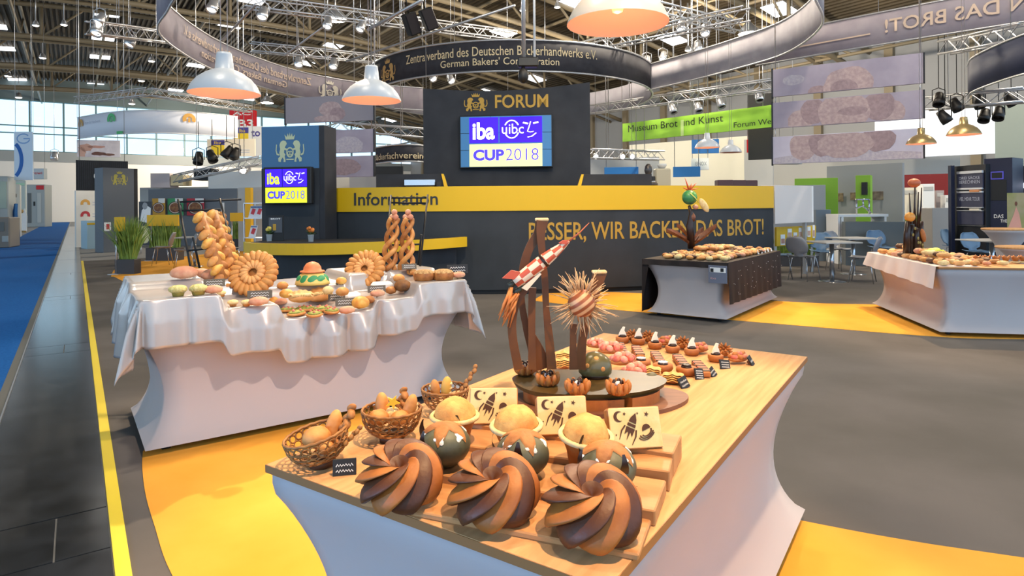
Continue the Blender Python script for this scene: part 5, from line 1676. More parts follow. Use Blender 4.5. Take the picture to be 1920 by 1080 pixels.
easel([((733, 366, 5.7), (722, 520, 5.35)), ((802, 365, 5.7), (786, 515, 5.4)), ((731, 371, 5.7), (802, 371, 5.7)), ((732, 380, 5.7), (802, 381, 5.7)), ((790, 440, 5.5), (782, 515, 5.7)), ((728, 460, 5.5), (786, 458, 5.5))], 'thin black wire easel behind the two twisted breads', 0, 0)
# seeded round breads, napkin blocks
def seeded():
    t = thing('seeded_bread', '', 'bread')
    MB().lathe([(.072, 0), (.08, .03), (.078, .055), (.05, .07), (0, .072)], 24, fn=lambda r, z, th, k: (r * (1 + .04 * cos(12 * th)), z)).build('loaf', m_crust2, t)
    MB().lathe([(.079, .054), (.066, .069), (.04, .078), (0, .08)], 24, cap=False).build('seed_crust', mat('oat crust', 'c9a570', .8, col2='8f6a3c', ns=70, bump=(140, .8, .01)), t)
    return t
series_(seeded(), [(795, 525), (831, 524)], ('seeded round brown loaf at the right end of the satin cloth, left of two', 'seeded round brown loaf at the right end of the satin cloth, right of two'), 'seeded round loaves')
for px, py, w_, lab in ((716, 545, .16, 'white folded napkin block behind the right slate'), (660, 566, .13, 'white folded napkin block in the middle right of the cloth')):
    c = tpos(px, py)
    t = MB().box(-w_ / 2, -.05, 0, w_ / 2, .05, .07, 0, .02).build('napkin_block', m_white, None, c, (0, 0, .6))
    tag(t, lab, 'napkin')
def tslate(px, py, w, h, lab, rz=.1, n=2, col=None):
    c = tpos(px, py)
    t = thing('chalk_slate', lab, 'sign', c, 0, 'chalk slates', None, (Matrix.Rotation(rz, 3, 'Z') @ Matrix.Rotation(-.2, 3, 'X')).to_euler())
    MB().box(-w / 2, 0, .03, w / 2, .006, .03 + h, 0, .001).build('board', col or mat('brown slate', '5d5344', .5), t)
    MB().tube([(0, .008, 0), (0, .008, .05)], .003, 5).build('pin', m_black, t)
    for k in range(n):
        y = .03 + h * (1 - (k + 1) / (n + 1))
        mb = MB()
        ribbon(mb, [(-w * .36 + w * .72 * i / 12, y + (h * .08 if i % 2 else -h * .08)) for i in range(13)], h * .06, lambda x, yy: (x, -.0012, yy))
        mb.build('chalk_writing', m_chalk, t)
tslate(402, 546, .13, .05, 'brown chalk slate above the small rosy roll at the left step', .4)
tslate(487, 568, .15, .05, 'brown chalk slate in front of the left croissant ring', .3)
tslate(502, 556, .13, .05, 'pale brown chalk slate, rear one, by the left croissant ring', .3)
tslate(526, 565, .12, .045, 'brown chalk slate left of the folded leaf breads', .3)
tslate(649, 582, .14, .055, 'grey chalk slate at the front right above a rosy roll', .4)
tslate(632, 572, .12, .05, 'pale chalk slate behind the grey front slate', .4)
tslate(707, 556, .13, .05, 'framed brown chalk slate on the right step', .4)
tslate(645, 548, .11, .05, 'slanted olive chalk slate by the right croissant ring', .6)
tslate(728, 512, .11, .045, 'brown chalk slate at the foot of the left twisted bread', .4)
tslate(768, 512, .12, .045, 'brown chalk slate at the foot of the right twisted bread', .4)
tslate(859, 520, .17, .07, 'dark chalk slate at the right end of the satin cloth', .4, 2, m_slate)
# ================= black draped table =================
K0, K1, K2 = V((2.568, 7.615)), V((3.961, 9.452)), V((1.77, 8.31))
kx = (K1 - K0).normalized()
ky = V((-kx.y, kx.x))
KL, KW = (K1 - K0).length, (K2 - K0).length
AK = math.atan2(kx.y, kx.x)
stretch_table('display table in white stretch cover under a black cloth, right of the counter lettering', *(K0 + kx * KL / 2 + ky * KW / 2), AK, KL, KW, .73, False)
m_bcloth = mat('black cloth', '140d0d', .8, col2='1d1010', ns=4)
t = thing('black_cloth', 'black cloth hanging over the long side of the display table with small white flecks', 'tablecloth', (K0.x, K0.y, 0), AK)
MB().grid(lambda u, v: (u * (KL + .04) - .02, v * (KW + .04) - .02, .742 + .002 * sin(9 * u) * sin(7 * v)), 10, 6).build('cloth_top', m_bcloth, t)
def skirt(u0, u1, side, len0, len1, n=40):
    def fn(u, v):
        uu = u0 + (u1 - u0) * u
        ln = len0 + (len1 - len0) * u
        z = .742 - v * ln
        off = .025 + .012 * sin(uu * 26) * v + .02 * v
        if side == 'front': return (uu, -off, z)
        if side == 'back': return (uu, KW + off, z)
        if side == 'left': return (-off, uu, z)
        return (KL + off, uu, z)
    return MB().grid(fn, n, 8)
skirt(-.02, KL + .02, 'front', .50, .52).build('cloth_side', m_bcloth, t)
skirt(-.02, KW + .02, 'left', .07, .07).build('cloth_end', m_bcloth, t)
skirt(-.03, KL + .02, 'back', .69, .6).build('cloth_side', m_bcloth, t)
skirt(KW - .07, KW + .03, 'left', .10, .66, 10).build('cloth_corner', m_bcloth, t)
skirt(-.02, KW + .02, 'right', .45, .45).build('cloth_end', m_bcloth, t)
fl = MB()
for k in range(40):
    x, z = R.uniform(.05, KL - .05), R.uniform(.3, .7)
    fl.box(x, -.062, z, x + .006, -.058, z + .006)
o = fl.build('fleck', m_white, t)
o['kind'] = 'stuff'
# info card on the short side
cpos = K0 + ky * .14
s = Slab('info_card', 'grey information card with two small photos on the short side of the black draped table', 'sign', 1328, 7.69, 1363, 7.545, 497, 530, mat('grey card', '6a6f80', .6), .008, bv=.001)
s.rect(1331, 501, 1361, 512, m_white, 'white_field', .003)
for xa in (1332, 1351):
    s.rect(xa, 503, xa + 6, 510, m_black, 'photo', .003, .003)
s.text('iba', 1332, 519, 1343, 523, mat('pink print', 'c99a9a', .6), off=-.004)
# piles of breads
KM = (m_crust, m_crust2, m_pale, m_rose, m_leaf, mat('dark bun', '5b3922', .5))
KN = ('golden', 'brown', 'pale', 'rosy', 'peach', 'dark brown')
def heap(o, ux, uy, zt, rows, lab, group, skip=None, sz=.05):
    k = 0
    protos = {}
    for ri, (y, x0, x1, n) in enumerate(rows):
        for i in range(n):
            x = x0 + (x1 - x0) * (i + .5) / n + R.uniform(-.008, .008)
            yy = y + R.uniform(-.015, .015)
            if skip and skip(x, yy): continue
            q = R.randrange(len(KM))
            form = R.randrange(3)
            key = (q, form)
            p = o + ux * x + uy * yy
            nm = ('round roll', 'long roll', 'scored loaf')[form]
            l = '%s %s, %s in the %s row %s' % (KN[q], nm, ORDN[i], ROWN[ri], lab)
            if key not in protos:
                t = thing(nm.replace(' ', '_'), l, 'bread', (p.x, p.y, zt), R.uniform(0, 6), group)
                r = ((sz, sz, sz * .62), (sz * 1.35, sz * .72, sz * .55), (sz * 1.25, sz * .85, sz * .6))[form]
                MB().ball((0, 0, r[2] * .9), r, 12, 8, 0, lambda d: 1 + .05 * sin(6 * d.x + q) * sin(7 * d.y)).build('loaf', KM[q], t)
                if form:
                    for j in range(3):
                        MB().ball(((j - 1) * r[0] * .5, 0, r[2] * 1.72), (r[0] * .10, r[1] * .55, r[2] * .14), 6, 4).build('score', KM[2] if q != 2 else KM[0], t)
                protos[key] = t
            else:
                dup(protos[key], V((p.x, p.y, zt)), R.uniform(0, 6), l, group, None, R.uniform(.85, 1.1))
ORDN = [a for a in ('first', 'second', 'third', 'fourth', 'fifth', 'sixth', 'seventh', 'eighth', 'ninth', 'tenth', 'eleventh', 'twelfth', 'thirteenth', 'fourteenth', 'fifteenth', 'sixteenth', 'seventeenth', 'eighteenth')]
ROWN = ('front', 'second', 'third', 'fourth', 'fifth', 'sixth', 'seventh')
SCX = at(1292, 440, 9.2)
def near_sc(x, y):
    p = K0 + kx * x + ky * y
    return (p - V((SCX.x, SCX.y))).length < .12
heap(K0, kx, ky, .745, [(.10, .12, KL - .15, 15), (.24, .06, KL - .1, 16), (.38, .06, KL - .1, 16), (.52, .06, KL - .1, 16), (.66, .06, KL - .1, 16), (.80, .08, KL - .1, 15), (.93, .3, KL - .1, 12)], 'on the black draped table', 'breads on the black draped table', near_sc, .051)
heap(K0, kx, ky, .80, [(.5, .9, 1.7, 7), (.62, .8, 1.7, 7), (.74, .9, 1.7, 6)], 'piled on the black draped table', 'breads piled up on the black draped table', near_sc, .055)
for i in range(5):
    p = K0 + kx * (1.5 + .16 * i) + ky * .05
    t = MB().box(-.03, 0, 0, .03, .006, .05, 0, .001).build('price_card', m_white, None, (p.x, p.y, .744), (-.3, 0, AK))
    tag(t, '%s white price card from the left along the black draped front edge' % ORD[i], 'card', 'white price cards')
# sculpture with green ball and petals
px_ = lambda x, y: at(x, y, SCX.y)
t = thing('petal_sculpture', 'chocolate show piece with a green ball and brown petals on the black draped table', 'sculpture', V((SCX.x, SCX.y, .745)))
Lp = lambda x, y, dd=0.: px_(x, y) - t.location + V((0, dd, 0))
m_showb = mat('show piece brown', '8a4f2a', .45, col2='5a2f18', ns=12)
for (x0, y0), (x1, y1), (x2, y2), dd in (((1297, 462), (1270, 442), (1246, 436), -.05), ((1297, 462), (1290, 440), (1272, 426), .05), ((1297, 462), (1318, 448), (1340, 427), -.04), ((1300, 462), (1310, 445), (1324, 434), .06)):
    a, b, c = Lp(x0, y0), Lp(x1, y1, dd), Lp(x2, y2, dd * 2)
    def fn(u, v):
        p = a * (1 - u) ** 2 + b * 2 * u * (1 - u) + c * u * u
        w_ = .075 * sin(PI * min(1, u * .9 + .08)) 
        return p + V((0, (v - .5) * w_ * 1.4, (abs(v - .5) ** 2) * .25 + (v - .5) * w_ * .8))
    MB().grid(fn, 10, 6).build('petal', m_showb, t)
MB().tube([Lp(1297, 466), Lp(1293, 425), Lp(1296, 400), Lp(1292, 385)], [.055, .05, .03, .02], 10).build('stem', m_darkchoc, t)
MB().ball(Lp(1298, 408), (.05, .04, .07), 12, 8, 0, lambda d: 1 + .1 * sin(8 * d.z)).build('cocoa_knot', m_showb, t)
MB().ball(Lp(1304, 388), (.045, .04, .035), 12, 8).build('rose_knot', m_rose, t)
MB().ball(Lp(1293, 370), .108, 20, 14).build('green_ball', mat('green ball glaze', '5a9a3c', .35, col2='1f6f5a', ns=5), t)
MB().tube([Lp(1290, 362, -.11), Lp(1300, 372, -.11), Lp(1306, 380, -.1)], .006, 5).build('yellow_streak', mat('yellow streak', 'd8d060', .5), t)
MB(Matrix.Translation(Lp(1320, 385))).ball((0, 0, 0), (.05, .03, .115), 14, 10, 0, None, Matrix.Rotation(-.55, 3, 'Y')).build('cream_lens', m_pale, t)
for k, (x1, y1) in enumerate(((1284, 333), (1297, 344), (1306, 343), (1280, 352), (1310, 353))):
    MB().tube([Lp(1292, 358), Lp((1292 + x1) / 2, (356 + y1) / 2), Lp(x1, y1)], [.014, .01, .002], 6).build('red_leaf', mat('red orange leaf', 'cc4b1e', .5), t)
# ================= bread table at right =================
Q0, Q1 = V((4.569, 6.795)), V((4.981, 8.827))
qx = (Q1 - Q0).normalized()
qy = V((-qx.y, qx.x))                      # points away to the left
QL, QW = (Q1 - Q0).length, 1.05
ctr = Q0 + qx * QL / 2 - qy * QW / 2
AQ = math.atan2(qx.y, qx.x)
stretch_table('display table in white stretch cover with a gauze cloth and breads, at the right edge', ctr.x, ctr.y, AQ, QL, QW, .75)
t = thing('gauze_cloth', 'thin white gauze cloth hanging over the left side of the right bread table', 'tablecloth', (Q0.x, Q0.y, 0), AQ)
m_gauze = mat('white gauze', 'e4dad8', .9, col2='d8cdcb', ns=3)
MB().grid(lambda u, v: (.03 + u * (QL + .02), -.42 + v * .44, .755 + .002 * sin(20 * u)), 12, 6).build('cloth_top', m_gauze, t)
MB().grid(lambda u, v: (.03 + u * (QL + .02), .02 + .03 * v + .012 * sin(u * 34) * v + .03 * u * v, .755 - v * (.24 - .07 * u)), 60, 8).build('cloth_side', m_gauze, t)
MB().grid(lambda u, v: (QL + .05 + .03 * v + .01 * sin(v * 9), .03 - u * .45, .755 - v * .2), 10, 6).build('cloth_end', m_gauze, t)
vaseC = at(1718, 470, 7.9)
def near_v(x, y):
    p = Q0 + qx * x - qy * y
    return (p - V((vaseC.x, vaseC.y))).length < .13
heap(Q0, qx, -qy, .76, [(.09, .05, QL - .06, 14), (.24, .05, QL - .06, 14), (.39, .05, QL - .06, 14), (.54, .1, QL - .06, 12), (.69, .12, QL - .06, 12)], 'on the right bread table', 'breads on the right bread table', near_v, .053)
heap(Q0, qx, -qy, .83, [(.16, .2, 1.0, 6), (.3, .9, 1.9, 7)], 'piled on the right bread table', 'breads piled up on the right bread table', near_v, .058)
def cuppie():
    t = thing('petal_cup_bun', '', 'bread')
    MB().lathe([(.035, 0), (.05, .012), (.02, .02), (0, .02)], 14).build('saucer', m_pale, t)
    MB().lathe([(.02, .018), (.036, .05), (.042, .075), (.034, .072), (0, .05)], 14, fn=lambda r, z, th, k: (r, z + (.014 * cos(5 * th) if z > .06 else 0))).build('petal_cup', m_caramel, t)
    return t
series(cuppie(), [(1832, 492), (1850, 492), (1868, 493), (1886, 493), (1904, 493), (1918, 493)], .757, '%s petal cup bun from the left along the front of the right bread table', 'petal cup buns')
c = on(1753, 478, .83)
t = thing('green_cabbage_bread', 'lime green glazed bread in the middle of the right bread table', 'bread', c)
MB().ball((0, 0, .03), (.09, .07, .055), 16, 10, 0, lambda d: 1 + .08 * sin(7 * d.x)).build('loaf', mat('lime glaze', 'c3cf3d', .5, col2='e0d95a', ns=14), t)
for k in range(5):
    MB().ball((-.06 + .03 * k, -.05, .035), (.022, .02, .03), 10, 7).build('leaf_lobe', mat('lime glaze', 'c3cf3d'), t)
# dark trunk sculpture
vz = .758
t = thing('trunk_sculpture', 'dark chocolate trunk with tall sticks and orange balls on the right bread table', 'sculpture', V((vaseC.x, vaseC.y, vz)))
Lv = lambda x, y, dd=0.: at(x, y, vaseC.y) - t.location + V((0, dd, 0))
for k, x in enumerate((1700, 1709, 1718, 1727)):
    MB().tube([Lv(x, 481 - k, .03 * (k % 2)), Lv(x + 1, 440, .03 * (k % 2)), Lv(x + 2, 415 + 6 * (k % 3), .03 * (k % 2))], [.045, .042, .03], 8).build('trunk', m_darkchoc, t)
for k in range(10):
    MB().ball(Lv(1702 + R.uniform(0, 26), 425 + R.uniform(0, 45), -.045), (.014, .008, .02), 8, 6).build('gold_fleck', mat('dull gold', '8a7a3c', .5), t)
for (x0, y0), (x1, y1) in (((1708, 420), (1705, 362)), ((1713, 420), (1715, 352)), ((1717, 425), (1716, 345)), ((1723, 420), (1728, 352)), ((1721, 430), (1722, 360))):
    MB().tube([Lv(x0, y0), Lv((x0 + x1) / 2 + R.uniform(-2, 2), (y0 + y1) / 2), Lv(x1, y1)], [.012, .01, .006], 6).build('stick', m_darkchoc, t)
MB().ball(Lv(1714, 343), (.075, .06, .055), 18, 12).build('orange_ball', mat('orange ball', 'b9603a', .45), t)
MB().ball(Lv(1706, 407), (.062, .055, .06), 18, 12).build('yellow_ball', mat('yellow ball', 'd9933d', .45), t)
MB().ball(Lv(1727, 441, -.04), (.03, .025, .085), 12, 8, 0, None, Matrix.Rotation(-.2, 3, 'Y')).build('side_loaf', m_caramel, t)
# ================= booths and furniture around the stand =================
m_gchair = mat('grey chair shell', '85868c', .45)
m_bchair = mat('blue grey chair shell', '5f7d9c', .4)
m_chrome = mat('chrome tube', 'b9bcc2', .2, .9)
m_grass = mat('grass blade', '86a04a', .6, col2='5d7a30', ns=4)
m_pot = mat('anthracite planter', '3b3b40', .6)
def chair(m):
    t = thing('shell_chair', '', 'chair')
    def seat(u, v):
        x, y = (u - .5), (v - .5)
        return (x * .42 * (1 - .15 * (v - .3)), -y * .40, .45 + .05 * (2 * x) ** 2 * .5 - .015 * cos(PI * y) + .02 * max(0, -y - .2))
    o = MB().grid(seat, 8, 8).build('seat', m, t)
    o.modifiers.new('thick', 'SOLIDIFY').thickness = .012
    def back(u, v):
        wd = .11 + .16 * sin(PI * min(1, (v * .85 + .08)) * .9) ** 1.2 - .05 * (v > .93)
        if v < .25: wd = .12 - .02 * sin(PI * v / .25) + .0
        x = (u - .5) * 2 * wd * .85
        return (x, .19 + .12 * v + .05 * (2 * (u - .5)) ** 2 * -1, .43 + .02 + v * .38)
    o = MB().grid(back, 8, 12).build('backrest', m, t)
    o.modifiers.new('thick', 'SOLIDIFY').thickness = .012
    for sx, sy in ((-1, -1), (1, -1), (1, 1), (-1, 1)):
        MB().tube([(sx * .06, sy * .05, .435), (sx * .15, sy * .14, .425), (sx * .20, sy * .20, .0)], .009, 6).build('leg', m_chrome, t)
    return t
cg, cbl = chair(m_gchair), None
cbl = dup(cg, (0, 0, 0))
for k_ in KIDS(cbl):
    if k_.name.startswith(('seat', 'backrest')):
        k_.data = k_.data.copy()
        k_.data.materials[0] = m_bchair
used = {}
def place_chair(px, py, rz, blue, lab, grp):
    src = cbl if blue else cg
    c = on(px, py)
    if src.name not in used:
        used[src.name] = 1
        src.location, src['label'], src['group'], src.rotation_euler = c, lab, grp, (0, 0, rz)
    else:
        dup(src, c, rz, lab, grp)
G1, G2 = 'chairs round the right bistro tables', 'chairs on the left orange carpet'
place_chair(1508, 526, 2.1, 0, 'grey shell chair in front, left of the right bistro table', G1)
place_chair(1617, 530, -2.2, 0, 'grey shell chair seen from behind, between bistro table and gauze covered table', G1)
place_chair(1464, 522, 1.2, 1, 'blue grey shell chair beside the black draped table end', G1)
place_chair(1542, 513, -.3, 1, 'blue grey shell chair behind the front right bistro table', G1)
place_chair(1575, 507, .4, 0, 'grey shell chair between the two bistro tables', G1)
place_chair(1655, 503, .1, 1, 'blue grey shell chair behind the left end of the right bread table', G1)
place_chair(1795, 500, .5, 1, 'blue grey shell chair behind the middle of the right bread table', G1)
place_chair(1838, 515, .2, 1, 'dark blue shell chair half hidden behind the right bread table', G1)
place_chair(305, 497, -1.3, 0, 'grey shell chair on the left orange carpet, farther of two', G2)
place_chair(345, 505, -1.0, 0, 'grey shell chair on the left orange carpet, nearer of two', G2)
place_chair(430, 500, 1.0, 0, 'grey shell chair partly hidden behind the tall braids', G2)
def bistro(px, py, w, lab, sq=True):
    t = thing('bistro_table', lab, 'table', on(px, py), .15)
    if sq: MB().box(-w / 2, -w / 2, .715, w / 2, w / 2, .74, 0, .004).build('tabletop', mat('grey table laminate', 'a3a3a3', .5), t)
    else: MB().lathe([(w / 2, .715), (w / 2, .74), (0, .74)], 28).build('tabletop', mat('grey table laminate', 'a3a3a3', .5), t)
    MB().tube([(0, 0, .012), (0, 0, .715)], .04, 14).build('column', m_chrome, t)
    MB().lathe([(.24, 0), (.24, .008), (.06, .02), (0, .02)], 28).build('foot', m_chrome, t)
bistro(1560, 528, .72, 'grey topped bistro table on a chrome column, front one at right')
bistro(1600, 514, .75, 'grey topped bistro table on a chrome column, rear one at right')
bistro(1860, 524, .8, 'grey topped bistro table behind the right bread table')
bistro(365, 500, .7, 'grey topped bistro table on the left orange carpet')
def grass_planter(px, py, w, d_, h, gh, lab, n=260, sign=None, m=None, rz=.0, wisp=.12):
    c = on(px, py)
    t = thing('grass_planter', lab, 'planter', c, rz)
    MB().box(0, 0, 0, w, d_, h, 0, .004).build('planter_box', m or m_pot, t)
    mb = MB()
    for k in range(n):
        x, y = R.uniform(.06, w - .06), R.uniform(.06, d_ - .06)
        hh = gh * R.uniform(.55, 1.0)
        dx, dy = R.gauss(0, wisp) * gh, R.gauss(0, wisp) * gh
        a = R.uniform(0, PI)
        ww = .012 + .006 * R.random()
        e = V((cos(a), sin(a), 0)) * ww
        p0, p1, p2 = V((x, y, h - .02)), V((x + dx * .4, y + dy * .4, h + hh * .6)), V((x + dx, y + dy, h + hh))
        mb.add([p0 - e, p0 + e, p1 + e * .8, p1 - e * .8, p2], [(0, 1, 2, 3), (3, 2, 4)], 0, False)
    o = mb.build('grass', m_grass, t)
    o['kind'] = 'stuff'
    return t
grass_planter(215, 515, .43, .26, .33, 1.0, 'anthracite planter of tall grass nearest on the left orange carpet edge', 420, wisp=.2)
grass_planter(273, 490, .85, .4, .36, .85, 'anthracite planter of tall grass behind the grey shell chairs', 420)
grass_planter(428, 468, .65, .4, .36, .8, 'anthracite planter of grass beside the magazine rack', 220)
grass_planter(141, 457, .25, .25, .82, .42, 'slim white planter with a grass tuft at the aisle corner', 120, m=m_white)
grass_planter(1694, 461, .85, .4, .75, .32, 'white planter with short grass in front of the red booth', 300, m=m_white, wisp=.2)
grass_planter(1458, 500, .95, .35, .25, .55, 'planter of green plants under the yellow brochure board', 300, wisp=.25)
def sign_board(xa, ya, xb, yb, d, lab, base_y, dr=None):
    s = Slab('yellow_sign', lab, 'sign', xa, d, xb, dr or d, ya, yb, m_yel, .06, part='board')
    x = s.W * .12
    MB().tube([(x, .03, -s.o.z), (x, .03, .05)], .022, 8).build('post', m_alu, s.root)
    mb = MB()
    mb.box(x - .12, -.1, -s.o.z, x + .12, .16, -s.o.z + .02)
    mb.build('foot_plate', m_alu, s.root)
    return s
sign_board(214, 407, 232, 434, 13.9, 'small yellow sign board on a post over the nearest grass planter', 490)
sign_board(275, 403, 334, 424, 17.4, 'long yellow sign board over the grass planter behind the chairs', 480)
sign_board(431, 399, 455, 415, 20, 'yellow sign board left of the magazine rack', 460)
# --- magazine rack
s = Slab('magazine_rack', 'light metal rack with shelves of magazines beside the blue grey tower', 'rack', 456, 12.2, 493, 12.0, 380, 500, m_white, .3, body=False, z0=0)
for x in (0, s.W - .02):
    for y in (0, .28):
        MB().box(x, y, 0, x + .02, y + .02, s.h).build('post', m_alu, s.root)
zs = [s.px(470, y)[1] for y in (410, 447, 492)]
for z in zs + [s.h - .02]:
    MB().box(0, 0, z, s.W, .3, z + .015).build('shelf', m_alu, s.root)
a = s.px(458, 453), s.px(493, 474)
MB().box(a[0][0], -.02, a[1][1], s.W + .02, 0, a[0][1]).build('yellow_panel', mat('lime yellow board', 'b5ab18', .5), s.root)
m_mag = mat('magazine cover', 'd9dbe2', .5)
def to_world(s, x, y, z): return V((s.o.x + x * cos(s.rz) - y * sin(s.rz), s.o.y + x * sin(s.rz) + y * cos(s.rz), s.o.z + z))
for k, (x, z) in enumerate(((.08, zs[0]), (.08, zs[1]), (.08, zs[2]), (.24, zs[0]))):
    t = thing('magazine', 'white and red magazine standing on the rack, ' + ('top shelf left', 'middle shelf', 'lowest shelf', 'top shelf right')[k], 'magazine', to_world(s, x, .04, z + .015), s.rz, 'magazines on the rack', None, (-.3, 0, s.rz))
    MB().box(0, 0, 0, .17, .012, .24, 0, .002).build('cover', m_mag, t)
    MB().add([(.04, -.002, .08), (.13, -.002, .06), (.15, -.002, .17), (.06, -.002, .19)], [(0, 1, 2, 3)], 0, False).build('cover_print', mat('red print', 'c23a44', .6), t)
    MB().box(.01, -.003, .2, .16, -.001, .225).build('cover_title', mat('blue print', '4f6fa5', .6), t)
# --- left booths
def booth(name, lab, xl, dl, xr, dr, yt, m, th=.4, yb=None, part='panel', cat='booth', hung=False):
    s = Slab(name, lab, cat, xl, dl, xr, dr, yt, yb or 400, m, th, part=part, z0=None if yb else 0)
    if hung:
        for x in (.06 * s.W, .94 * s.W):
            MB().tube([(x, th / 2, s.h), (x, th / 2, upz(s.o.x, s.o.y) - s.o.z)], .012, 4).build('cable', m_alu, s.root)
    return s
m_lgrey = mat('light grey booth board', 'b9b9b6', .7)
m_mgrey = mat('mid grey booth board', '83878c', .7)
m_cream = MATS['cream print']
s = booth('booth_partition', 'white booth panel with a yellow and a red round icon by the aisle', 142, 23.8, 193, 24.6, 357, mat('cream white board', 'e6e2da', .65), .1)
for (cx, cy, m) in ((160, 382, mat('orange icon', 'd9a24e')), (160, 404, mat('red print', 'c23a44'))):
    a, z = s.px(cx, cy)
    mb = MB()
    ribbon(mb, arc(a, z, .12, -20, 200, 12), .1, lambda x, y: (x, -.004, y))
    mb.build('icon', m, s.root)
    for k in range(2):
        MB().box(a + .25, -.004, z - .06 + .1 * k, a + .75, -.001, z - .03 + .1 * k).build('print_line', mat('faint grey print', 'b9bccb', .7), s.root)
s = booth('slatted_booth', 'black slatted booth block with a white oval sign above the white panel', 142, 26, 240, 27, 300, m_black, 1.2, 357, hung=True)
for k in range(26):
    MB().box(s.W * k / 26, -.03, 0, s.W * k / 26 + .035, 0, s.h).build('slat', m_dark, s.root)
MB().prism([(s.W * .52 + .34 * cos(2 * PI * i / 24), s.h * .48 + .27 * sin(2 * PI * i / 24)) for i in range(24)], -.07, -.03).build('oval_sign', m_white, s.root)
s = booth('picture_banner', 'hanging photo banner of floury hands kneading dough over the black booth', 144, 30, 225, 30.5, 262, mat('flour print', 'ddd3d4', .8, col2='c9bfc4', ns=3), .05, 294, 'cloth', 'banner', True)
for cx, cy, rx, ry, m in ((.2, .55, .16, .22, 'c99a88'), (.12, .25, .08, .3, 'd2a492'), (.45, .6, .2, .08, 'c08f80'), (.5, .2, .18, .1, '6d4a40'), (.75, .15, .15, .07, '7a564a')):
    printed(s, blob(cx * s.W, cy * s.h, rx * s.W, ry * s.h, wob=.2), mat('hand print ' + m, m, .8))
s = booth('red_sign', 'red hanging hall sign lettered with a white code, left of the blue grey tower', 430, 40, 478, 40, 207, mat('signal red', 'c0151c', .5), .3, 246, 'board', 'sign', True)
s.text('B3', 446, 224, 475, 239, m_white, .02)
s.text('AC', 436, 210, 470, 216, m_white, .02)
m_iba1, m_iba2 = mat('yellow square print', 'f2cf2e', .6), mat('violet print', '4a4390', .6)
s = booth('fair_sign', 'white hanging fair sign with a yellow square, left of the blue grey tower top', 436, 38, 492, 38, 237, m_white, .1, 292, 'board', 'sign', True)
s.rect(446, 239, 466, 250, m_iba2, 'print', .01)
s.rect(440, 250, 466, 272, m_iba1, 'print', .01)
s.text('to', 471, 244, 488, 256, m_iba2, .02, off=-.012)
s.text('Iba', 449, 242, 460, 248, m_iba1, .0, off=-.012)
s = booth('fair_sign', 'cream hanging fair sign with a yellow square below the long white banner', 388, 33, 478, 33, 261, mat('cream sign', 'efe2cc', .6), .1, 294, 'board', 'sign', True)
s.rect(396, 263, 421, 272, m_iba2, 'print', .01)
s.rect(396, 272, 421, 290, m_iba1, 'print', .01)
s.text('Iba', 402, 265, 415, 270, m_iba1, .0, off=-.012)
for k in range(2):
    s.rect(430, 281 + 4 * k, 468, 282 + 4 * k, mat('faint grey print', 'b9bccb'), 'print_line', .008)
s = booth('poster_wall', 'grey booth wall with three food posters behind the tall braids', 278, 24.6, 445, 24.2, 355, mat('slate booth wall', '6a7078', .65), .15)
for xa, xb, bgc, lab in ((285, 309, 'c8962a', 'yellow'), (314, 343, '3f9a62', 'green'), (350, 382, 'c0313f', 'red')):
    q = Slab('food_poster', 'poster of a brown plated dish on a %s ground on the grey booth wall' % lab, 'poster', xa, 24.35, xb, 24.25, 372, 404, mat('poster ground ' + lab, bgc, .6), .03, part='sheet')
    MB().box(q.W * .5, -.004, q.h * .72, q.W, -.001, q.h).build('white_corner', m_white, q.root)
    for r_, m, off in ((.46, mat('dark bowl', '4a2a22', .5), .005), (.40, mat('bowl rim', 'd0c3b4', .5), .008), (.35, mat('stew', '6b3324', .6, col2='9a6a3a', ns=9), .011)):
        MB().add([(q.W * (.5 + r_ * cos(2 * PI * i / 20)), -off, q.h * .45 + q.W * r_ * .8 * sin(2 * PI * i / 20)) for i in range(20)], [tuple(range(20))], 0, False).build('dish_print', m, q.root)
s.rect(415, 380, 421, 425, m_white, 'door_strip', .02)
s = booth('chef_poster', 'tall black and white poster of a chef beside the grey stand tower', 260, 20.5, 284, 20.4, 378, mat('poster dark', '3a3d44', .6), .05, 460, 'sheet', 'poster')
MB().tube([(.05, .03, -s.o.z), (.05, .03, 0)], .02, 6).build('support', m_alu, s.root)
printed(s, [(.1 * s.W, .55 * s.h), (.9 * s.W, .5 * s.h), (.95 * s.W, .85 * s.h), (.6 * s.W, .92 * s.h), (.25 * s.W, .8 * s.h)], m_white)
printed(s, blob(s.W * .5, s.h * .9, s.W * .2, s.h * .08), mat('grey face', '9a9a9c', .6), off=.006)
printed(s, blob(s.W * .5, s.h * .25, s.W * .4, s.h * .2), mat('straw print', 'd9cf9a', .6))
booth('booth_partition', 'large white booth box under the cream fair sign', 390, 28, 491, 27, 323, m_white, 3, 360)
booth('booth_partition', 'lower white booth wall behind the food poster wall', 262, 30, 500, 29, 352, m_lgrey, .3)
booth('booth_partition', 'small pinkish white booth box left of the large white box', 282, 29, 318, 29, 325, mat('pinkish board', 'ddd0d2', .6), .8, 352)
booth('booth_partition', 'cream lit booth cube beside the pinkish box', 320, 29, 343, 29, 328, mat('cream lit board', 'f0dcae', .6), .8, 348)
booth('booth_partition', 'black booth cube with a gold band', 363, 29, 396, 29, 316, m_black, .8, 338)
booth('booth_partition', 'grey and yellow booth end right of the poster wall', 446, 21, 492, 20.5, 352, m_lgrey, .3)
s = booth('booth_stele', 'yellow booth post beside the blue grey tower', 459, 20, 470, 20, 352, m_yel, .2)
s = booth('counter_unit', 'pale teal counter with a yellow line by the grey stand tower', 163, 22.8, 193, 23.2, 414, mat('pale teal board', 'a9c4cf', .4), .6)
s.rect(163, 418, 193, 421, m_yel, 'yellow_line', .01)
c = at(458, 318, 27)
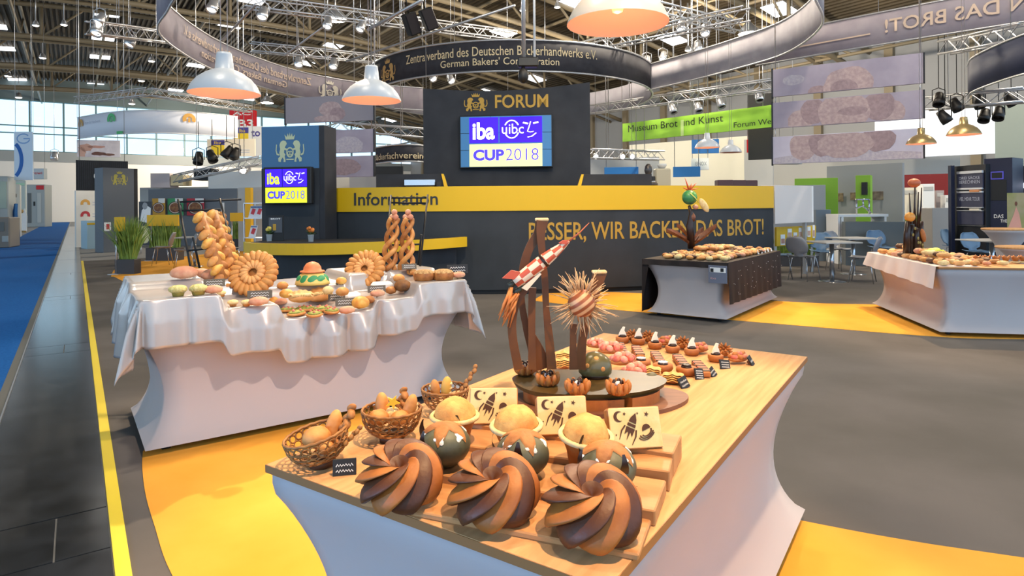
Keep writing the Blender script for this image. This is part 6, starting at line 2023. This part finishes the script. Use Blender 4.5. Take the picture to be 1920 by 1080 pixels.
spotlight(458, 318, 26, 'bright warm booth spotlight above the large white booth box', (-.1, -1, -.2), .3, far=True)
spotlight(102, 295, 60, 'bright wall floodlight on the white end wall above the van', (0, -.2, -1), .5, far=True)
# aisle end
s = booth('black_booth', 'large black booth wall at the far end of the blue aisle', 84, 74, 142, 78, 365, m_black, 2)
t = thing('white_van', 'small white van parked at the far end of the blue aisle', 'car', on(107, 412.2), -.12)
VW = 3.9
prof_ = [(0, .3), (.05, .62), (.25, .82), (1.0, .98), (1.7, 1.5), (2.1, 1.62), (3.9, 1.66), (3.95, .4), (3.9, .28)]
MB().prism(prof_, 0, 1.6).build('body', mat('van white', 'd5d8da', .35), t)
MB().prism([(1.25, 1.0), (1.78, 1.46), (2.4, 1.5), (2.4, 1.0)], -.02, 0).build('window', m_black, t)
MB().prism([(1.6, .62), (2.6, .62), (2.6, .9), (1.6, .9)], -.02, 0).build('door_print', mat('grey print', '5a5f66', .5), t)
for x in (.85, 3.2):
    for y in (-.03, 1.43):
        mb = MB()
        mb.tube([(x, y, .31), (x, y + .2, .31)], .31, 18)
        mb.build('tyre', m_black, t)
        if y < 0: MB().tube([(x, y - .01, .31), (x, y, .31)], .2, 14).build('hub', m_alu, t)
# left of the aisle: machines and booths
m_mach = mat('machine grey', '9aa3a6', .45)
m_machd = mat('machine dark', '5c6264', .5)
def machine(xa, xb, yt, yb_, lab, m, extra=()):
    b = on((xa + xb) / 2, yb_)
    d = b.y
    s = Slab('bakery_machine', lab, 'machine', xa, d, xb, d + .3, yt, yb_, m, 1.2, part='housing', z0=0, bv=.04)
    for (a, b2, c, e, m2, nm) in extra:
        MB().box(s.W * a, -.03, s.h * c, s.W * b2, 0, s.h * e, 0, .01).build(nm, m2, s.root)
    return s
machine(-30, 18, 408, 466, 'rounded grey bakery machine at the left edge by the blue carpet', mat('warm machine grey', '77726c', .5), ((.2, .8, .55, .85, m_machd, 'door'), (.7, .95, .2, .4, m_mach, 'control')))
machine(-20, 16, 330, 452, 'tall steel oven rack at the left edge behind the rounded machine', m_mach, ((.1, .9, .5, .92, mat('greenish glass', '8fa096', .3), 'glass_door'), (.45, .52, .05, .95, m_machd, 'handle')))
machine(14, 38, 345, 446, 'tall pale grey machine left of the blue flag', mat('pale machine', 'b3b9b8', .45), ((.1, .6, .1, .5, mat('greenish glass', '8fa096'), 'glass_door'), (.2, .7, .75, .82, m_black, 'display')))
machine(48, 84, 346, 426, 'grey machine row with a red top sign beside the aisle', m_mach, ((.55, .95, .88, .98, mat('signal red', 'c0151c'), 'red_sign'), (.1, .3, .1, .8, m_machd, 'door'), (.6, .8, .1, .8, mat('pale machine', 'b3b9b8'), 'door'), (.4, .5, .5, .6, m_black, 'display')))
machine(28, 48, 338, 436, 'pale teal machine column behind the white board', mat('teal machine', 'a8bcc0', .45), ((.1, .9, .9, .95, mat('mint stripe', '9ccbb8', .5), 'stripe'),))
b = on(29, 450)
t = thing('blue_flag', 'tall blue cloth flag standing beside the aisle at left', 'flag', b)
MB().grid(lambda u, v: ((u - .5) * (.14 + .22 * (1 - v)) + .03 * sin(7 * v), .05 * sin(8 * u), v * 1.72), 10, 14).build('cloth', mat('flag blue', '2f6fae', .7, col2='1f5a97', ns=4), t)
MB().tube([(0, .04, 0), (0, .04, 1.75)], .015, 6).build('pole', m_alu, t)
b = on(43, 436)
t = thing('white_board', 'white folded board with a straw hat on top beside the aisle at left', 'board', b)
MB().prism([(-.22, .1), (.22, .1), (.26, 1.0), (.12, 1.5), (-.2, 1.1)], 0, .03).build('sheet', m_white, t)
MB().box(-.1, -.05, 0, .1, .15, .12).build('foot', mat('wood block', '8a7448', .6), t)
MB().ball((-.1, 0, 1.32), (.16, .14, .12), 12, 8).build('hat', mat('straw', 'b09560', .7), t)
for xa, y0, y1, lab, m in ((68, 405, 424, 'dark round stool beside the aisle at left', m_black), (78, 396, 418, 'red stool beside the aisle at left', mat('signal red', 'c0151c')), (90, 400, 418, 'white stool near the aisle end at left', m_white)):
    b = on(xa, y1)
    h = at(xa, y0, b.y).z
    t = thing('aisle_stool', lab, 'stool', b)
    MB().lathe([(.22, h - .06), (.23, h - .02), (.2, h), (0, h)], 16).build('seat', m, t)
    MB().lathe([(.2, 0), (.05, .04), (.05, h - .06)], 12).build('stand', m, t)
s = booth('swirl_banner', 'pale blue hanging banner with a blue arc at the left edge', 26, 30, 61, 30, 247, mat('pale blue cloth', 'd3e2f2', .8), .05, 338, 'cloth', 'banner', True)
mb = MB()
a, z = s.px(20, 300)
ribbon(mb, arc(a, z, .52, -62, 62, 14, .85), .18, lambda x, y: (x, -.004, y))
mb.build('arc_print', mat('arc blue', '2a66b5', .7), s.root)
mb = MB()
a, z = s.px(44, 260)
ribbon(mb, arc(a, z, .3, 40, 360, 16, .22) + [(a, z)], .06, lambda x, y: (x, -.004, y))
mb.build('arc_print', mat('pale arc blue', '7fa6d6', .7), s.root)
s = booth('hanging_sign', 'small grey hanging sign with red lettering over the machine row', 58, 40, 82, 40, 316, mat('sign grey', 'b9c2c8', .6), .3, 336, 'board', 'sign', True)
s.text('rewi', 61, 322, 79, 327, mat('signal red', 'c0151c'), .01)
# --- right of the counter: hall backdrop, booths
booth('booth_wall', 'long light grey booth wall behind the bread picture panels', 1440, 31, 1800, 27, 292, m_lgrey, .2)
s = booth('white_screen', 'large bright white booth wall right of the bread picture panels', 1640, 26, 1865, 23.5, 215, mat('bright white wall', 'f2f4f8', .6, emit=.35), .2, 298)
booth('booth_wall', 'grey green tall booth wall at the right edge', 1865, 19, 1990, 17.5, 197, mat('grey green board', '9aa7a2', .7), .2)
booth('booth_wall', 'grey booth wall with small photos behind the bistro tables', 1550, 18.5, 1692, 17, 312, m_mgrey, .15)
m_lime = mat('lime board', '7fae32', .65)
booth('booth_partition', 'lime green booth panel behind the rear bistro table', 1490, 17.6, 1571, 17.2, 335, m_lime, .12)
booth('booth_partition', 'grey booth panel between counter end and lime panel', 1450, 17.2, 1548, 16.9, 348, mat('cool grey board', '9a9ea3', .7), .1)
booth('booth_partition', 'lower grey lettered booth counter left of the lime panel', 1530, 15.8, 1558, 15.7, 393, mat('blue grey counter', '7b8791', .6), .4)
s = booth('booth_stele', 'lime green square booth post with a dark lamp', 1604, 16.6, 1632, 16.4, 329, m_lime, .4)
s.rect(1616, 342, 1627, 365, m_black, 'lamp', .1)
for xa, xb, ya, yb, lab, dq in ((1636, 1658, 359, 375, 'small food photo on the grey booth wall, right of the lime post', 17.45), (1594, 1604, 361, 375, 'small food photo on the grey booth wall, left of the lime post', 17.95), (1571, 1581, 362, 378, 'small food photo beside the lime panel', 18.2)):
    q = Slab('photo_print', lab, 'picture', xa, dq, xb, dq - .1, ya, yb, mat('dark photo', '5b4a3c', .6, col2='8a7a60', ns=8), .02, part='print')
    MB().tube([(q.W / 2, .02, q.h / 2), (q.W / 2, .1, q.h / 2)], .01, 4).build('fixing', m_alu, q.root)
t = thing('high_table', 'long white high table with chrome figure in the grey booth', 'table', on(1575, 470))
a, b = at(1572, 402, 14.95), at(1668, 402, 14.9)
t.location = (a.x, a.y, 0)
W_ = b.x - a.x
MB().box(0, 0, a.z - .06, W_, .6, a.z).build('tabletop', m_white, t)
for x in (0, .08, W_ - .08):
    MB().box(x, .02, 0, x + .05, .58, a.z - .06).build('leg', m_white, t)
MB().box(.15, .3, 0, W_ - .1, .5, a.z - .25).build('dark_front', m_machd, t)
p = at(1620, 401, 15.2)
t = thing('wire_figure', 'silver wire figure standing on the white high table', 'figure', (p.x, a.y + .3, a.z))
for q in (((-.15, 0, .35), (.15, 0, .35)), ((-.15, 0, .35), (-.15, 0, 0)), ((.15, 0, .35), (.15, 0, 0)), ((-.18, 0, .12), (0, 0, .2), (.2, 0, .02)), ((0, 0, .35), (.02, 0, .15))):
    MB().tube(list(q), .02, 6).build('rod', m_chrome, t)
for k, x in enumerate((1600, 1625, 1662, 1690)):
    b = on(x, 470)
    t = thing('bar_stool', '%s black bar stool from the left in front of the grey booth' % ORD[k], 'stool', b, 0, 'black bar stools')
    MB().lathe([(.20, .68), (.21, .72), (0, .73)], 18).build('seat', m_black, t)
    MB().tube([(0, 0, 0), (0, 0, .68)], .03, 8).build('column', m_black, t)
    MB().lathe([(.2, 0), (.2, .015), (.03, .03)], 18).build('foot', m_black, t)
booth('booth_counter', 'dark grey booth counter behind the bar stools', 1585, 14.6, 1732, 14.2, 416, m_machd, .3)
# white end block, brochure rack
s = Slab('counter_end_block', 'white end block closing the right end of the curved counter', 'booth', 1453, 11.95, 1522, 12.9, 347, 420, mat('off white board', 'd3cdca', .65), .28)
MB().box(s.W, 0, 0, s.W + .07, .28, s.h).build('edge_board', m_white, s.root)
for x in (.05, s.W - .05):
    MB().box(x - .03, .1, -s.o.z, x + .03, .16, 0).build('leg', m_alu, s.root)
s = Slab('brochure_board', 'yellow brochure board below the white counter end block', 'board', 1456, 12.6, 1530, 13.3, 426, 462, m_yel, .05)
for x in (.05, s.W - .05):
    MB().box(x - .02, .05, -s.o.z, x + .02, .08, s.h).build('leg', m_alu, s.root)
for k, (xa, ya, xb, yb) in enumerate(((1463, 440, 1471, 459), (1476, 429, 1484, 446), (1487, 436, 1494, 450), (1497, 427, 1503, 446), (1505, 426, 1511, 445), (1513, 425, 1519, 444), (1523, 422, 1527, 446))):
    a, b = s.px(xa, ya), s.px(xb, yb)
    t = thing('brochure', '%s brochure from the left on the yellow board' % ORD[k], 'brochure', to_world(s, a[0], -.012, b[1]), s.rz, 'brochures on the yellow board')
    MB().box(0, 0, 0, b[0] - a[0], .012, a[1] - b[1]).build('cover', m_white, t)
    MB().box(.01, -.002, .03, b[0] - a[0] - .01, 0, (a[1] - b[1]) * .6).build('cover_print', mat('brochure print ' + 'ab'[k % 2], ('b98a78', 'c9a08a')[k % 2], .6), t)
# red booth
s = booth('red_booth_wall', 'dark red booth wall behind the trunk sculpture', 1690, 25, 1786, 24, 328, mat('dark red board', '7d1519', .6), .2)
for xa, xb, ya, yb, m, lab in ((1693, 1738, 352, 402, 'e3dccb', 'cream appliance in front of the red booth wall'), (1730, 1752, 345, 400, 'f0f0ee', 'white appliance in front of the red booth wall'), (1755, 1770, 357, 400, 'a59a9a', 'grey column in front of the red booth wall'), (1772, 1790, 366, 398, 'e8e6e2', 'white box beside the navy booth')):
    q = booth('appliance', lab, xa, {1693: 23, 1730: 22.2, 1755: 23, 1772: 22.2}[xa], xb, {1693: 22.9, 1730: 22.1, 1755: 22.9, 1772: 22.1}[xa], ya, mat('appliance ' + m, m, .5), .6, cat='appliance')
    q.rect(xa + 2, ya + 5, xb - 2, ya + 12, m_lgrey, 'panel_strip', .02)
booth('booth_counter', 'steel booth counter right of the white grass planter', 1748, 18, 1790, 18, 390, mat('steel counter', '8d8a88', .4), .5)
o = sheet('booth_carpet', [tuple(on(x, y).xy) for x, y in ((1640, 458), (1790, 446), (1850, 452), (1850, 425), (1700, 428))], .012, mat('turquoise carpet', '7fb6e0', .9), 'light blue booth carpet in front of the red booth')
# navy booth
m_navyb = mat('deep navy board', '0e1533', .5)
m_navyd = mat('black navy board', '070a14', .5)
s = booth('navy_booth', 'tall navy booth tower with a small screen at the right edge', 1845, 13.2, 1898, 12.8, 298, m_navyb, .6)
s.rect(1858, 322, 1882, 336, mat('violet display frame', '4a46a8', .5, emit=.3), 'display', .02)
s.rect(1860, 324, 1880, 334, m_black, 'display_glass', .005, .02)
s.rect(1858, 338, 1888, 376, m_black, 'dark_field', .01)
s.text('DAS', 1864, 402, 1882, 409, m_white, .01, off=-.012)
s.text('THE', 1876, 411, 1889, 417, m_white, .01, off=-.012)
s = booth('navy_shelf_booth', 'navy shelf unit with lettered boards left of the navy tower', 1789, 13.9, 1848, 13.1, 312, m_navyd, .5)
for ya, yb, tx in ((324, 353, ('DREI SÄCKE', 'BERECHNEN')), (361, 388, ('VIEL MEHR TOUR',)), (396, 422, ())):
    s.rect(1797, ya, 1845, yb, mat('slate navy board', '2c2f48', .5), 'shelf_board', .03)
    s.rect(1797, ya - 2, 1845, ya, m_alu, 'shelf_edge', .05)
    s.rect(1797, yb, 1845, yb + 2, m_alu, 'shelf_edge', .05)
    for k, l in enumerate(tx):
        s.text(l, 1801, (331 if ya == 324 else 370) + 8 * k, 1840, (337 if ya == 324 else 377) + 8 * k, mat('pale lettering', 'aeb4c4', .6), .0, off=-.036)
for ya, m in ((356, 'c08050'), (391, 'd9d2c0')):
    s.rect(1822, ya, 1840, ya + 4, mat('shelf goods ' + m, m, .5), 'goods', .06)
booth('booth_stele', 'thin navy corner post of the shelf unit', 1783, 13.8, 1790, 13.8, 310, m_navyb, .1)
s = booth('navy_booth_wall', 'dark navy booth wall with a white light strip at the right edge', 1899, 13.9, 1990, 13.1, 312, m_navyd, .2)
s.rect(1893, 344, 1985, 351, mat('strip lamp', 'dfe6ff', .5, emit=2.5), 'light_strip', .04)
q = Slab('dress_poster', 'poster of a figure in a pink dress in a meadow, at the right edge', 'poster', 1888, 11.9, 1975, 11.5, 362, 428, mat('meadow print', '7d8a4a', .7, col2='a39a84', ns=2), .03, part='sheet')
printed(q, [(q.W * .02, q.h * .02), (q.W * .32, q.h * .02), (q.W * .27, q.h * .4), (q.W * .2, q.h * .62), (q.W * .15, q.h * .4)], mat('dress print', 'c9968a', .7))
printed(q, blob(q.W * .2, q.h * .7, q.W * .03, q.h * .06), mat('figure print', '6b4638', .7), off=.006)
MB().box(.02, .03, -q.o.z, .06, .06, 0).build('leg', m_black, q.root)
for px, py, ty, w_, lab in ((1890, 534, 428, .75, 'white stretch covered bar table in front of the dress poster'), (1925, 560, 462, .75, 'white stretch covered bar table at the right edge, nearer')):
    b = on(px, py)
    z = at(px, ty, b.y).z
    t = thing('bar_table', lab, 'table', b)
    r_ = w_ / 2
    MB().lathe([(r_ * .8, 0), (r_ * .55, z * .25), (r_ * .42, z * .5), (r_ * .5, z * .72), (r_ * .85, z * .92), (r_, z - .03)], 28).build('stretch_cover', m_cover, t)
    MB().lathe([(r_, z - .03), (r_ + .005, z - .015), (r_, z), (0, z)], 28).build('tabletop', m_top, t)
# --- behind the counter top
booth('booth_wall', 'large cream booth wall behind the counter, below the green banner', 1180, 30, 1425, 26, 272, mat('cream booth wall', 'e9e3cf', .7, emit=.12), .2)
booth('booth_wall', 'grey booth wall right behind the tall stand wall', 1106, 27, 1235, 26, 298, mat('cool grey wall', 'b1b3b6', .7), .2)
booth('booth_wall', 'white booth wall left of the lowest bread picture panel', 1395, 25, 1449, 24.5, 262, m_lgrey, .2)
for xa, xb, ya, yb, m, lab, tx in ((1133, 1197, 314, 330, '1f6fb5', 'blue booth board behind the counter, left', None), (1262, 1313, 313, 332, '2a78bd', 'blue booth board with faint lettering behind the counter, right', None), (1296, 1329, 297, 319, 'efefed', 'white booth sign with grey lettering behind the counter', 'EINOX'), (1297, 1348, 262, 288, '2d6db5', 'blue hanging sign behind the small white pendant lamps', None), (1400, 1433, 262, 286, 'c3161c', 'red booth sign with a white cross behind the counter', 'CODA'), (1437, 1449, 270, 292, '2560a8', 'blue sign with a yellow letter beside the bread picture panels', 'L')):
    s = booth('booth_sign', lab, xa, 23, xb, 22.8, ya, mat('sign ' + m, m, .6), .1, yb, 'board', 'sign', True)
    if tx:
        w2 = (xb - xa)
        s.text(tx, xa + w2 * .25, ya + (yb - ya) * .3, xb - w2 * .12, ya + (yb - ya) * .62, mat('sign ink ' + tx, 'e8c22e' if tx == 'L' else ('8a8f98' if tx == 'EINOX' else 'f0f0f0'), .6), .0)
booth('black_hoarding', 'black hanging panel above the red sign right of the green banner', 1402, 22.6, 1449, 22.2, 178, m_black, .1, 300, 'board', 'panel', True)
booth('black_hoarding', 'black panel with a red swirl picture above the counter left of the stand wall', 701, 20, 755, 20, 312, m_black, .1, 336, 'board', 'panel', True)
s = booth('booth_partition', 'cream panel right of the blue grey tower above the counter', 607, 19, 660, 19, 334, mat('cream panel', 'e2dccb', .6), .1)
s = booth('booth_partition', 'light grey panels above the counter left of the stand wall', 655, 18.5, 795, 18.3, 330, m_lgrey, .1)
t = thing('warming_oven', 'low stainless oven standing on the counter left of the stand wall', 'oven', at(758, 349, 10.75))
z_ = 1.766
t.location.z = z_
MB().box(0, 0, .03, .52, .3, .14, 0, .01).build('housing', m_chrome, t)
MB().box(.02, -.01, .015, .5, .28, .03).build('base', m_black, t)
MB().box(.54, 0, .0, .62, .28, .1, 0, .01).build('control', m_dark, t)
t = thing('chocolate_fountain', 'dark chocolate fountain with tiers standing on the counter', 'fountain', V((at(1218, 345, 11.2).x, 11.3, z_)))
MB().lathe([(.16, 0), (.17, .05), (.14, .07), (.05, .08), (.04, .12), (.05, .22), (.07, .28), (.06, .36), (.03, .40), (0, .41)], 22).build('tiers', mat('fountain steel', '4a4542', .3, .6), t)
MB().lathe([(.15, .07), (.12, .1), (.05, .1)], 22).build('basin', m_chrome, t)
t = thing('coffee_machine', 'beige coffee machine standing behind the counter right of the fountain', 'machine', V((at(1245, 345, 11.6).x, 11.75, z_)))
MB().box(-.14, -.1, 0, .14, .12, .34, 0, .02).build('housing', mat('beige housing', 'a39b86', .5), t)
MB().lathe([(.05, .34), (.09, .4), (.08, .43), (0, .43)], 14).build('hopper', m_lgrey, t)
MB().box(-.24, -.1, .0, -.15, .1, .2, 0, .01).build('side_unit', m_black, t)
for k, x in enumerate((1345, 1374, 1400)):
    p = at(x, 345, 12)
    t = MB().box(-.14, 0, 0, .14, .2, .115, 0, .01).build('dark_box', mat('aubergine box', '40262c', .5), None, (p.x, wy(p.x) + .25, z_))
    tag(t, '%s aubergine box from the left on the right end of the counter' % ORD[k], 'box', 'aubergine boxes')
box_truss(at(1105, 288, 21), at(1240, 292, 23), .3, 'silver lattice lighting truss with warm lights behind the right side of the stand wall')
for k, x in enumerate((1117, 1167, 1185)):
    spotlight(x, 293, 21.2, '%s small warm spotlight from the left on the truss right of the stand wall' % ORD[k], (0, -1, -.4), .15, far=True)
